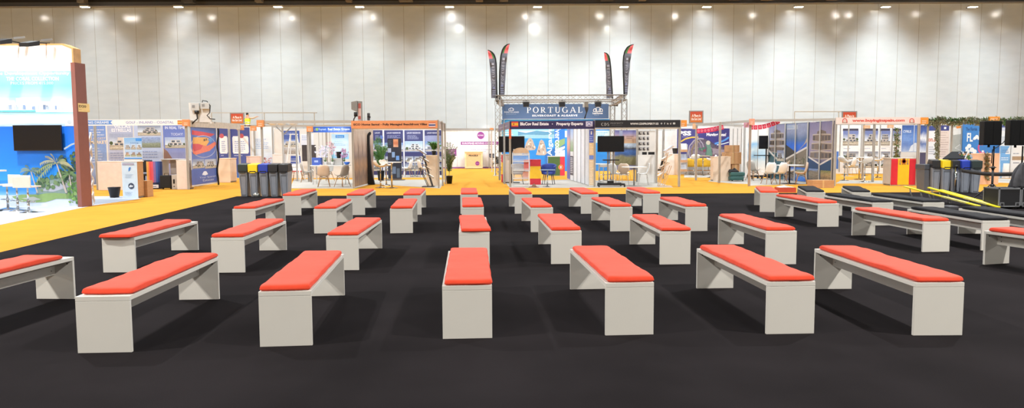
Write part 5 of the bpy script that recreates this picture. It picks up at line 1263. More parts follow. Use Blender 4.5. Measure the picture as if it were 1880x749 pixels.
# three lamps and a camera hanging from the front beam
for i, (px, lab) in enumerate(((966, 'left one over the first letter'), (1032, 'middle one above the banner'), (1098, 'right one above the white logo'))):
    p = at(px, 191, YF); tt = thing('stage_lamp', 'black lamp hanging from the PORTUGAL truss, '+lab, 'lamp', (p.x, YF, p.z-.15), group='black lamps on the truss')
    b = MB(); b.hexa([(p.x-.15, YF-.12, p.z-.13), (p.x+.15, YF-.12, p.z-.13), (p.x+.15, YF+.14, p.z-.15), (p.x-.15, YF+.14, p.z-.15), (p.x-.14, YF-.12, p.z+.1), (p.x+.14, YF-.12, p.z+.1), (p.x+.16, YF+.12, p.z+.08), (p.x-.16, YF+.12, p.z+.08)], BLACK); b.build('housing', tt, .01)
    b = MB(); b.tube([(p.x-.17, YF, p.z), (p.x-.17, YF, p.z+.15), (p.x+.17, YF, p.z+.15), (p.x+.17, YF, p.z)], .014, BLACK, 6); b.tube([(p.x, YF, p.z+.15), (p.x, YF, ZT-.1)], .018, BLACK, 6); b.build('yoke', tt)
    b = MB(); b.box((p.x-.12, YF+.139, p.z-.12), (p.x+.12, YF+.15, p.z+.06), LAMP); b.build('lens', tt)
    spot((p.x, YF+.25, p.z-.05), (p.x+.0, YP, 1.3), PW*168, 70, (.9, .96, 1), .1, .8)
p = at(1131, 190.5, YP-.5); tt = thing('stage_lamp', 'small black lamp at the right end of the PORTUGAL banner, shining sideways', 'lamp', (p.x, p.y, p.z-.1), group='black lamps on the truss')
b = MB(); b.hexa([(p.x-.2, p.y-.1, p.z-.1), (p.x+.1, p.y-.1, p.z-.15), (p.x+.1, p.y+.1, p.z-.15), (p.x-.2, p.y+.1, p.z-.1), (p.x-.18, p.y-.1, p.z+.1), (p.x+.12, p.y-.1, p.z+.02), (p.x+.12, p.y+.1, p.z+.02), (p.x-.18, p.y+.1, p.z+.1)], BLACK); b.build('housing', tt, .01)
b = MB(); b.tube([(p.x-.02, p.y, p.z+.05), (xr2+.1, YP-.3, ZT-.1)], .02, BLACK, 6); b.build('clamp', tt)
# lantern shaped device on the BluCov fascia
Yc = 28.6; a = at(1071.5, 218, Yc); c = at(1080, 186, Yc); tt = thing('dimmer_box', 'tall narrow brown grey device standing on the navy fascia before the letter L', 'device', ((a.x+c.x)/2, Yc, a.z-.1))
b = MB(); b.box((a.x+.03, Yc-.06, at(1, 202, Yc).z), (c.x, Yc+.1, c.z), mat('brown grey enamel', '#8d8478', .5)); b.build('box', tt, .02)
b = MB(); b.box((a.x-.03, Yc-.05, at(1, 203, Yc).z+.02), (a.x+.028, Yc+.08, c.z-.1), LGREY); b.build('side_cover', tt)
b = MB(); xm = (a.x+c.x)/2; b.lathe([(.02, 0), (.07, .14), (.075, .28)], (xm+.03, Yc+.02, at(1, 212, Yc).z), mat('dark grey plastic', '#46464a', .5), 12); b.tube([(xm+.03, Yc+.02, at(1, 211, Yc).z), (xm-.05, Yc+.02, at(1, 218, Yc).z-.1)], .025, BLACK, 6); b.build('plug', tt)
# four feather flags
FLG = mat('charcoal flag cloth', '#66666f', .75, var=.12, sc=5); FRED = mat('red flag cloth', '#e8686a', .75); FGRN = mat('green flag cloth', '#4f7f4a', .75)
def feather(label, O, pole, edge, Yq, side):
    """feather flag: bowed pole in a black sleeve, dark cloth out to its free edge; outlines read off at the flag's own distance"""
    cv = lambda L: [at(O[0]+x/O[2], O[1]+y/O[2], Yq) for x, y in L]
    pl, eg = cv(pole), cv(edge); z0, z1 = pl[0].z, pl[-1].z
    def ip(L, z):
        for a, c in zip(L, L[1:]):
            if a.z <= z <= c.z: f = (z-a.z)/((c.z-a.z) or 1); return a.x+(c.x-a.x)*f
        return L[-1].x if z > L[-1].z else L[0].x
    tt = thing('feather_flag', label, 'flag', (pl[0].x, Yq, z0), group='feather flags on the PORTUGAL truss')
    N = 36; P = []
    for i in range(N+1):
        z = z0+(z1-z0)*(1-(1-i/N)**1.25); w = abs(ip(eg, z)-ip(pl, z)); P.append((Vector((ip(pl, z), Yq, z)), Vector((ip(eg, z), Yq+.05*math.sin(i*.7)*min(1, w*3), z))))
    b = MB(); b.tube([a for a, e in P], [.036]*(N-3)+[.034, .03, .026, .02], mat('black flag sleeve', '#141416', .7), 8); b.tube([P[0][0], P[0][0]-Vector((0, 0, .3))], .03, STEELB, 8); b.build('pole_sleeve', tt)
    b = MB(); zr = z0+(z1-z0)*.80
    for (a, e), (a2, e2) in zip(P, P[1:]):
        m1 = a.lerp(e, .4); m2 = a2.lerp(e2, .4)
        if a.z < zr: b.poly([a, e, e2, a2], FLG)
        else: b.poly([a, m1, m2, a2], FGRN); b.poly([m1, e, e2, m2], FRED)
    cl = b.build('cloth', tt, thick=.008); W = abs(P[8][1].x-P[8][0].x)
    tb_ = MB(); word = 'Portugal'; L = len(word); H = z1-z0
    for k, chh in enumerate(word):
        z = z0+H*(.22+.52*(k+.5)/L); cx = Vector(((ip(pl, z)+ip(eg, z))/2, Yq, z)); hh = H*.52/L*.72; ww = W*.42
        tb_.text(cx+Vector((ww/2, -.075, -hh/2)), Vector((0, 0, hh)), Vector((-ww, 0, 0)), chh, K('#a9a9b4'))
    z = z0+H*.06; cx = Vector(((ip(pl, z)+ip(eg, z))/2, Yq-.075, z))
    for k in range(3): tb_.poly([cx+Vector((-W*.28, 0, k*.1)), cx+Vector((W*.28, 0, k*.1)), cx+Vector((W*.28, 0, k*.1+.035)), cx+Vector((-W*.28, 0, k*.1+.035))], K('#8f97b4'))
    tb_.poly([cx+Vector((-W*.25, 0, .32)), cx+Vector((W*.25, 0, .32)), cx+Vector((0, 0, .5))], K('#8088ac'))
    for k in range(14): z = z0+H*(.2+.3*k/14); xs = ip(eg, z)*.84+ip(pl, z)*.16; tb_.poly([(xs-.03, Yq-.07, z), (xs+.03, Yq-.07, z), (xs+.03, Yq-.07, z+H*.012), (xs-.03, Yq-.07, z+H*.012)], K('#7d7d8a'))
    tb_.build('print', cl)
OL, OR = (890, 75, 6.8), (1100, 75, 6.81)
feather('feather flag with a red tip leaning left, first from the left', OL, [(152, 715), (150, 600), (146, 420), (143, 300), (134, 225), (118, 175), (95, 145), (65, 124), (36, 115)], [(80, 715), (80, 560), (72, 420), (62, 300), (52, 220), (40, 150), (36, 115)], YF, -1)
feather('tallest feather flag with a red tip leaning right, second from the left', OL, [(186, 690), (184, 560), (186, 400), (194, 260), (203, 180), (220, 115), (245, 72), (280, 46), (312, 38)], [(246, 690), (252, 560), (262, 400), (270, 270), (284, 160), (298, 90), (312, 38)], YF+.12, 1)
feather('smallest feather flag, leaning left, third from the left', OR, [(168, 718), (162, 600), (155, 480), (145, 330), (132, 225), (116, 178), (92, 154), (62, 147)], [(92, 718), (88, 560), (84, 420), (79, 300), (70, 220), (63, 170), (62, 147)], YP, -1)
feather('feather flag with red tip leaning right at the right end of the truss', OR, [(312, 672), (308, 540), (302, 380), (300, 270), (306, 190), (322, 130), (350, 85), (388, 56), (432, 45)], [(356, 672), (364, 540), (375, 400), (386, 290), (402, 165), (418, 95), (432, 45)], YF, 1)
# printed back wall of the stand
t = thing('printed_wall_display', 'bright blue coast picture with Algarve lettering under the PORTUGAL banner', 'display wall', (at(1020, 300, YP).x, YP, 0))
s = flat(YP+.2); s.slab(*s.ab(921, 219, 1119, 319), K('#dfe9f2'), .05); zb = .01
s.rect(921, 219, 1119, 240, photo('cyan sky print', [(0, '#9fdcf8'), (.4, '#5cbcf2'), (1, '#2fa4ee')], .2, 2, .02), 1)
s.rect(1024, 219, 1119, 240, K('#2f96ee'), 1.3)
s.poly([(921, 247), (930, 243), (950, 241), (965, 244), (985, 240), (1004, 242), (1024, 239), (1024, 254), (921, 254)], K('#5b98c0'), 2)
s.poly([(940, 250), (962, 247), (1000, 248), (1024, 246), (1024, 254), (940, 254)], K('#8dc0d8'), 2.5)
s.rect(921, 252, 1119, 318, photo('bright sea print', [(0, '#2f7fd0'), (.5, '#1d86e0'), (1, '#2f98ea')], .4, 4, .08), 1.2)
s.rect(1018, 237, 1037, 300, photo('bright blue band', [(0, '#1f7ee0'), (1, '#1574e2')], .2, 2, .02), 3)
RK = photo('cliff picture', [(0, '#6f6a72'), (.3, '#b9a08e'), (.7, '#e0cfc0'), (1, '#efe6dc')], .9, 4, .35, 16)
def rock(pts, l):
    s.poly(pts, K('#b8aba2'), l); rn = random.Random(l)
    cx = sum(p[0] for p in pts)/len(pts); cy = sum(p[1] for p in pts)/len(pts)
    for i in range(26):
        k = rn.randrange(len(pts)); f = rn.uniform(.2, .8); x = cx+(pts[k][0]-cx)*f; y = cy+(pts[k][1]-cy)*f
        s.circ(x, y, rn.uniform(.6, 2), K(rn.choice(('#e9dfd6', '#8f8078', '#b09c8e', '#f0e9e2', '#7a706e'))), l+.1+i*.01, 6, rn.uniform(.6, 3))
rock([(963, 272), (966, 262), (970, 255), (974, 253), (978, 257), (981, 266), (984, 271), (982, 275), (974, 276), (966, 276)], 4)
rock([(984, 284), (988, 270), (991, 259), (994, 256), (998, 259), (1001, 268), (1004, 282), (1000, 285), (990, 285)], 5)
s.poly([(1000, 283), (1024, 268), (1037, 258), (1037, 300), (1000, 300)], K('#2a6fc0'), 2.7)
s.poly([(1018, 262), (1024, 258), (1037, 254), (1037, 264), (1028, 270), (1020, 276)], K('#86ac78'), 3.5); s.poly([(1018, 278), (1028, 271), (1037, 268), (1037, 272), (1026, 280), (1022, 287)], K('#cfe4ee'), 3.6); s.poly([(1022, 286), (1030, 277), (1037, 275), (1037, 286)], K('#e4f0f6'), 3.7)
s.text(1004.5, 233, 1016, 286, 'Algarve', K('#d8f0fc'), 6, .02, rot=1); s.text(1019, 226, 1030, 286, 'Silvercoast', K('#d8f0fc'), 6, .02, rot=-1)
s.rect(921, 240, 951, 250, K('#8fd6f6'), 6); s.lines(924, 241, 948, 249, 2, K('#e8f8fd'), 7, 2)
s.rect(1090, 240, 1119, 262, K('#cfeefa'), 2); s.lines(1092, 242, 1117, 262, 7, K('#6fbdec'), 3, 4)
s.done('print', t)
b = MB()
for px in (935, 1020, 1105): x = at(px, 300, YP).x; b.cbox((x, YP+.35, 0), (.5, .3, .02), ALU); b.bar((x, YP+.3, .02), (x, YP+.3, 2.2), .06, .06, ALU)
b.build('support_foot', t)
spot((at(960, 190, YP-2).x, YP-2.6, 3.7), (at(960, 280, YP).x, YP, 1.4), PW*132, 90, (.9, .96, 1), .1, 1); spot((at(1060, 190, YP-2).x, YP-2.6, 3.7), (at(1060, 280, YP).x, YP, 1.4), PW*132, 90, (.9, .96, 1), .1, 1)
# counter with the Portuguese flag
t, c, w, h, yy = counter('counter with the green and red flag of Portugal, right of the blue tub chair', 1006, 1037, 286.5, 323, .5, SHELLW, z=0)
s = Sheet((c.x-w/2, yy-.008), (c.x+w/2, yy-.008)); s.rs(0, .02, s.len*.72, h-.035, mat('flag green', '#4d7042', .5), 1); s.rs(s.len*.72, .02, s.len, h-.035, mat('flag red', '#dd3d56', .5), 1)
s.circ(1029.5, 307, 4.6, K('#e2b04a'), 2); s.circ(1029.5, 307, 3.6, mat('flag red', '#dd3d56'), 3); s.rect(1027.2, 304, 1031.8, 310, K('#e7433e'), 4); s.rect(1027.9, 304.8, 1031.1, 309.2, K('#f0eef0'), 5)
for dx, dy in ((0, 0), (-.8, 0), (.8, 0), (0, -1), (0, 1)): s.circ(1029.5+dx, 307+dy, .35, K('#3a4f9c'), 6, 8)
s.done('flag_print', t)

# ---- BluCov booth --------------------------------------------------------------------------------------------
Y = 27.9; YS = 33.6
t = booth('booth with navy BluCov Real Estate fascia', 1010, Y)
NV = mat('navy fascia', '#322a5c', .5, var=.04)
def deco(s):
    s.rect(939, 223.3, 951.5, 232.8, K('#d8434a'), 1); s.rect(939, 225.6, 951.5, 230.5, K('#f0b43c'), 2); s.circ(943, 228, 1.4, K('#a9503c'), 3, 10)
    s.text(955, 224.3, 1007.5, 230.3, 'BluCov Real Estate', K('#eceaf4'), 1, .05); s.circ(1014, 227.6, 1, K('#dcd8ea'), 1, 10); s.text(1021.5, 224.3, 1070.5, 231.6, 'Property Experts', K('#eceaf4'), 1, .05)
    s.rect(1075.5, 222.8, 1088, 232.2, K('#c9c6e0'), 1); s.circ(1081.7, 227.5, 3.6, K('#6a6aa8'), 2, 16, 3.6); s.poly([(1077.5, 229), (1081, 225), (1086, 229)], K('#d9d6ec'), 3)
a = at(935.5, 222, Y); c = at(1091.5, 222, Y)
fascia(t, (a.x, Y-.05), (c.x, Y-.05), at(1015, 237, Y).z, at(1015, 222, Y).z, NV, deco=deco)
q = at(915, 229, YS); s = Sheet((q.x, YS), (a.x, Y)); s.slab(0, 2.22, s.len, 2.5, mat('purple grey fascia', '#6f6078', .5), .03); s.lines(917, 231, 933, 235, 1, K('#a79cb0'), 1, 4); s.done('side_fascia', t)
tube_post(t, 936.5, Y, 2.5, m=WALU); tube_post(t, 926, 30.2, 2.45, m=ALU); tube_post(t, 917, YS, 2.5, w=.08, m=ALUD); tube_post(t, 1091.5, Y, 2.52, w=.08, m=WALU)
# right wall of white panels running back
P0 = Vector((at(1090, 300, Y).x, Y, 0)); P1 = Vector((at(1041, 300, 34.0).x, 34.0, 0))
s = Sheet((P1.x, P1.y), (P0.x, P0.y)); s.slab(0, .02, s.len, 2.5, mat('white wall panel', '#dcdde2', .45), .04)
for i in range(1, 7):
    a_ = s.len*i/7; s.mb.prism([s.p(a_-.02, .02, 0), s.p(a_+.02, .02, 0), s.p(a_+.02, 2.5, 0), s.p(a_-.02, 2.5, 0)], s.n*.014, ALUD)
L7 = s.len/7
s.rs(.05, .05, L7-.05, 2.3, photo('blue pink banner print', [(0, '#4f62b4'), (.45, '#4a64c4'), (.6, '#d8a08e'), (.75, '#e4b49c'), (.9, '#7a90d8'), (1, '#6a86d4')], .2, 3, .1), 2)
s.rs(L7+.05, 1.3, 2*L7-.05, 2.3, photo('villa garden print', [(0, '#7d9c6c'), (.4, '#a9b8a8'), (.6, '#c3cbe0'), (1, '#8fb0e0')], .3, 3, .2), 2); s.rs(L7+.05, .25, 2*L7-.05, 1.1, K('#3a3c4c'), 2)
for i in range(9): s.rs(L7+.12, .35+.08*i, 2*L7-.15-.03*(i % 3), .39+.08*i, K('#c9cad4'), 3)
s.done('white_wall', t)
s = flat(Y-.02); s.base(1081.5, 238, 1090, 342, PANEL, .04)
s.rect(1081.8, 238, 1089.8, 262, K('#5668c4'), 1); s.rect(1084.5, 241, 1087, 247, K('#e9ecf8'), 2); s.lines(1082.5, 249, 1089, 260, 3, K('#a9b8ea'), 2, 1)
for y0, y1, m in ((262, 285, '#dfc394'), (285, 293, '#6d8ad8'), (293, 340, '#dcc7a6')): s.rect(1081.8, y0, 1089.8, y1, K(m), 1)
s.lines(1082.6, 264, 1089.4, 283, 7, K('#efe3cc'), 2, 2); s.lines(1082.6, 295, 1089.4, 338, 14, K('#f0e8d8'), 2, 3); s.done('text_panel', t)
b = MB(); q = at(936.5, 248, Y); b.cbox((q.x, Y, at(1, 259, Y).z), (.09, .09, .38), mat('orange tape', '#e0653a', .5)); b.build('orange_tape', t)
booth_floor([G(936, 345), G(1091, 345), G(1236, 344), G(1203, 333), G(1041, 330), G(926, 333)])
tt = thing('television', 'black television at the left of the BluCov booth, behind the thin post', 'television', (at(939, 280, 30.9).x, 30.9, .006))
screen(tt, 916, 250, 963, 279.5, 30.9); xm = at(939, 300, 30.9).x; b = MB(); b.bar((xm, 31.0, .006), (xm, 31.0, 1.9), .07, .07, BLACK); b.build('stand_pole', tt); b = MB(); b.box((xm-.35, 30.8, .006), (xm+.35, 31.3, .03), BLACK); b.build('stand_base', tt)
# counter with the Spanish flag, front
FLR = mat('flag crimson', '#cc3340', .55, var=.05); FLY = mat('flag yellow', '#f0be2c', .55, var=.05)
t, c, w, h, yy = counter('counter with red, yellow and red bands in the BluCov booth', 973, 993, 293, 339, .5, mat('flag crimson body', '#c23442', .55))
s = Sheet((c.x-w/2, yy-.008), (c.x+w/2, yy-.008)); s.rs(0, 0, s.len, h*.25, FLR, 1); s.rs(0, h*.25, s.len, h*.74, FLY, 1); s.rs(0, h*.74, s.len, h-.035, FLR, 1); s.done('flag_print', t)
t, c, w, h, yy = counter('beige counter with a narrow flag edge at the left of the BluCov booth', 921, 938.5, 283, 335, .5, mat('pale taupe laminate', '#d2c6ba', .5))
s = Sheet((c.x-w/2-.01, yy-.008), (c.x+w/2, yy-.008)); s.rs(0, .02, .06, h*.3, FLR, 1); s.rs(0, h*.3, .06, h*.72, FLY, 1); s.rs(0, h*.72, .06, h-.04, FLR, 1); s.done('flag_edge', t)
# leaflet stand with arched beige header
p = G(956, 343, .006); t = thing('leaflet_stand', 'clear leaflet stand with an arched beige header behind the thin front post', 'leaflet stand', p)
xa, xb = at(941, 300, p.y).x, at(971.5, 300, p.y).x; zh = at(956, 281, p.y).z; zt = at(956, 271, p.y).z; b = MB()
for x in (xa, xb):
    for dy in (0, .3): b.bar((x, p.y+dy, .006), (x, p.y+dy, zh), .03, .03, SHELLW)
b.build('frame', t)
b = MB(); N = 12; b.prism([(xa, p.y, zh)]+[((xa+xb)/2-(xb-xa)/2*math.cos(math.pi*i/N), p.y, zh+.02+(zt-zh-.02)*math.sin(math.pi*i/N)) for i in range(N+1)]+[(xb, p.y, zh)], (0, .02, 0), mat('beige header board', '#cdb194', .5)); b.build('header', t)
GLS = mat('clear acrylic', '#e6eaee', .15, alpha=.22)
for i, z in enumerate((.3, .62, .95, 1.2)):
    b = MB(); b.box((xa, p.y+.0, z), (xb, p.y+.3, z+.018), SHELLW); b.box((xa, p.y-.012, z), (xb, p.y-.004, z+.09), GLS); b.build('shelf', t)
b = MB(); b.box((xa+.02, p.y+.29, .2), (xb-.02, p.y+.3, zh), GLS); b.build('back_sheet', t)
for i, (f0, f1, z, hh, col) in enumerate(((.05, .6, 1.22, .22, '#d8d4d0'), (.68, .98, .64, .4, '#d06a6a'), (.66, .98, 1.22, .2, '#b9bccb'), (.62, .95, .32, .26, '#d29a8c'))):
    b = MB(); x0, x1 = xa+(xb-xa)*f0, xa+(xb-xa)*f1; b.prism([(x0, p.y+.06, z), (x1, p.y+.06, z), (x1, p.y+.12, z+hh), (x0, p.y+.12, z+hh)], (0, .02, 0), K(col))
    tag(b.build('leaflet'), ('white leaflets on the left of the top shelf', 'red leaflets on the middle right shelf', 'grey leaflets on the right of the top shelf', 'pink leaflets on the lowest right shelf')[i]+' of the arched stand', 'leaflets', 'leaflets in the arched stand')
# tub chair and grey chair
def tub(label, m, leg, px, py, rz, w=.6):
    t = thing('tub_chair', label, 'chair')
    def f(u, v):
        a = R(-215+250*v); r = .27*(.86+.2*u)
        k = .5+.5*math.cos(a+R(90)); zt = .84-.16*(1-k)
        return (r*math.cos(a)*1.06, r*math.sin(a), .42+(zt-.42)*u)
    b = MB(); b.grid(f, 8, 26, m); b.build('curved_back', t, thick=.05)
    b = MB(); b.lathe([(.2, .40), (.25, .41), (.25, .47), (.2, .485)], (0, 0, 0), m, 22); b.build('seat', t)
    for x in (-1, 1):
        for y in (-1, 1): b = MB(); b.tube([(x*.15, y*.14, .41), (x*.22, y*.21, 0)], [.018, .012], leg, 8); b.build('leg', t)
    return put(t, px, py, rz)
tub('blue tub chair with dark legs between the banded counter and the Portugal flag', mat('royal blue fabric', '#2b3f8c', .7, var=.08), mat('dark blue legs', '#20264a', .5), 1007, 338.5, 165)
tub('grey tub chair seen through the arched leaflet stand', mat('grey fabric', '#8b8a8e', .8, var=.08), mat('grey legs', '#55555a', .5), 951, 338, 180)
round_table('small round table on a thin column in front of the blue tub chair', 1005, 343, .3, .66, top=mat('smoked glass', '#8fa3bb', .15))
b = MB(); p = G(980, 344, .006); rn = random.Random(3)
b.grid(lambda u, v: (p.x+.2*(2*u-1), p.y+.1*(2*v-1), .006+.06*math.sin(3.14*u)*math.sin(3.14*v)*(1.4+math.sin(11*u+4*v))), 12, 6, mat('brown cloth', '#7a5a48', .8)); tag(b.build('cloth_bundle', thick=.004), 'crumpled brown cloth on the booth floor before the banded counter', 'cloth')
spot((at(1000, 225, 29).x, 29.5, 2.45), (at(1000, 300, 31).x, 31.5, 0), PW*60, 130, (1, .98, .95), .1, 1)
spot((.9, 30.2, 2.42), (3.0, 31.4, 1.1), PW*70, 120, (.97, .98, 1), .1, 1)  # added fill light without a fixture, brightens the white right wall
spot((.2, 31.8, 2.42), (2.8, 33, 1.1), PW*60, 110, (.97, .98, 1), .1, 1)  # second added fill light, no fixture, for the rear of that wall
# ---- CDS booth -------------------------------------------------------------------------------------
Y = 27.7
t = booth('booth with black fascia lettered CDS PROPERTY', 1170, Y)
def deco(s):
    w = K('#d6d6d6'); s.text(1104, 225.5, 1118, 230.8, 'CDS', w, 1, serif=True); s.text(1121, 225, 1144, 227.2, 'PROPERTY', K('#a9a9ac'), 1, 0, 1.3); s.text(1123, 229, 1142, 230.6, 'SPECIALISTS', K('#6f6f74'), 1, 0, 1.2)
    s.text(1157, 225.3, 1209, 229, 'WWW.CDSPROPERTY.ES', K('#e2e2e2'), 1, .03)
    s.circ(1214.5, 226.7, 1.5, w, 1, 12); s.circ(1214.5, 226.7, .8, K('#1c1a20'), 2, 10); s.text(1219.3, 225, 1221, 228.5, 'f', w, 1, .04); s.text(1224.5, 225.5, 1227.5, 228.3, 'in', w, 1, .04); s.text(1230, 225, 1232.3, 228.5, 'd', w, 1, .03); s.rect(1235.5, 225, 1239.5, 228.2, w, 1); s.poly([(1237, 225.8), (1238.6, 226.6), (1237, 227.4)], K('#1c1a20'), 2)
a = at(1092.5, 222, Y); c = at(1248.5, 220, Y)
fascia(t, (a.x, Y-.05), (c.x, Y-.05), at(1170, 234, Y).z, at(1170, 220.5, Y).z, mat('black fascia', '#1b191e', .4), deco=deco)
rail(t, (a.x, Y+.03, 2.2), (c.x, Y+.03, 2.2), .04, .06, SHELLW)
tube_post(t, 1247, Y, 2.5, w=.08, m=WALU); end_block(t, 1249.5, 220.5, 1260.5, 232.5, 28.2, mat('bright orange board', '#ee9a3c', .6))
tube_post(t, 1169.5, 31.4, 2.5, w=.08, m=WALU); tube_post(t, 1205.5, 30.2, 2.5, w=.08, m=WALU)
rail(t, (at(1096, 300, 31.4).x, 31.4, 2.46), (at(1216, 300, 31.4).x, 31.4, 2.46), .05, .08, ALU); rail(t, (c.x, Y, 2.46), (at(1236, 300, 34).x, 34, 2.46), .05, .08, ALU)
tube_post(t, 1218, 34, 2.5, w=.07)
s = flat(39.6); s.base(1200, 240, 1240, 318, mat('lit white panel', '#e3e3e5', .5), .04); s.rect(1215.5, 240, 1216.6, 317, ALUD, 1); s.done('white_wall', t)
spot((at(1222, 225, 37).x, 37.0, 2.42), (at(1222, 280, 39.6).x, 39.6, .9), PW*32, 120, (1, .98, .95), .1, 1)
# photo board and sunset poster
s = flat(31.5); s.base(1171, 240, 1203, 336, PANEL, .03)
for i in range(4):
    for j in range(3):
        x = 1172+j*7.6; y = 241+i*9.6; s.rect(x, y, x+6.2-(j*.9), y+6.6, photo('small street picture', [(0, '#5c5854'), (.5, '#7b7470'), (1, '#a9acb4')], .8, 5, .5, 12), 1); s.rect(x+1, y+2, x+3, y+5, K('#3c3c44'), 2); s.rect(x+3.6, y+1, x+5, y+4, K('#c9c4bc'), 2)
s.done('picture_board', t)
s = flat(31.7); s.base(1128, 239, 1168, 312, mat('sky lilac board', '#8f8aa4', .5), .03)
s.rect(1129, 239.5, 1167.5, 263, photo('sunset poster print', [(0, '#e2bb94'), (.4, '#c9a596'), (.75, '#8f88b0'), (1, '#5f629c')], .25, 2, .04), 1); s.rect(1129, 263, 1167.5, 303, photo('bay poster print', [(0, '#7c7452'), (.35, '#8a845f'), (.5, '#3f5f94'), (.62, '#4a6fb0'), (.75, '#46484f'), (.88, '#b0bccc'), (1, '#b8c8da')], .22, 3, .2, 14), 1)
s.lines(1150, 249, 1164, 255, 2, K('#7a5a4c'), 2, 4); s.rect(1137, 240, 1143, 262, K('#9aa0bc'), 2); s.done('sunset_poster', t)
# television on wheeled stand
p = G(1121, 342.5, .006); tt = thing('television_on_stand', 'black television on a wheeled black stand in the CDS booth', 'television', p); Yt = p.y-.05
screen(tt, 1097, 249.5, 1146, 279, Yt); xm = p.x; b = MB()
for k in (-1, 1): b.bar((xm+k*.1, Yt+.12, .1), (xm+k*.1, Yt+.12, 1.75), .05, .05, ALUD)
b.build('column', tt); b = MB(); b.box((xm-.3, Yt-.1, at(1, 300, Yt).z), (xm+.3, Yt+.2, at(1, 298, Yt).z), BLACK); b.build('shelf', tt)
b = MB(); b.box((xm-.12, Yt+.05, .08), (xm+.12, Yt+.2, .22), BLACK); b.bar((xm-.5, Yt-.25, .1), (xm+.5, Yt-.25, .1), .06, .06, BLACK)
for k in (-1, 1): b.bar((xm+k*.1, Yt+.12, .11), (xm+k*.48, Yt-.28, .11), .06, .06, BLACK); b.bar((xm+k*.1, Yt+.12, .11), (xm+k*.44, Yt+.4, .11), .06, .06, BLACK)
b.build('base_frame', tt); b = MB(); b.box((xm-.2, Yt+.06, 1.5), (xm+.2, Yt+.1, 1.9), BLACK); b.build('mount', tt)
for dx, dy in ((-.48, -.28), (.48, -.28), (-.44, .4), (.44, .4)): b = MB(); b.tube([(xm+dx-.025, Yt+dy, .056), (xm+dx+.025, Yt+dy, .056)], .05, BLACK, 14); b.tube([(xm+dx, Yt+dy, .056), (xm+dx, Yt+dy, .1)], .015, ALUD, 6); b.build('castor', tt)
# chairs and table
ac = ant_chair('beige waisted chair with its back to the camera, right of the television stand', bshell); put(ac, 1145, 339.2, -10)
aw = ant_chair('white waisted chair right of the round table in the CDS booth', SHELLW); put(aw, 1180, 339.5, 85)
putd(aw, 1131, 339, -50, 'white waisted chair half behind the beige one, right of the television column')
round_table('white round table on a dark column between the beige and white waisted chairs', 1164, 341.5, .48, .74, leg=ALUD)
round_table('white round table behind the wheeled television stand, at its left', 1100, 334, .36, .78)
tbar = bar_stool('white stool under the television, left behind its stand', SHELLW, zs=.6, back=.1); put(tbar, 1108, 331.5, 0)
putd(tbar, 1121, 331, 30, 'white stool straight behind the television column')
bc = shell_chair('black chair behind the white waisted chairs in the CDS booth', BLACK, 'chrome'); put(bc, 1142, 329, 170)
putd(aw, 1152, 330, 100, 'white waisted chair at the back, right of the black chair in the CDS booth')
# leaning boards
p = G(1187, 336.5, .006); s = flat(p.y+.12); s.base(1171, 284, 1203.5, 336, SHELLW, .03); tag(s.done('display_board'), 'blank white display board standing behind the white waisted chair', 'board')
s = flat(p.y+.3); s.base(1179, 279, 1187.5, 297, BLACK, .02); s.base(1190, 279, 1201.5, 316, BLACK, .02)
z = at(1, 336, p.y+.3).z; s.slab(s.st(1190, 316)[0]+.05, .006, s.st(1200, 316)[0], s.st(1195, 315)[1], BLACK, .02); s.slab(s.st(1180, 297)[0], .006, s.st(1186, 297)[0], s.st(1183, 296)[1], BLACK, .02)
tag(s.done('framed_board'), 'black framed board standing behind the blank white display board', 'board')
ch3 = shell_chair('dark chair behind the tall folding leaflet stand', BLACK, 'chrome'); put(ch3, 1209, 330, 100)
zigzag('tall folding leaflet stand with wooden trays, before the pale counter', 1207, 1232, 266, 342.5, flip=-1, n=4, m=mat('pale wood tray', '#d0b090', .5), where='with wooden trays')
t, c, w, h, yy = counter('white and beige counter with a black pot on top in the CDS booth', 1226, 1246, 282.5, 321, .6, mat('white counter board', '#e6dfd8', .5), z=0)
b = MB(); b.box((c.x+.05, yy-.004, .02), (c.x+w/2, yy+.001, h-.035), mat('beige laminate', '#e3cdb6')); b.build('side_board', t)
b = MB(); b.lathe([(.1, 0), (.105, .01), (.15, .28), (.155, .29), (.13, .29), (.09, .02)], (at(1239, 300, yy+.3).x, yy+.3, h+.001), BLACK, 18); tag(b.build('waste_bin'), 'black pot standing on the white and beige counter', 'bin')

# ---- PSS booth in the middle right -----------------------------------------------------------------------
YB = 39.0
t = booth('booth with dark blue PSS wall and removal pictures', 1300, YB)
s = flat(YB); s.base(1240, 232, 1376, 320, mat('light panel', '#d4d6d8', .5), .05)
DBP = photo('indigo wall print', [(0, '#3d3b78'), (.5, '#34327c'), (1, '#332f74')], .3, 2, .05)
s.rect(1243, 236, 1339, 297, DBP, 1); s.text(1246, 240.5, 1269, 249, 'PSS', K('#f0f0f4'), 3, .05); s.lines(1252, 250.5, 1264, 252, 1, K('#b9b4e0'), 3, 1)
s.text(1297, 244, 1318, 251.5, 'Moving', K('#eceaf2'), 3, .04); s.text(1320, 244, 1333, 250, 'Doman?', K('#eceaf2'), 3, .04); s.text(1305, 238, 1313, 240.5, 'think', K('#b9b4e0'), 3)
sw = [(1250, 260), (1258, 255), (1270, 252), (1282, 252)]; outline(s, sw, 2.4, K('#e2b646'), 3)
outline(s, [(1312, 264), (1322, 261), (1331, 257), (1338, 252)], 3.2, K('#4f8fd8'), 3); outline(s, [(1316, 266), (1328, 264), (1338, 261)], 1.6, K('#cfe0ee'), 3)
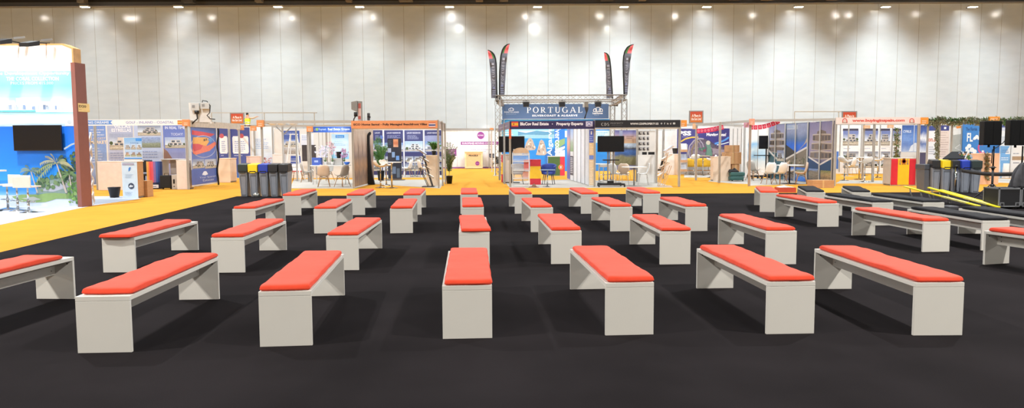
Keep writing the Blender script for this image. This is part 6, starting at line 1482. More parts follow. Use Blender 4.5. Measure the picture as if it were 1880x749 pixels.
s.poly([(1264, 290), (1266, 275), (1272, 262), (1280, 255), (1292, 254), (1304, 259), (1316, 268), (1336, 270), (1339, 284), (1339, 296), (1264, 296)], photo('train hall print', [(0, '#3c3448'), (1, '#7d7288')], .8, 5, .4), 2)
outline(s, [(1266, 292), (1264, 280), (1266, 268), (1274, 258), (1284, 254), (1292, 255)], 2.2, K('#9a94a4'), 3.5); outline(s, [(1271, 290), (1270, 276), (1275, 265), (1284, 259)], 1.6, K('#7d6c3c'), 3.6)
outline(s, [(1284, 256), (1290, 264), (1293, 276)], 1.3, K('#a39daf'), 3.6); outline(s, [(1279, 257), (1285, 265), (1288, 276)], 1.0, K('#8a8496'), 3.7)
for i in range(40): s.circ(rn.uniform(1284, 1336), rn.uniform(272, 294), rn.uniform(1, 3.2), K(rn.choice(('#5b4f5c', '#8a7d84', '#3c6a5c', '#a2968f', '#6d5a66', '#5a8a7a', '#7a3c54'))), 3.8+i*.02, 7)
s.poly([(1295, 262), (1303, 261), (1305, 270), (1308, 286), (1296, 286), (1298, 272)], K('#5c8478'), 5); s.poly([(1307, 272), (1338, 276), (1338, 284), (1309, 282)], K('#8d8290'), 4.9); s.circ(1300, 262, 4, K('#b9b4a8'), 5.2, 12)
for px in (1345, 1353, 1360, 1368): s.rect(px, 236, px+1, 318, ALUD, 1)
s.done('printed_wall', t)
spot((at(1290, 230, 37.4).x, 37.2, 2.6), (at(1290, 280, YB).x, YB, 1.2), PW*44, 130, (.95, .97, 1), .1, 1)
for px, Yc in ((1278, 32.6), (1321, 30.3), (1362, 37.0), (1366, 34.6)): tube_post(t, px, Yc, 2.5, w=.08, m=WALU if px < 1330 else ALU)
rail(t, (at(1252, 300, 33.6).x, 33.6, 2.46), (at(1321, 300, 30.6).x, 30.6, 2.46), .05, .08, ALU); rail(t, (at(1321, 300, 30.6).x, 30.6, 2.46), (at(1376, 300, 28).x, 28, 2.46), .05, .09, ALU)
rail(t, (at(1278, 300, 32.6).x, 32.6, 2.46), (at(1366, 300, 34.6).x, 34.6, 2.46), .05, .08, ALU); rail(t, (at(1321, 300, 30.6).x, 30.6, 2.43), (at(1362, 300, 37).x, 37, 2.46), .05, .08, ALU)
end_block(t, 1272, 226.5, 1277.5, 237, 32.5, mat('peach board', '#e0b48c', .6))
booth_floor([G(1256, 320.5), G(1376, 320.5), G(1376, 326), G(1256, 326)]); booth_floor([G(1300, 333), G(1345, 337), G(1376, 338), G(1376, 326.3), G(1310, 326.3)])
place_sun_sign('orange hall sign right of the black CDS fascia', 1265, 203, 1291.5, 226.5, 36.0, 0)
def bunting(label, x0, y0, x1, y1, Yq, n, sag=3, h=8, group=None):
    a, c = at(x0, y0, Yq), at(x1, y1, Yq); tt = thing('bunting', label, 'bunting', ((a.x+c.x)/2, Yq, min(a.z, c.z)-.2)); b = MB(); pts = []
    for i in range(n*2+1):
        f = i/(n*2); q = at(x0+(x1-x0)*f, y0+(y1-y0)*f+sag*math.sin(math.pi*f), Yq); pts.append(q)
    b.tube(pts, .01, K('#d9b0bc'), 5); b.build('string', tt); hz = at(x0, y0, Yq).z-at(x0, y0+h, Yq).z
    for i in range(n):
        p, q = pts[2*i], pts[2*i+2]; d = (q-p).normalized(); dn = d.cross(Vector((0, 1, 0)))
        if dn.z > 0: dn = -dn
        u, v = p.lerp(q, .04), p.lerp(q, .96); b = MB(); b.prism([u+Vector((0, -.01, 0)), v+Vector((0, -.01, 0)), v+dn*hz+Vector((0, -.01, 0)), u+dn*hz+Vector((0, -.01, 0))], (0, .008, 0), mat('crimson pennant', '#d8264e', .6))
        m = u.lerp(v, .5)+dn*hz*.5+Vector((0, -.014, 0)); r = hz*.28
        b.poly([m+d*r*math.cos(k*.785)*.9+dn*r*math.sin(k*.785) for k in range(8)], K('#e88aa0')); b.poly([m+Vector((0, -.003, 0))+d*r*.45*math.cos(k*.785)*.9+dn*r*.45*math.sin(k*.785) for k in range(8)], mat('crimson pennant', '#d8264e')); b.build('pennant', tt)
place_sun_sign('orange hall sign standing behind the white buyinginspain fascia', 1545.5, 204, 1573.5, 227, 36.0, 0)
bunting('red bunting across the PSS booth, between two thin posts', 1279, 236.5, 1327.5, 229, 31.0, 8, 1.5, 8.5); bunting('red bunting hung beside the villa picture wall', 1375.5, 230, 1429.5, 218.5, 28.0, 7, 4, 8)
# tables, stools, goods
p = G(1285, 321, .006); tb = thing('draped_table', 'table with a yellow cloth under the PSS wall', 'table', p); zt = at(1285, 291, p.y).z; xa, xb = at(1262, 300, p.y).x, at(1310, 300, p.y).x
b = MB(); b.box((xa+.03, p.y+.03, zt-.03), (xb-.03, p.y+.67, zt-.003), LGREY); b.build('tabletop', tb)
for x in (xa+.1, xb-.1):
    for y in (.1, .6): b = MB(); b.tube([(x, p.y+y, .006), (x, p.y+y, zt-.03)], .025, ALU, 8); b.build('leg', tb)
b = MB(); b.box((xa+.06, p.y+.05, .2), (xb-.06, p.y+.6, .24), CARD); b.build('lower_shelf', tb)
YC = mat('yellow cloth', '#dcae2e', .75, var=.12, sc=4)
def drape(u, v):
    x = xa+(xb-xa)*u; f = .02*math.sin(u*34)
    return (x, p.y+.7-.7*min(1, v/.5) - (f if v > .5 else 0), zt if v <= .5 else zt-(zt-.42)*(v-.5)/.5)
b = MB(); b.grid(drape, 60, 8, YC); tag(b.build('table_cloth', thick=.006), 'yellow cloth hanging over the table under the PSS wall', 'tablecloth')
round_table('high round table with beige top in front of the yellow cloth table', 1290, 322, .34, 1.0, top=mat('beige table top', '#cbb49c', .4))
ws = bar_stool('white bar stool left of the high round table before the yellow cloth', SHELLW, zs=.82, back=.2); put(ws, 1275, 322, 0)
putd(ws, 1305, 326, 75, 'white bar stool between the high round table and the beige counter')
p = G(1255, 322, .006); tt = thing('leaflet_rack', 'upright leaflet rack with wooden shelves beside the PSS wall', 'rack', p); xa, xb = at(1249, 300, p.y).x, at(1261.5, 300, p.y).x; b = MB()
zt = at(1255, 265, p.y).z
for x in (xa, xb): b.bar((x, p.y, .006), (x, p.y, zt), .03, .05, ALU)
b.build('frame', tt)
for i, y in enumerate((278, 297, 314)):
    z = at(1255, y, p.y).z; b = MB(); b.box((xa, p.y-.06, z-.03), (xb, p.y+.1, z+.1), mat('wooden shelf', '#c49a74', .5)); b.build('shelf', tt)
    q = MB(); q.prism([(xa+.03, p.y-.03, z+.1005), (xb-.03, p.y-.03, z+.1005), (xb-.03, p.y+.06, z+.4), (xa+.03, p.y+.06, z+.4)], (0, .02, 0), K(('#e9e6e4', '#aab4c8', '#b9c0cc')[i])); tag(q.build('leaflet'), ('white leaflets on the top', 'grey blue leaflets on the middle', 'grey leaflets on the lowest')[i]+' shelf of the wooden shelved rack', 'leaflets', 'leaflets in the wooden shelved rack')
counter('beige counter behind the thin post, left of the green suitcase', 1308.5, 1341, 287.5, 332.4, .5, mat('beige laminate', '#e3cdb6'))
z0 = 0.006
carton('lowest brown box of the stack behind the beige counter', 1343.5, 1358, 301.5, 324, .45, z=.006, group='stacked brown boxes')
pB_ = G(1351, 324, .006); Yb = pB_.y
def stackbox(label, x0, x1, y0, y1, Yq, d):
    a, c = at(x0, y1, Yq), at(x1, y0, Yq); b = MB(); b.box((a.x, Yq, a.z), (c.x, Yq+d, c.z), CARD); b.box((a.x+(c.x-a.x)*.45, Yq-.001, a.z), (a.x+(c.x-a.x)*.52, Yq+d+.001, c.z+.001), mat('buff parcel tape', '#c9a878')); tag(b.build('cardboard_box', bevel=.006), label, 'box', 'stacked brown boxes')
stackbox('big middle brown box of the stack behind the beige counter', 1331, 1361.5, 279.5, 301.3, Yb-.05, .6); stackbox('topmost brown box of the stack behind the beige counter', 1334.5, 1358, 266.5, 279.3, Yb, .45)
t0 = G(1337, 324, .006); b = MB(); b.box((at(1332, 300, Yb).x, Yb+.05, .006), (at(1343, 300, Yb).x, Yb+.5, at(1, 301.5, Yb).z-.1), CARD); tag(b.build('cardboard_box', bevel=.006), 'brown box hidden low behind the beige counter, left under the stack', 'box', 'stacked brown boxes')
# green suitcase lying, jacket on top
p0, p1 = G(1341, 333, .006), G(1369, 333, .006); h = at(1355, 316, p0.y).z; tt = thing('suitcase', 'dark green suitcase lying on the floor behind the red topped bench', 'suitcase', ((p0.x+p1.x)/2, p0.y+.3, .006)); GC = mat('dark green case', '#2f5a56', .5, var=.08)
b = MB(); b.box((p0.x, p0.y, .045), (p1.x-.05, p0.y+.5, h*.56), GC); b.build('body', tt, .05, 3); b = MB(); b.box((p0.x+.01, p0.y+.01, h*.565), (p1.x, p0.y+.5, h), GC); b.build('lid', tt, .05, 3)
for x in (p0.x+.1, p1.x-.08): b = MB(); b.tube([(x, p0.y+.06, .03), (x, p0.y+.1, .03)], .024, BLACK, 10); b.build('wheel', tt)
def heap(label, px, py, Yq, z, w, d, h, m, name='jacket', seed=1, cat='jacket'):
    x = at(px, 300, Yq).x; r = random.Random(seed); ph = [r.uniform(0, 6) for _ in range(4)]; b = MB()
    b.grid(lambda u, v: (x+w*(u-.5)*(1+.1*math.sin(7*v+ph[0])), Yq+d*(v-.5), z+h*(max(0, math.sin(math.pi*u)*math.sin(math.pi*v)))**.6*(.8+.25*math.sin(9*u+ph[1]+3*v)+.15*math.sin(13*v+ph[2]))), 22, 12, m); return tag(b.build(name, thick=.004), label, cat)
heap('black jacket lying on the left end of the green suitcase', 1346, 312, p0.y+.25, h+.004, .42, .4, .16, mat('black fabric', '#1c1c20'), seed=2)

# ---- villa picture booth (right of the PSS booth) ------------------------------------------------------------
Y = 27.9
t = booth('open booth with a long wall of villa pictures', 1460, Y)
tube_post(t, 1376, Y, 2.5, w=.075, m=mat('rosy aluminium', '#c2a898', .4, .4)); tube_post(t, 1532.5, 27.7, 2.52, w=.08, m=ALU)
end_block(t, 1376, 218, 1385, 229.5, 27.8, mat('pink orange board', '#e6a58c', .6)); end_block(t, 1366.5, 221, 1375, 234, 29.0, mat('lilac board', '#d4a0c4', .6))
z = at(1450, 217, Y).z; rail(t, (at(1376, 300, Y).x, Y, 2.47), (at(1533, 300, 27.7).x, 27.7, 2.5), .05, .09, ALU); rail(t, (at(1376, 300, Y).x, Y, 2.47), (at(1368, 300, 34.2).x, 34.2, 2.47), .05, .09, ALU)
P0 = Vector((at(1531, 300, 27.9).x, 27.95, 0)); P1 = Vector((at(1411, 300, 33.4).x, 33.4, 0))
s = Sheet((P1.x, P1.y), (P0.x, P0.y)); s.slab(0, .04, s.len, 2.46, mat('petrol blue wall', '#2f4a66', .5), .05); Ls = s.len; e = [0]
def u(px): return s.st(px, 290)[0]
cols = [u(x) for x in (1411.5, 1424, 1441, 1443, 1461, 1482, 1485, 1506, 1530.5)]
TEAL = photo('teal print', [(0, '#35606e'), (1, '#3a6672')], .2, 2, .03); NVP = photo('navy blue print', [(0, '#23466e'), (1, '#2a4a74')], .2, 2, .03)
a, c = cols[0], cols[2]; s.rs(a, .05, c, 2.44, TEAL, 1); s.rs(a, 1.45, c, 2.44, photo('pale violet sky print', [(0, '#b4b6cc'), (.5, '#9c9fbe'), (1, '#8487aa')], .2, 2, .03), 1.5)
def house(s, a, z0, c, z1, l, seed, stone='#84766c', dark='#4a4444'):
    """pictured villa: tapering storeys with deep balconies, windows and a pitched cap, seen from a corner"""
    rn = random.Random(seed); n = 3; h = (z1-z0)/n; m = (a+c)/2
    for k in range(n):
        i0, i1 = a+(c-a)*.05*k, c-(c-a)*.04*k; zz = z0+h*k
        pts = [(i0, zz+h*.12), (m, zz), (i1, zz+h*.12), (i1, zz+h*.9), (m, zz+h), (i0, zz+h*.9)]
        s.mb.poly([s.p(x, z_, l) for x, z_ in pts], K(stone)); s.mb.poly([s.p(x, z_, l+.5) for x, z_ in ((i0, zz+h*.78), (m, zz+h*.86), (i1, zz+h*.78), (i1, zz+h*.9), (m, zz+h), (i0, zz+h*.9))], K('#b9afa6'))
        for q in range(6):
            x0 = i0+(i1-i0)*(q+.15)/6; x1 = i0+(i1-i0)*(q+.8)/6; s.rs(x0, zz+h*.2, x1, zz+h*.72, K(rn.choice((dark, '#5c5658', '#6d6a70', '#7d7068'))), l+1)
        s.mb.poly([s.p(x, z_, l+1.5) for x, z_ in ((i0, zz+h*.12), (m, zz), (i1, zz+h*.12), (i1, zz+h*.2), (m, zz+h*.09), (i0, zz+h*.2))], K('#b7aca2'))
    s.mb.poly([s.p(x, z_, l+2) for x, z_ in ((m-(c-a)*.2, z1-h*.05), (m+(c-a)*.22, z1-h*.05), (m+(c-a)*.2, z1+h*.22), (m, z1+h*.4), (m-(c-a)*.18, z1+h*.24))], K('#71655e'))
def chev(s, a, c, zl, zm, zr, th, m, l): 
    q = (a+c)/2; s.mb.poly([s.p(a, zl, l), s.p(q, zm, l), s.p(q, zm-th, l), s.p(a, zl-th, l)], m); s.mb.poly([s.p(q, zm, l), s.p(c, zr, l), s.p(c, zr-th, l), s.p(q, zm-th, l)], m)
house(s, a, 1.2, cols[2]-.02, 2.1, 2, 4); chev(s, a, c, 1.35, 1.0, 1.38, .1, K('#d9d4d0'), 5)
s.mb.poly([s.p(a, 1.25, 4.8), s.p((a+c)/2, .9, 4.8), s.p(c, 1.28, 4.8), s.p(c, .3, 4.8), s.p(a, .3, 4.8)], TEAL)
s.villa(1427, 276, 1439.5, 296, 3, '#8a93b0', '#8a7f80', l=5)
a, c = cols[3], cols[5]; s.rs(a, .05, c, 2.44, photo('blue bay print', [(0, '#2f5aa6'), (.35, '#2f62c0'), (.62, '#2b68d0'), (.72, '#56709a'), (.85, '#8a94b4'), (1, '#8f98b8')], .12, 3, .1), 1)
s.mb.poly([s.p(a, 1.55, 2), s.p((a+c)/2+.1, 1.2, 2), s.p(a, .95, 2)], K('#3c3a38')); s.mb.poly([s.p(a, .98, 2.5), s.p(c, 1.5, 2.5), s.p(c, 1.42, 2.5), s.p(a, .9, 2.5)], K('#d5cec6'))
s.mb.poly([s.p((a+c)/2, 1.2, 2.2), s.p(c, 1.7, 2.2), s.p(c, 1.9, 2.2), s.p(c-.25, 1.6, 2.2)], K('#b4a28e'))
s.mb.poly([s.p(a, .9, 2.6), s.p(c, 1.42, 2.6), s.p(c, .62, 2.6), s.p(a, .62, 2.6)], K('#7d7264')); rr = random.Random(5)
for i in range(70):
    x = rr.uniform(a+.1, c-.1); s.mb.poly([s.p(x+r_*math.cos(q*1.05), .72+(rr.random())*.0+(x-a)/(c-a)*.28*((i % 5)/4)+.12*((i % 3)/2)+r_*.8*math.sin(q*1.05), 3+i*.02) for r_ in (rr.uniform(.02, .06),) for q in range(6)], K(rr.choice(('#5c6248', '#8f8674', '#a2947f', '#4c5440'))))
s.rs(a+.05, .06, a+(c-a)*.45, .55, photo('town print', [(0, '#5a6a8a'), (.3, '#8a7d74'), (.7, '#8f8a84'), (1, '#9fb4d8')], .5, 5, .5, 18), 3); s.rs(a+(c-a)*.5, .06, c-.04, .58, photo('coast print', [(0, '#2f6fd0'), (.3, '#4a86d8'), (.5, '#b4a688'), (.8, '#8d8a6a'), (1, '#4f86d4')], .4, 4, .4, 16), 3)
s.rs(a+.05, 2.2, a+(c-a)*.55, 2.38, K('#b4bccc'), 3); s.lines(1444, 228, 1460, 236, 3, K('#7fa0cc'), 4, 2)
a, c = cols[6], cols[8]; s.rs(a, .05, c, 2.44, photo('dusk violet print', [(0, '#2c4a68'), (.3, '#365070'), (.42, '#8a8098'), (.7, '#9c94b0'), (1, '#77749a')], .12, 2, .05), 1)
house(s, a+.12, .98, c-.1, 2.0, 2, 9); chev(s, a, c, 1.1, .82, 1.12, .07, K('#d2ccc8'), 6); s.mb.poly([s.p(a, 1.03, 5.8), s.p((a+c)/2, .75, 5.8), s.p(c, 1.05, 5.8), s.p(c, .05, 5.8), s.p(a, .05, 5.8)], NVP)
s.rs(a+.05, .18, (a+c)/2-.04, .6, photo('rooftops print', [(0, '#7d766c'), (.5, '#9b9080'), (.75, '#8a8478'), (1, '#7da4e0')], .5, 6, .5, 22), 6.5); s.rs((a+c)/2+.04, .18, c-.05, .56, photo('old town print', [(0, '#6a5f50'), (.5, '#a8926c'), (1, '#7a8456')], .7, 6, .5, 20), 6.5)
s.lines(1488, 222, 1500, 226, 1, K('#c9c6d6'), 3, 3); s.lines(1510, 220, 1526, 224, 1, K('#c9c6d6'), 3, 4)
for x in (0.03, cols[1], (cols[2]+cols[3])/2, cols[4], (cols[5]+cols[6])/2, cols[7], Ls-.03): s.mb.prism([s.p(x-.025, .04, 8), s.p(x+.025, .04, 8), s.p(x+.025, 2.48, 8), s.p(x-.025, 2.48, 8)], s.n*.03, ALU)
s.done('villa_picture_wall', t)
s = flat(35.4); s.base(1362, 226, 1415, 326, mat('white booth panel', '#e4e8ec', .5), .05); s.rect(1373, 238, 1406, 310, photo('white beach print', [(0, '#e8eef2'), (.2, '#d4e6f2'), (.32, '#9fcdf0'), (.5, '#c9e2f2'), (.62, '#8fc4ee'), (.7, '#dcecf6'), (.85, '#f2f6f9'), (1, '#f6f8fa')], .14, 4, .12, 20, xs=.5), 1); s.rect(1390.5, 238, 1391.6, 320, ALUD, 2); s.done('beach_panel', t)
spot((at(1390, 225, 33).x, 33, 2.42), (at(1390, 290, 35.4).x, 35.4, 1.0), PW*36, 120, (.95, .98, 1), .1, 1)
booth_floor([G(1378, 341), G(1532, 336.5), G(1411, 327.5), G(1376, 326.4), G(1376.5, 338)])
# tv on wheeled stand
p = G(1399, 328.5, .006); tt = thing('television_on_stand', 'black television on a wheeled stand before the white beach panel', 'television', p)
screen(tt, 1393.5, 249, 1412, 273.5, p.y-.05, .08); xm = at(1410.5, 300, p.y).x; b = MB()
for k in (-1, 1): b.bar((xm+k*.07, p.y+.1, .1), (xm+k*.07, p.y+.1, 1.7), .05, .05, BLACK)
b.build('column', tt); xa, xb = at(1377, 300, p.y).x, at(1417, 300, p.y).x; b = MB(); b.box((xa, p.y-.2, .1), (xb, p.y-.12, .16), BLACK); b.box((xa, p.y+.35, .1), (xb, p.y+.43, .16), BLACK); b.box((xm-.14, p.y-.15, .1), (xm+.14, p.y+.4, .16), BLACK); b.build('base_frame', tt)
b = MB(); b.box((at(1386, 300, p.y).x, p.y-.25, at(1, 292.5, p.y).z), (at(1411, 300, p.y).x, p.y+.2, at(1, 291, p.y).z), BLACK); b.build('shelf', tt)
for x in (xa+.06, (xa+xb)/2, xb-.06):
    for dy in (-.16, .39): b = MB(); b.tube([(x-.03, p.y+dy, .056), (x+.03, p.y+dy, .056)], .05, BLACK, 12); b.build('castor', tt)
g3 = shell_chair('grey shell chair beside the wheeled television, near the white beach panel', gshell, 'wood'); put(g3, 1383, 331, -60)
w3 = shell_chair('white shell chair left of the round table, back to the camera', SHELLW); put(w3, 1411, 338, 10)
putd(w3, 1431, 338.5, 25, 'white shell chair in front of the round table, second from the left'); b3 = shell_chair('beige shell chair right of the round table by the villa pictures', bshell); put(b3, 1470, 338.5, 72)
putd(b3, 1452, 333, 150, 'beige shell chair behind the round table, before the blue bay picture')
tb = round_table('white round table between white and beige shell chairs, before the villa pictures', 1449, 337, .55, .75, leg=STEELB)
# carton and red tray
carton('long brown cardboard box lying on the floor below the villa pictures', 1491, 1532, 331, 345, .5, z=.0)
p0, p1 = G(1430, 353.5), G(1462.5, 353.5); h = at(1446, 344.5, p0.y).z; tt = thing('red_crate', 'red open crate with white papers between red and black topped benches', 'crate', ((p0.x+p1.x)/2, p0.y+.2, 0)); RB = mat('red crate board', '#b8452e', .6, var=.08); b = MB()
x0, x1, y0, y1 = p0.x, p1.x, p0.y, p0.y+.42
for (a_, c_) in (((x0, y0, 0), (x1, y0+.02, h)), ((x0, y1-.02, 0), (x1, y1, h)), ((x0, y0+.02, 0), (x0+.02, y1-.02, h)), ((x1-.02, y0+.02, 0), (x1, y1-.02, h)), ((x0+.02, y0+.02, 0), (x1-.02, y1-.02, .02))): b.box(a_, c_, RB)
b.build('box', tt)
b = MB(); b.hexa([(x0+.05, y0+.05, h-.05), (x0+.3, y0+.05, h-.05), (x0+.3, y1-.05, h-.05), (x0+.05, y1-.05, h-.05), (x0+.04, y0+.05, h+.01), (x0+.3, y0+.05, h+.04), (x0+.31, y1-.05, h+.06), (x0+.05, y1-.05, h+.02)], K('#e2ddd4'))
b.hexa([(x0+.31, y0+.06, h-.06), (x1-.04, y0+.06, h-.06), (x1-.04, y1-.06, h-.06), (x0+.31, y1-.06, h-.06), (x0+.31, y0+.06, h+.02), (x1-.04, y0+.06, h+.01), (x1-.04, y1-.06, h+.02), (x0+.31, y1-.06, h+.05)], K('#cfc2ae')); b.box((x0+.022, y0+.06, .021), (x1-.022, y1-.06, h-.06), K('#cfc2ae')); tag(b.build('papers'), 'white and buff papers heaped in the red crate', 'papers')

# ---- buyinginspain booth ------------------------------------------------------------------------------------------
Y = 27.7
t = booth('booth with white fascia lettered www.buyinginspain.com', 1610, Y)
def deco(s):
    r = K('#d8564c'); s.text(1564.5, 218.3, 1661, 225, 'www.buyinginspain.com', mat('coral lettering', '#d9584e', .5), 1, .05)
    for cx in (1551, 1674): outline(s, arch(cx, 217.8, 225, 3.8), 1.6, r, 1+cx*.0001); outline(s, [(cx-4.8, 225.2), (cx+4.8, 225.2)], 1, K('#8a6a50'), 1.5); outline(s, arch(cx, 220.5, 225, 1.6), .8, K('#c9a48c'), 1.3)
    s.lines(1556, 228.6-2.2, 1580, 227.4, 1, K('#e8b4ac'), 1, 3)
a = at(1534, 220, Y); c = at(1690, 216, Y)
fascia(t, (a.x, Y-.05), (c.x, Y-.05), at(1612, 227.5, Y).z, at(1612, 215.5, Y).z, mat('white pink fascia', '#f0ddd8', .5), deco=deco)
end_block(t, 1690.5, 215.5, 1703.5, 228, Y-.08, mat('bright orange board', '#ee9a3c')); tube_post(t, 1603, 30.4, 2.5, w=.08, m=WALU); tube_post(t, 1684.5, Y, 2.5, w=.08, m=WALU); tube_post(t, 1584, 33, 2.5, w=.07, m=WALU)
rail(t, (at(1534, 300, 33).x, 33, 2.46), (at(1690, 300, 33).x, 33, 2.46), .05, .09, ALU); rail(t, (c.x-.05, Y, 2.46), (at(1676, 300, 33).x, 33, 2.46), .05, .09, ALU); rail(t, (at(1603, 300, 30.4).x, 30.4, 2.46), (at(1604, 300, 27.75).x, 27.75, 2.46), .05, .09, ALU)
end_block(t, 1586, 230, 1597, 236, 32.9, mat('peach board', '#e0b48c')); end_block(t, 1630, 229, 1640, 235, 32.8, mat('peach board', '#e0b48c'))
YB = 38.2
t2 = booth('white booth of villa pictures behind the buyinginspain booth', 1600, YB); s = flat(YB); s.base(1534, 228, 1658, 318, mat('white booth panel', '#e4e8ec'), .05)
for (x0, x1, sd) in ((1547.5, 1576, 5), (1586, 1612, 6), (1617, 1634, 7), (1639, 1654, 8)):
    s.rect(x0-1, 234, x1+1, 269, K('#f0f1f4'), 1); s.rect(x0, 236, x1, 241, K('#3c3a50'), 2); s.villa(x0, 240, x1, 267, sd, '#6f7fb4', '#b8b2b0', '#6f685e', 2); s.lines(x0+1, 271, x0+(x1-x0)*.6, 274, 1, K('#a9b0c6'), 2, sd); s.rect(x0-1, 276, x1+1, 312, K('#eceef2'), 1); s.villa(x0, 278, x1, 292, sd+20, '#8a8f9c', '#8a8480', '#5c564e', 2); s.villa(x0, 294, x1, 308, sd+40, '#9a9ca2', '#8f8a86', '#625c54', 2)
s.rect(1535, 278, 1539, 310, K('#3f6fc0'), 2)
for px in (1541, 1580, 1614, 1636.5): s.rect(px, 229, px+1.6, 316, ALUD, 2)
s.done('picture_wall', t2); spot((at(1590, 225, 36).x, 36, 2.5), (at(1590, 290, YB).x, YB, 1.2), PW*44, 130, (1, .99, .97), .1, 1)
s = flat(36.0); s.base(1655, 229, 1689, 320, PANEL, .04); s.rect(1655.5, 230, 1688, 279, photo('cyprus poster print', [(0, '#b4c6e4'), (.25, '#6f8fd0'), (.5, '#6f9ae0'), (1, '#3f62ac')], .35, 3, .1), 1); s.text(1658, 239, 1673, 244, 'CYPRUS', K('#d4e0f4'), 2, .04); s.lines(1658, 247, 1676, 262, 7, K('#9db8e4'), 2, 4, .25); s.rect(1677, 230, 1678.4, 279, K('#c4cedf'), 3); s.poly([(1668, 278), (1672, 268), (1680, 262), (1686, 264), (1687.5, 278)], K('#dfe6f0'), 2.5)
s.done('cyprus_poster', t2); booth_floor([G(1536, 312), G(1690, 314), G(1690, 319), G(1536, 319)])
booth_floor([G(1534, 337), G(1603, 337), G(1690, 340), G(1690, 333), G(1545, 330.5)])
bs = bar_stool('white bar stool left of the table in the buyinginspain booth', SHELLW, zs=.78, back=.22); put(bs, 1550, 331.5, -75); putd(bs, 1587, 334, 15, 'pale bar stool in front of the dark cupboards, right of the high table')
putd(bs, 1611, 326, 60, 'white bar stool with high back before the black pot, right of the thin post')
round_table('white high table on a chrome column before the dark cupboards', 1577, 329.2, .4, .98)
counter('dark violet cupboard behind the white high table, left one', 1566, 1581.5, 282, 318.5, .45, mat('dark violet laminate', '#4c4762', .5), z=0); counter('dark violet cupboard behind the bar stools, right one', 1585, 1596.5, 283, 318.5, .45, mat('dark violet laminate', '#4c4762'), z=0)
b = MB(); p = G(1611, 315.5, .0); b.lathe([(.2, 0), (.22, .02), (.26, .28), (.27, .3), (.24, .3), (.18, .04)], p, BLACK, 18); tag(b.build('plant_pot'), 'black pot on the floor behind the white bar stools', 'pot')
wsh = shell_chair('white shell chair behind the left bar stool, before the villa pictures', SHELLW, 'chrome'); put(wsh, 1561, 321, 40, 0)
# counter with Spanish flag
t, c, w, h, yy = counter('counter draped with a red and yellow Spanish flag', 1633, 1683, 290, 340.5, .6, mat('grey counter board', '#c9c0b8', .5))
fx0, fx1 = at(1636.5, 300, yy-.02).x, at(1682, 300, yy-.02).x; RF = mat('flag cloth red', '#cf2436', .7, var=.06); YF_ = mat('flag cloth yellow', '#f0c01e', .7, var=.06)
def flagcloth(u, v):
    x = fx0+(fx1-fx0)*u; wv = .006*math.sin(u*30)*max(0, v-.2)
    return (x, yy-.016-wv if v > .12 else yy+.3-.318*(v/.12), h+.003 if v <= .12 else h+.003-(h-.03)*(v-.12)/.88)
b = MB(); n0 = 48
b.grid(flagcloth, n0, 20, RF); mi = b.mi(YF_)
for i in range(len(b.f)):
    cx = sum(b.v[j][0] for j in b.f[i])/4; uu = (cx-fx0)/(fx1-fx0)
    if .27 < uu < .73: b.m[i] = mi
cm = (fx0+fx1)/2
for (dx, z_, rx, rz_, col) in ((-.0, h-.12, .09, .09, '#a9482c'), (0, h-.12, .06, .06, '#d8b0a0'), (0, h-.12, .035, .04, '#b43a44'), (0, h-.03, .06, .022, '#9a6a2a'), (-.14, h-.12, .022, .1, '#b08a5a'), (.14, h-.12, .022, .1, '#b08a5a'), (-.14, h-.22, .035, .016, '#7a6a8a'), (.14, h-.22, .035, .016, '#7a6a8a'), (-.04, h-.23, .03, .014, '#8a5a40'), (.04, h-.23, .03, .014, '#8a5a40')):
    b.poly([(cm+dx+rx*math.cos(k*.524), yy-.026-.001*len(col), z_+rz_*math.sin(k*.524)) for k in range(12)], K(col))
tag(b.build('flag'), 'Spanish flag with emblem hung over the counter front, red yellow red', 'flag')
b = MB(); p = G(1644, 322, .006); rr = random.Random(4); tt = thing('climbing_plant', 'thin climbing plant on a pole behind the Spanish flag counter', 'plant', p)
b.lathe([(.14, 0), (.18, .24), (.16, .24), (.1, .03)], p, BLACK, 14); b.build('pot', tt); b = MB(); b.tube([p+Vector((0, 0, .03)), p+Vector((0, 0, 2.3))], .02, WOODLEG, 6); b.build('pole', tt); b = MB()
def leafball(b, c, r, n, rr, m, ls=.07):
    for i in range(n):
        d = Vector((rr.gauss(0, 1), rr.gauss(0, 1), rr.gauss(0, 1))).normalized()*r*rr.random()**.5; q = c+d; a = Vector((rr.gauss(0, 1), rr.gauss(0, 1), rr.gauss(0, 1))).normalized(); e = a.cross(d+Vector((.1, .2, .3))).normalized(); s_ = ls*rr.uniform(.6, 1.3)
        b.poly([q-a*s_, q+e*s_*.4, q+a*s_, q-e*s_*.4], m)
for k in range(22): leafball(b, p+Vector((0, 0, .4+k*.09)), .13, 14, rr, LEAFD if k % 3 else LEAF)
b.build('leaves', tt)

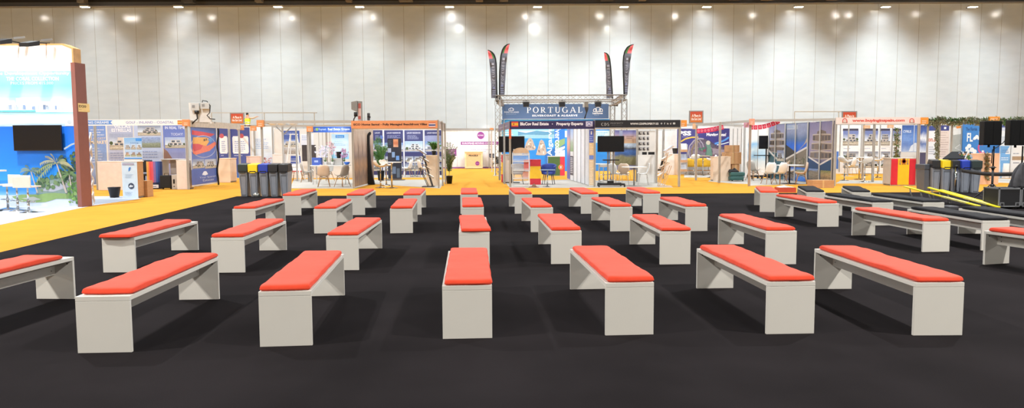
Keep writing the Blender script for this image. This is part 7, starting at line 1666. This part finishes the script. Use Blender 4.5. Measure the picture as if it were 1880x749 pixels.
# ---- right end booths with the garland ---------------------------------------------------------------------------------
Y = 30.2
t = booth('booths at the right end topped by a leafy garland, with FLORIDA picture', 1790, Y)
z1 = at(1790, 219, Y).z; zA = at(1790, 217, Y).z
rail(t, (at(1692, 300, Y).x, Y, z1-.05), (at(1960, 300, Y).x, Y, z1-.05), .06, .12, ALU)
for px in (1701, 1722.5, 1745): tube_post(t, px, Y, z1-.1, w=.06, m=WALU)
s = flat(33.5); s.base(1692, 226, 1766, 321, PANEL, .04); s.rect(1688, 230, 1701.5, 279, photo('blue white leaflet print', [(0, '#dfe6f2'), (.3, '#5f7ab8'), (.5, '#e4e9f2'), (.75, '#4a68b0'), (1, '#34468c')], .3, 4, .1), 1); s.rect(1688, 280, 1701.5, 316, mat('dark violet laminate', '#4c4762'), 1)
s.rect(1703, 231, 1719, 292, photo('pale list print', [(0, '#dfe2ea'), (1, '#eceef2')], .2, 2, .02), 1); s.rect(1704, 231, 1718, 240, K('#3f4f94'), 2); s.text(1704, 254, 1718, 260, 'on.c', K('#dc8a70'), 2, .03); s.lines(1705, 268, 1717, 284, 4, K('#b4b8c8'), 2, 2)
s.rect(1724, 230, 1742.5, 240, K('#3c4486'), 1); s.rect(1733, 233, 1737, 237, K('#eef0f6'), 2); s.rect(1724, 240, 1742.5, 292, photo('pink beige list print', [(0, '#dcccc6'), (1, '#e2d4cc')], .2, 2, .02), 1); s.lines(1725, 242, 1741.5, 290, 11, K('#b09a96'), 2, 5, .2)
s.rect(1745, 231, 1766, 300, mat('grey green board', '#a9aca8', .5), 1); s.poly([(1747, 234), (1764, 234), (1764, 246), (1750, 248)], K('#dcdedd'), 2); s.poly([(1755, 232), (1764, 231), (1764, 235), (1756, 236)], K('#e08a3c'), 3); outline(s, [(1753, 272), (1762, 265), (1764, 276), (1753, 272)], 1, K('#d4d6d6'), 3)
s.done('notice_panels', t)
FB = photo('florida blue print', [(0, '#3a7cc4'), (1, '#3f84cc')], .3, 2, .04); s = flat(33.4); s.base(1767, 224, 1836, 321, K('#3f80c8'), .05); s.rect(1767.5, 225, 1835.5, 320, FB, 1)
s.text(1773, 234, 1794, 240, 'The Florida', K('#254a80'), 2, .02); WF = K('#eef2f4'); s.text(1775, 244, 1786, 260, 'FL', WF, 3, .03); s.text(1797, 241, 1832, 257, 'RIDA', WF, 3, .03)
for cx, cy, r in ((1790, 253.5, 3), (1793, 251, 3.2), (1796, 254, 2.6), (1788, 255, 2), (1779, 268, 4), (1775, 272, 3.4), (1784, 275, 4.4), (1789, 278, 4), (1776, 278, 4)): s.circ(cx, cy, r, WF, 3+cx*.0005, 14)
outline(s, [(1804, 266), (1799, 264), (1796, 269), (1797, 277), (1802, 282), (1807, 279)], 3, K('#d2588c'), 3); s.rect(1802, 276, 1806, 280, K('#e8e4ec'), 4); s.done('florida_picture', t)
s = flat(33.2); s.base(1836, 226, 1960, 333, K('#dfe6ee'), .05); s.rect(1836.5, 228, 1854, 240, K('#c9d4e8'), 1); s.rect(1836.5, 229, 1854, 234, K('#4a5aa0'), 1.5); s.lines(1838, 250, 1853, 264, 4, K('#a9b8cc'), 2, 3)
s.poly([(1836.5, 268), (1854, 268), (1846, 280), (1842, 300), (1838, 330), (1836.5, 330)], K('#6fa8de'), 1.2); s.rect(1836.5, 283, 1854, 300, K('#6fa8de'), 1.3); s.poly([(1842, 300), (1853, 300), (1851, 330), (1846, 330)], K('#f0f3f6'), 2); s.lines(1839, 274, 1852, 281, 2, K('#5c86b8'), 2, 7); s.lines(1838, 288, 1852, 295, 2, K('#e4eef8'), 2, 8)
s.rect(1855, 228, 1856, 330, ALUD, 2); s.rect(1857, 268, 1960, 330, photo('pale grey print', [(0, '#d4dae2'), (1, '#e6e9ec')], .4, 3, .05), 1); s.rect(1858, 287, 1880, 294, K('#a48d74'), 2); s.lines(1860, 280, 1876, 284, 1, K('#8a94a8'), 2, 2); s.lines(1860, 297, 1872, 301, 1, K('#6a7488'), 2, 3); s.done('right_panels', t)
end_block(t, 1816.5, 214, 1834.5, 221.5, Y-.2, mat('bright orange board', '#ee9a3c'))
booth_floor([G(1692, 330), G(1960, 340), G(1960, 331), G(1836, 328), G(1700, 322)])
b = MB(); rr = random.Random(12)
for px in range(1700, 1965, 2):
    c_ = at(px, 222.5+1.2*math.sin(px*.13), Y-.12); leafball(b, c_, .17, 20, rr, LEAFD if rr.random() < .7 else LEAF, .075)
for px, ya, yb in ((1720.5, 226, 292),):
    for k in range(int((yb-ya)/1.6)): leafball(b, at(px+math.sin(k), ya+k*1.6, Y-.1), .1, 10, rr, LEAFD, .06)
g = tag(b.build('leafy_garland'), 'long dry green leafy garland along the top of the right end booths', 'garland')
t, c, w, h, yy = counter('peach counter with a hanging garland under the FLORIDA picture', 1779, 1834, 281.5, 338.5, .6, mat('peach laminate', '#e8bfa2', .5), z=.0)
b = MB()
for k in range(36): leafball(b, at(1812.5+1.5*math.sin(k*.8), 282+k*1.35, yy-.1), .085, 11, rr, LEAFD if k % 3 else mat('dry brown leaves', '#8a6a4c', .6, var=.3), .055)
tag(b.build('leafy_garland'), 'leafy garland hanging down the front of the peach counter', 'garland')
# ---- right front: bins, barrier, speakers, flight case, yellow trestles ---------------------------------------------------
for k, px, lab in (('black', 1722, 'grey bin with black lid, first of the five right bins, beside the spare grey bin'), ('yellow', 1741, 'grey bin with yellow lid under the sloping black lid board'), ('soft black', 1759.5, 'grey bin with black lid behind the chrome posts'),
                   ('blue', 1777, 'grey bin with blue lid among the right bins'), ('dark green', 1795.5, 'grey bin with dark green lid at the right end of the right bins')):
    place_bin(k, px, 351.3+(px-1722)*.042, lab, 'five recycling bins behind the speakers', -13)
p = G(1704, 350.5)+Vector((.0, .3, 0)); t = thing('slim_bin', 'grey lidless slim bin at the left end of the right bins', 'bin', p); h = at(1705, 303, p.y).z; w = .27
b = MB(); b.hexa([(p.x-w*.4, p.y-.22, 0), (p.x+w*.4, p.y-.22, 0), (p.x+w*.4, p.y+.22, 0), (p.x-w*.4, p.y+.22, 0), (p.x-w/2, p.y-.28, h), (p.x+w/2, p.y-.28, h), (p.x+w/2, p.y+.28, h), (p.x-w/2, p.y+.28, h)], mat('mid grey plastic', '#5c5f66', .5)); b.build('body', t, .012)
b = MB(); b.box((p.x-w/2-.01, p.y-.29, h-.14), (p.x+w/2+.01, p.y+.29, h+.03), mat('dark grey plastic lid', '#4a4d54', .5)); b.build('rim', t, .015)
# sloping black board resting on the lids
Yb = DY(1741, 352.2); zl = .80+.25+.012; q = [at(1722, 291, Yb), at(1765, 290, Yb)]
b = MB(); x0, x1 = at(1724, 300, Yb+.2).x, at(1764, 300, Yb+.2).x; xr2_ = at(1777, 300, Yb+.45).x; zt = at(1770, 278, Yb+.5).z
b.hexa([(x0, Yb+.02, zl), (x1, Yb+.02, zl), (xr2_, Yb+.5, zt-.03), (at(1746, 300, Yb+.5).x, Yb+.5, zt-.03), (x0, Yb+.02, zl+.035), (x1, Yb+.02, zl+.035), (xr2_, Yb+.5, zt), (at(1746, 300, Yb+.5).x, Yb+.5, zt)], mat('black board', '#121216', .5, spec=.2)); o = tag(b.build('sloping_board', bevel=.006), 'sloping black board lying across the lids of the right bins', 'board')
b = MB(); b.bar((x1+.02, Yb+.02, zl+.018), (xr2_+.02, Yb+.5, zt-.015), .025, .04, ALU); b.build('metal_edge', o); b = MB(); b.bar((at(1760, 300, Yb+.5).x, Yb+.52, zl-.02), (at(1760, 300, Yb+.5).x, Yb+.52, zt-.03), .04, .04, BLACK); b.build('prop', o)
# colourful rubbish heap in the blue bin mouth
rr = random.Random(6); b = MB(); xx = at(1777, 300, Yb).x
for i in range(60):
    c_ = Vector((xx+rr.gauss(0, .11), Yb+.3+rr.uniform(-.12, .12), zl-.005+abs(rr.gauss(0, .09)))); r = rr.uniform(.03, .07); a = Vector((rr.gauss(0, 1), rr.gauss(0, .5), abs(rr.gauss(0, 1)))).normalized(); e = a.cross(Vector((0, 1, .2))).normalized()
    b.poly([c_-a*r*.2, c_+e*r, c_+a*r*1.5, c_-e*r], K(rr.choice(('#e6e8ee', '#7fa6d8', '#dca06c', '#c9d4e4', '#5a7f4c', '#e2b878'))))
tag(b.build('paper_waste', thick=.002), 'heap of crumpled coloured paper on the blue bin lid', 'waste', kind='stuff')
# belt barrier
YBr = Yb-.35; pa, pb = at(1757.5, 352, YBr), at(1763.5, 352, YBr)
for i, px in enumerate((1756.5, 1763)):
    x = at(px, 300, YBr).x; t = thing('barrier_post', ('chrome barrier post before the bins, left one of the pair', 'chrome barrier post before the bins, right one carrying the black belt')[i], 'barrier post', (x, YBr-.0+i*.1, 0)); zt = at(px, 308, YBr).z
    b = MB(); b.lathe([(.16, 0), (.16, .015), (.03, .03), (.03, .04)], (x, YBr+i*.1*0, 0) if 0 else (x, YBr+i*.36, 0), BLACK, 22); b.build('base', t); b = MB(); b.tube([(x, YBr+i*.36, .03), (x, YBr+i*.36, zt)], .032, CHROME, 14); b.build('shaft', t); b = MB(); b.tube([(x, YBr+i*.36, zt), (x, YBr+i*.36, zt+.09)], .04, BLACK, 14); b.build('belt_head', t)
x2 = at(1763, 300, YBr).x; e = at(1862, 319.5, 19.9); a = at(1765, 313, YBr-.12); b = MB(); hz = .11
for i in range(12): pass
b.grid(lambda u, v: (a.x+(e.x-a.x)*u, a.y+(e.y-a.y)*u, (a.z+(e.z-a.z)*u)-.05*math.sin(math.pi*u)+hz*(v-.5)), 24, 1, mat('black webbing', '#19191c', .7)); tag(b.build('barrier_belt', thick=.004), 'black barrier belt running from the chrome posts to the covered flight case', 'belt')
# loudspeakers on tripods
def tripod(label, px, py, ztop, group):
    p = G(px, py); t = thing('speaker_stand', label, 'speaker stand', p, group=group); b = MB(); b.tube([p+Vector((0, 0, .05)), p+Vector((0, 0, .95))], .028, STEELB, 12); b.tube([p+Vector((0, 0, .95)), p+Vector((0, 0, ztop))], .02, STEELB, 12); b.build('pole', t)
    b = MB(); b.tube([p+Vector((0, 0, .42)), p+Vector((0, 0, .5))], .045, BLACK, 12); b.build('collar', t); b = MB(); b.tube([p+Vector((0, 0, .9)), p+Vector((0, 0, .98))], .042, BLACK, 12); b.tube([p+Vector((-.09, 0, .95)), p+Vector((.08, 0, .95))], .014, BLACK, 8); b.build('clamp_knob', t)
    for k in range(3):
        a = R(-68+120*k); d = Vector((math.cos(a), math.sin(a), 0)); b = MB(); b.tube([p+d*.03+Vector((0, 0, .5)), p+d*.56+Vector((0, 0, .025))], .016, STEELB, 8); b.tube([p+d*.02+Vector((0, 0, .1)), p+d*.34+Vector((0, 0, .215))], .011, STEELB, 6); o = b.build('leg', t); b = MB(); b.tube([p+d*.54+Vector((0, 0, .03)), p+d*.6+Vector((0, 0, .013))], .022, BLACK, 8); b.build('rubber_foot', o)
    return p
def speaker(label, x0, y0, x1, y1, Yq, group, lean=0):
    a, c = at(x0, y1, Yq), at(x1, y0, Yq); t = thing('loudspeaker', label, 'loudspeaker', ((a.x+c.x)/2, Yq+.18, a.z), group=group); b = MB(); w = c.x-a.x; m = mat('black speaker cabinet', '#0e0e10', .6, var=.1, sc=30, spec=.2)
    b.hexa([(a.x, Yq, a.z), (c.x, Yq, a.z), (c.x-w*.16, Yq+.34, a.z), (a.x+w*.16, Yq+.34, a.z), (a.x, Yq, c.z), (c.x, Yq, c.z), (c.x-w*.16, Yq+.34, c.z), (a.x+w*.16, Yq+.34, c.z)], m); b.build('cabinet', t, .02, 3)
    b = MB(); b.box((a.x+.02, Yq-.012, a.z+.02), (a.x+w*.48, Yq+.002, c.z-.02), mat('speaker grille', '#09090a', .7, bump=.3, sc=120, spec=.2)); b.box((a.x+w*.5, Yq-.012, a.z+.02), (c.x-.02, Yq+.002, c.z-.02), mat('speaker grille', '#0c0c0e')); b.build('grille', t)
    b = MB(); b.tube([((a.x+c.x)/2, Yq+.16, a.z-.06), ((a.x+c.x)/2, Yq+.16, a.z+.01)], .03, BLACK, 10); b.build('pole_socket', t); return t
p = tripod('black tripod stand under the left loudspeaker, legs open on the carpet', 1820, 372.5, 1.52, 'speaker stands'); speaker('black loudspeaker on a tripod before the FLORIDA picture', 1806, 222, 1841, 266.5, p.y-.16, 'loudspeakers')
p2 = tripod('black stand under the right loudspeaker, behind the flight case', 1872.5, 373, 1.52, 'speaker stands'); speaker('black loudspeaker cut by the right edge of the photo', 1853.5, 220, 1892, 267, p2.y-.16, 'loudspeakers')
b = MB(); b.tube([at(1847, 250, p.y+.2), at(1849, 244, p.y+.22), at(1848, 236, p.y+.2), at(1845, 258, p.y+.2), at(1842, 262, p.y+.18), at(1832, 269, p.y+.1), at(1822, 275, p.y+.05), at(1820, 300, p.y+.05)], .012, BLACK, 6); tag(b.build('speaker_cable'), 'thin black cable looping from the left loudspeaker', 'cable')
# flight case
pf0 = G(1834.5, 384); Yf = pf0.y; xa = at(1834, 360, Yf).x; xb = at(1875, 360, Yf).x; xc = xb+.62; zt = at(1850, 345.5, Yf).z
CASE = mat('black laminate case', '#17171b', .5, var=.1); EDGE = mat('grey case edging', '#8a8c90', .4, .4)
def case(label, x0, x1, y0, d, h, n):
    t = thing('flight_case', label, 'case', ((x0+x1)/2, y0+d/2, 0), group='flight cases at the right edge'); b = MB(); b.box((x0+.01, y0+.01, .055), (x1-.01, y0+d-.01, h-.01), CASE); b.build('body', t)
    b = MB(); e = .028
    for x in (x0, x1-e):
        for y in (y0, y0+d-e): b.box((x, y, .055), (x+e, y+e, h), EDGE)
    for z in (.055, h-e):
        for y in (y0, y0+d-e): b.box((x0, y, z), (x1, y+e, z+e), EDGE)
        for x in (x0, x1-e): b.box((x, y0, z), (x+e, y0+d, z+e), EDGE)
    b.build('edging', t)
    for x in ((x0+.03, x1-.13) if n else (x0+.03,)):
        b = MB(); b.box((x, y0-.012, .07), (x+.1, y0+.012, .16), EDGE); b.box((x+.018, y0-.016, .085), (x+.082, y0-.01, .145), CASE); b.build('corner_latch', t)
    for x in (x0+.08, x1-.08):
        for y in (y0+.08, y0+d-.08): b = MB(); b.tube([(x-.02, y, .028), (x+.02, y, .028)], .027, BLACK, 10); b.box((x-.025, y-.025, .045), (x+.025, y+.025, .056), EDGE); b.build('castor', t)
case('black flight case with grey edges at the right edge, left one of two', xa, xb-.006, Yf, .6, zt, 1); case('black flight case with grey edges cut by the right edge of the photo', xb+.004, xc, Yf, .6, zt, 1)
# grey coat thrown over the case
rr = random.Random(3); cx = at(1876, 300, Yf+.3).x; zc0 = zt+.004; hz = at(1870, 300, Yf+.3).z-zt
def coat(u, v):
    a = 2*math.pi*u; f = v; r = (.15+.05*math.sin(5*a+2)+.035*math.sin(9*a+4*f))*(1-.8*f**2.4)+.035
    return (cx+r*1.15*math.cos(a)+.05*f, Yf+.3+r*math.sin(a)*.9, zc0+hz*f+.02*math.sin(7*a)*f)
b = MB(); b.grid(coat, 48, 14, mat('dark grey coat cloth', '#3a3a3e', .8, var=.25, sc=8, bump=.2)); n = len(b.v); b.v.append((cx+.05, Yf+.3, zc0+hz+.02)); 
tag(b.build('coat', thick=.006), 'dark grey coat heaped on the right flight case at the photo edge', 'coat')
b = MB(); b.grid(lambda u, v: (cx+.16+.06*u, Yf+.0+.1*v, zt+.012+.09*math.sin(3.14*u)*math.sin(3.14*v)+.08*v), 8, 8, mat('dark red cloth', '#7a2c22', .8)); tag(b.build('red_cloth', thick=.004), 'small dark red cloth beside the grey coat on the flight case', 'cloth')
# yellow trestles tipped over: long yellow rails on thin grey legs
YEL = mat('yellow painted metal', '#eedb1e', .35, var=.04); YEL2 = mat('worn yellow paint', '#e2d77c', .5, var=.2, sc=10)
def trestle(label, a, c, w, legs, double):
    t = thing('yellow_trestle', label, 'trestle', ((a.x+c.x)/2, (a.y+c.y)/2, 0), group='yellow folding trestles'); d = (c-a).normalized(); sd = d.cross(Vector((0, 0, 1))).normalized()
    b = MB(); b.bar(a, c, w, .035, YEL); b.build('rail', t, .006)
    b = MB(); b.bar(a.lerp(c, .55)+Vector((0, 0, .0)), a.lerp(c, .86), w*1.02, .037, YEL2); b.build('worn_patch', t)
    if double:
        o = sd*(-w*1.25); b = MB(); b.bar(a+o+d*.35, c+o-d*.12, w, .035, YEL); b.build('rail', t, .006); b = MB()
        for f in (.15, .35, .55, .75, .92): m = a.lerp(c, f); b.bar(m, m+o, .03, .03, ALUD)
        b.build('cross_tie', t)
    for f in legs:
        m = a.lerp(c, f)
        if m.z < .1: continue
        b = MB(); b.tube([m-Vector((0, 0, .015)), Vector((m.x+.05, m.y-.08, .006))], .011, ALUD, 6); b.tube([m-Vector((0, 0, .015)), Vector((m.x+.12, m.y+.16, .006))], .011, ALUD, 6); b.tube([Vector((m.x+.05, m.y-.08, .012)), Vector((m.x+.12, m.y+.16, .012))], .008, ALUD, 6); b.build('wire_leg', t)
    return t
def G2(px, py, z): return G(px, py, z)
a = G(1661, 342.5, .34); c = G(1798, 378.5, .05); trestle('single yellow trestle rail, left one lying behind the black topped benches', a, c, .085, (.08, .24, .36), False)
a = G(1705, 344.5, .38); c = G(1834, 380.5, .05); trestle('double yellow trestle with two rails, right one reaching to the flight case', a, c, .085, (.05, .17, .3), True)
b = MB(); q0, q1 = G(1748, 378.5), G(1768, 384); b.box((G(1742, 384).x, G(1742, 384).y, 0), (G(1761, 384).x, G(1742, 384).y+.3, .07), mat('dark grey plastic', '#46464a')); tag(b.build('tool_case', bevel=.012), 'small dark grey case on the carpet under the yellow trestles', 'case')

# ---- camera and view ------------------------------------------------------------------------------------------------------------
cam = bpy.data.cameras.new('camera'); co = bpy.data.objects.new('camera', cam); C.objects.link(co)
cam.sensor_width = 36; cam.sensor_fit = 'HORIZONTAL'; cam.lens = 36*F/1880; cam.clip_start = .1; cam.clip_end = 300
fw = Vector((0, cp, -sp)); up0 = Vector((0, sp, cp)); rt = Vector((1, 0, 0)); r2 = cr*rt+sr*up0; u2 = -sr*rt+cr*up0
co.matrix_world = Matrix(((r2.x, u2.x, -fw.x, 0), (r2.y, u2.y, -fw.y, 0), (r2.z, u2.z, -fw.z, HC), (0, 0, 0, 1)))
bpy.context.scene.camera = co
sc = bpy.context.scene; sc.view_settings.view_transform = 'Standard'; sc.view_settings.look = 'None'; sc.view_settings.gamma = 1; sc.view_settings.use_curve_mapping = False; sc.view_settings.exposure = 0.0
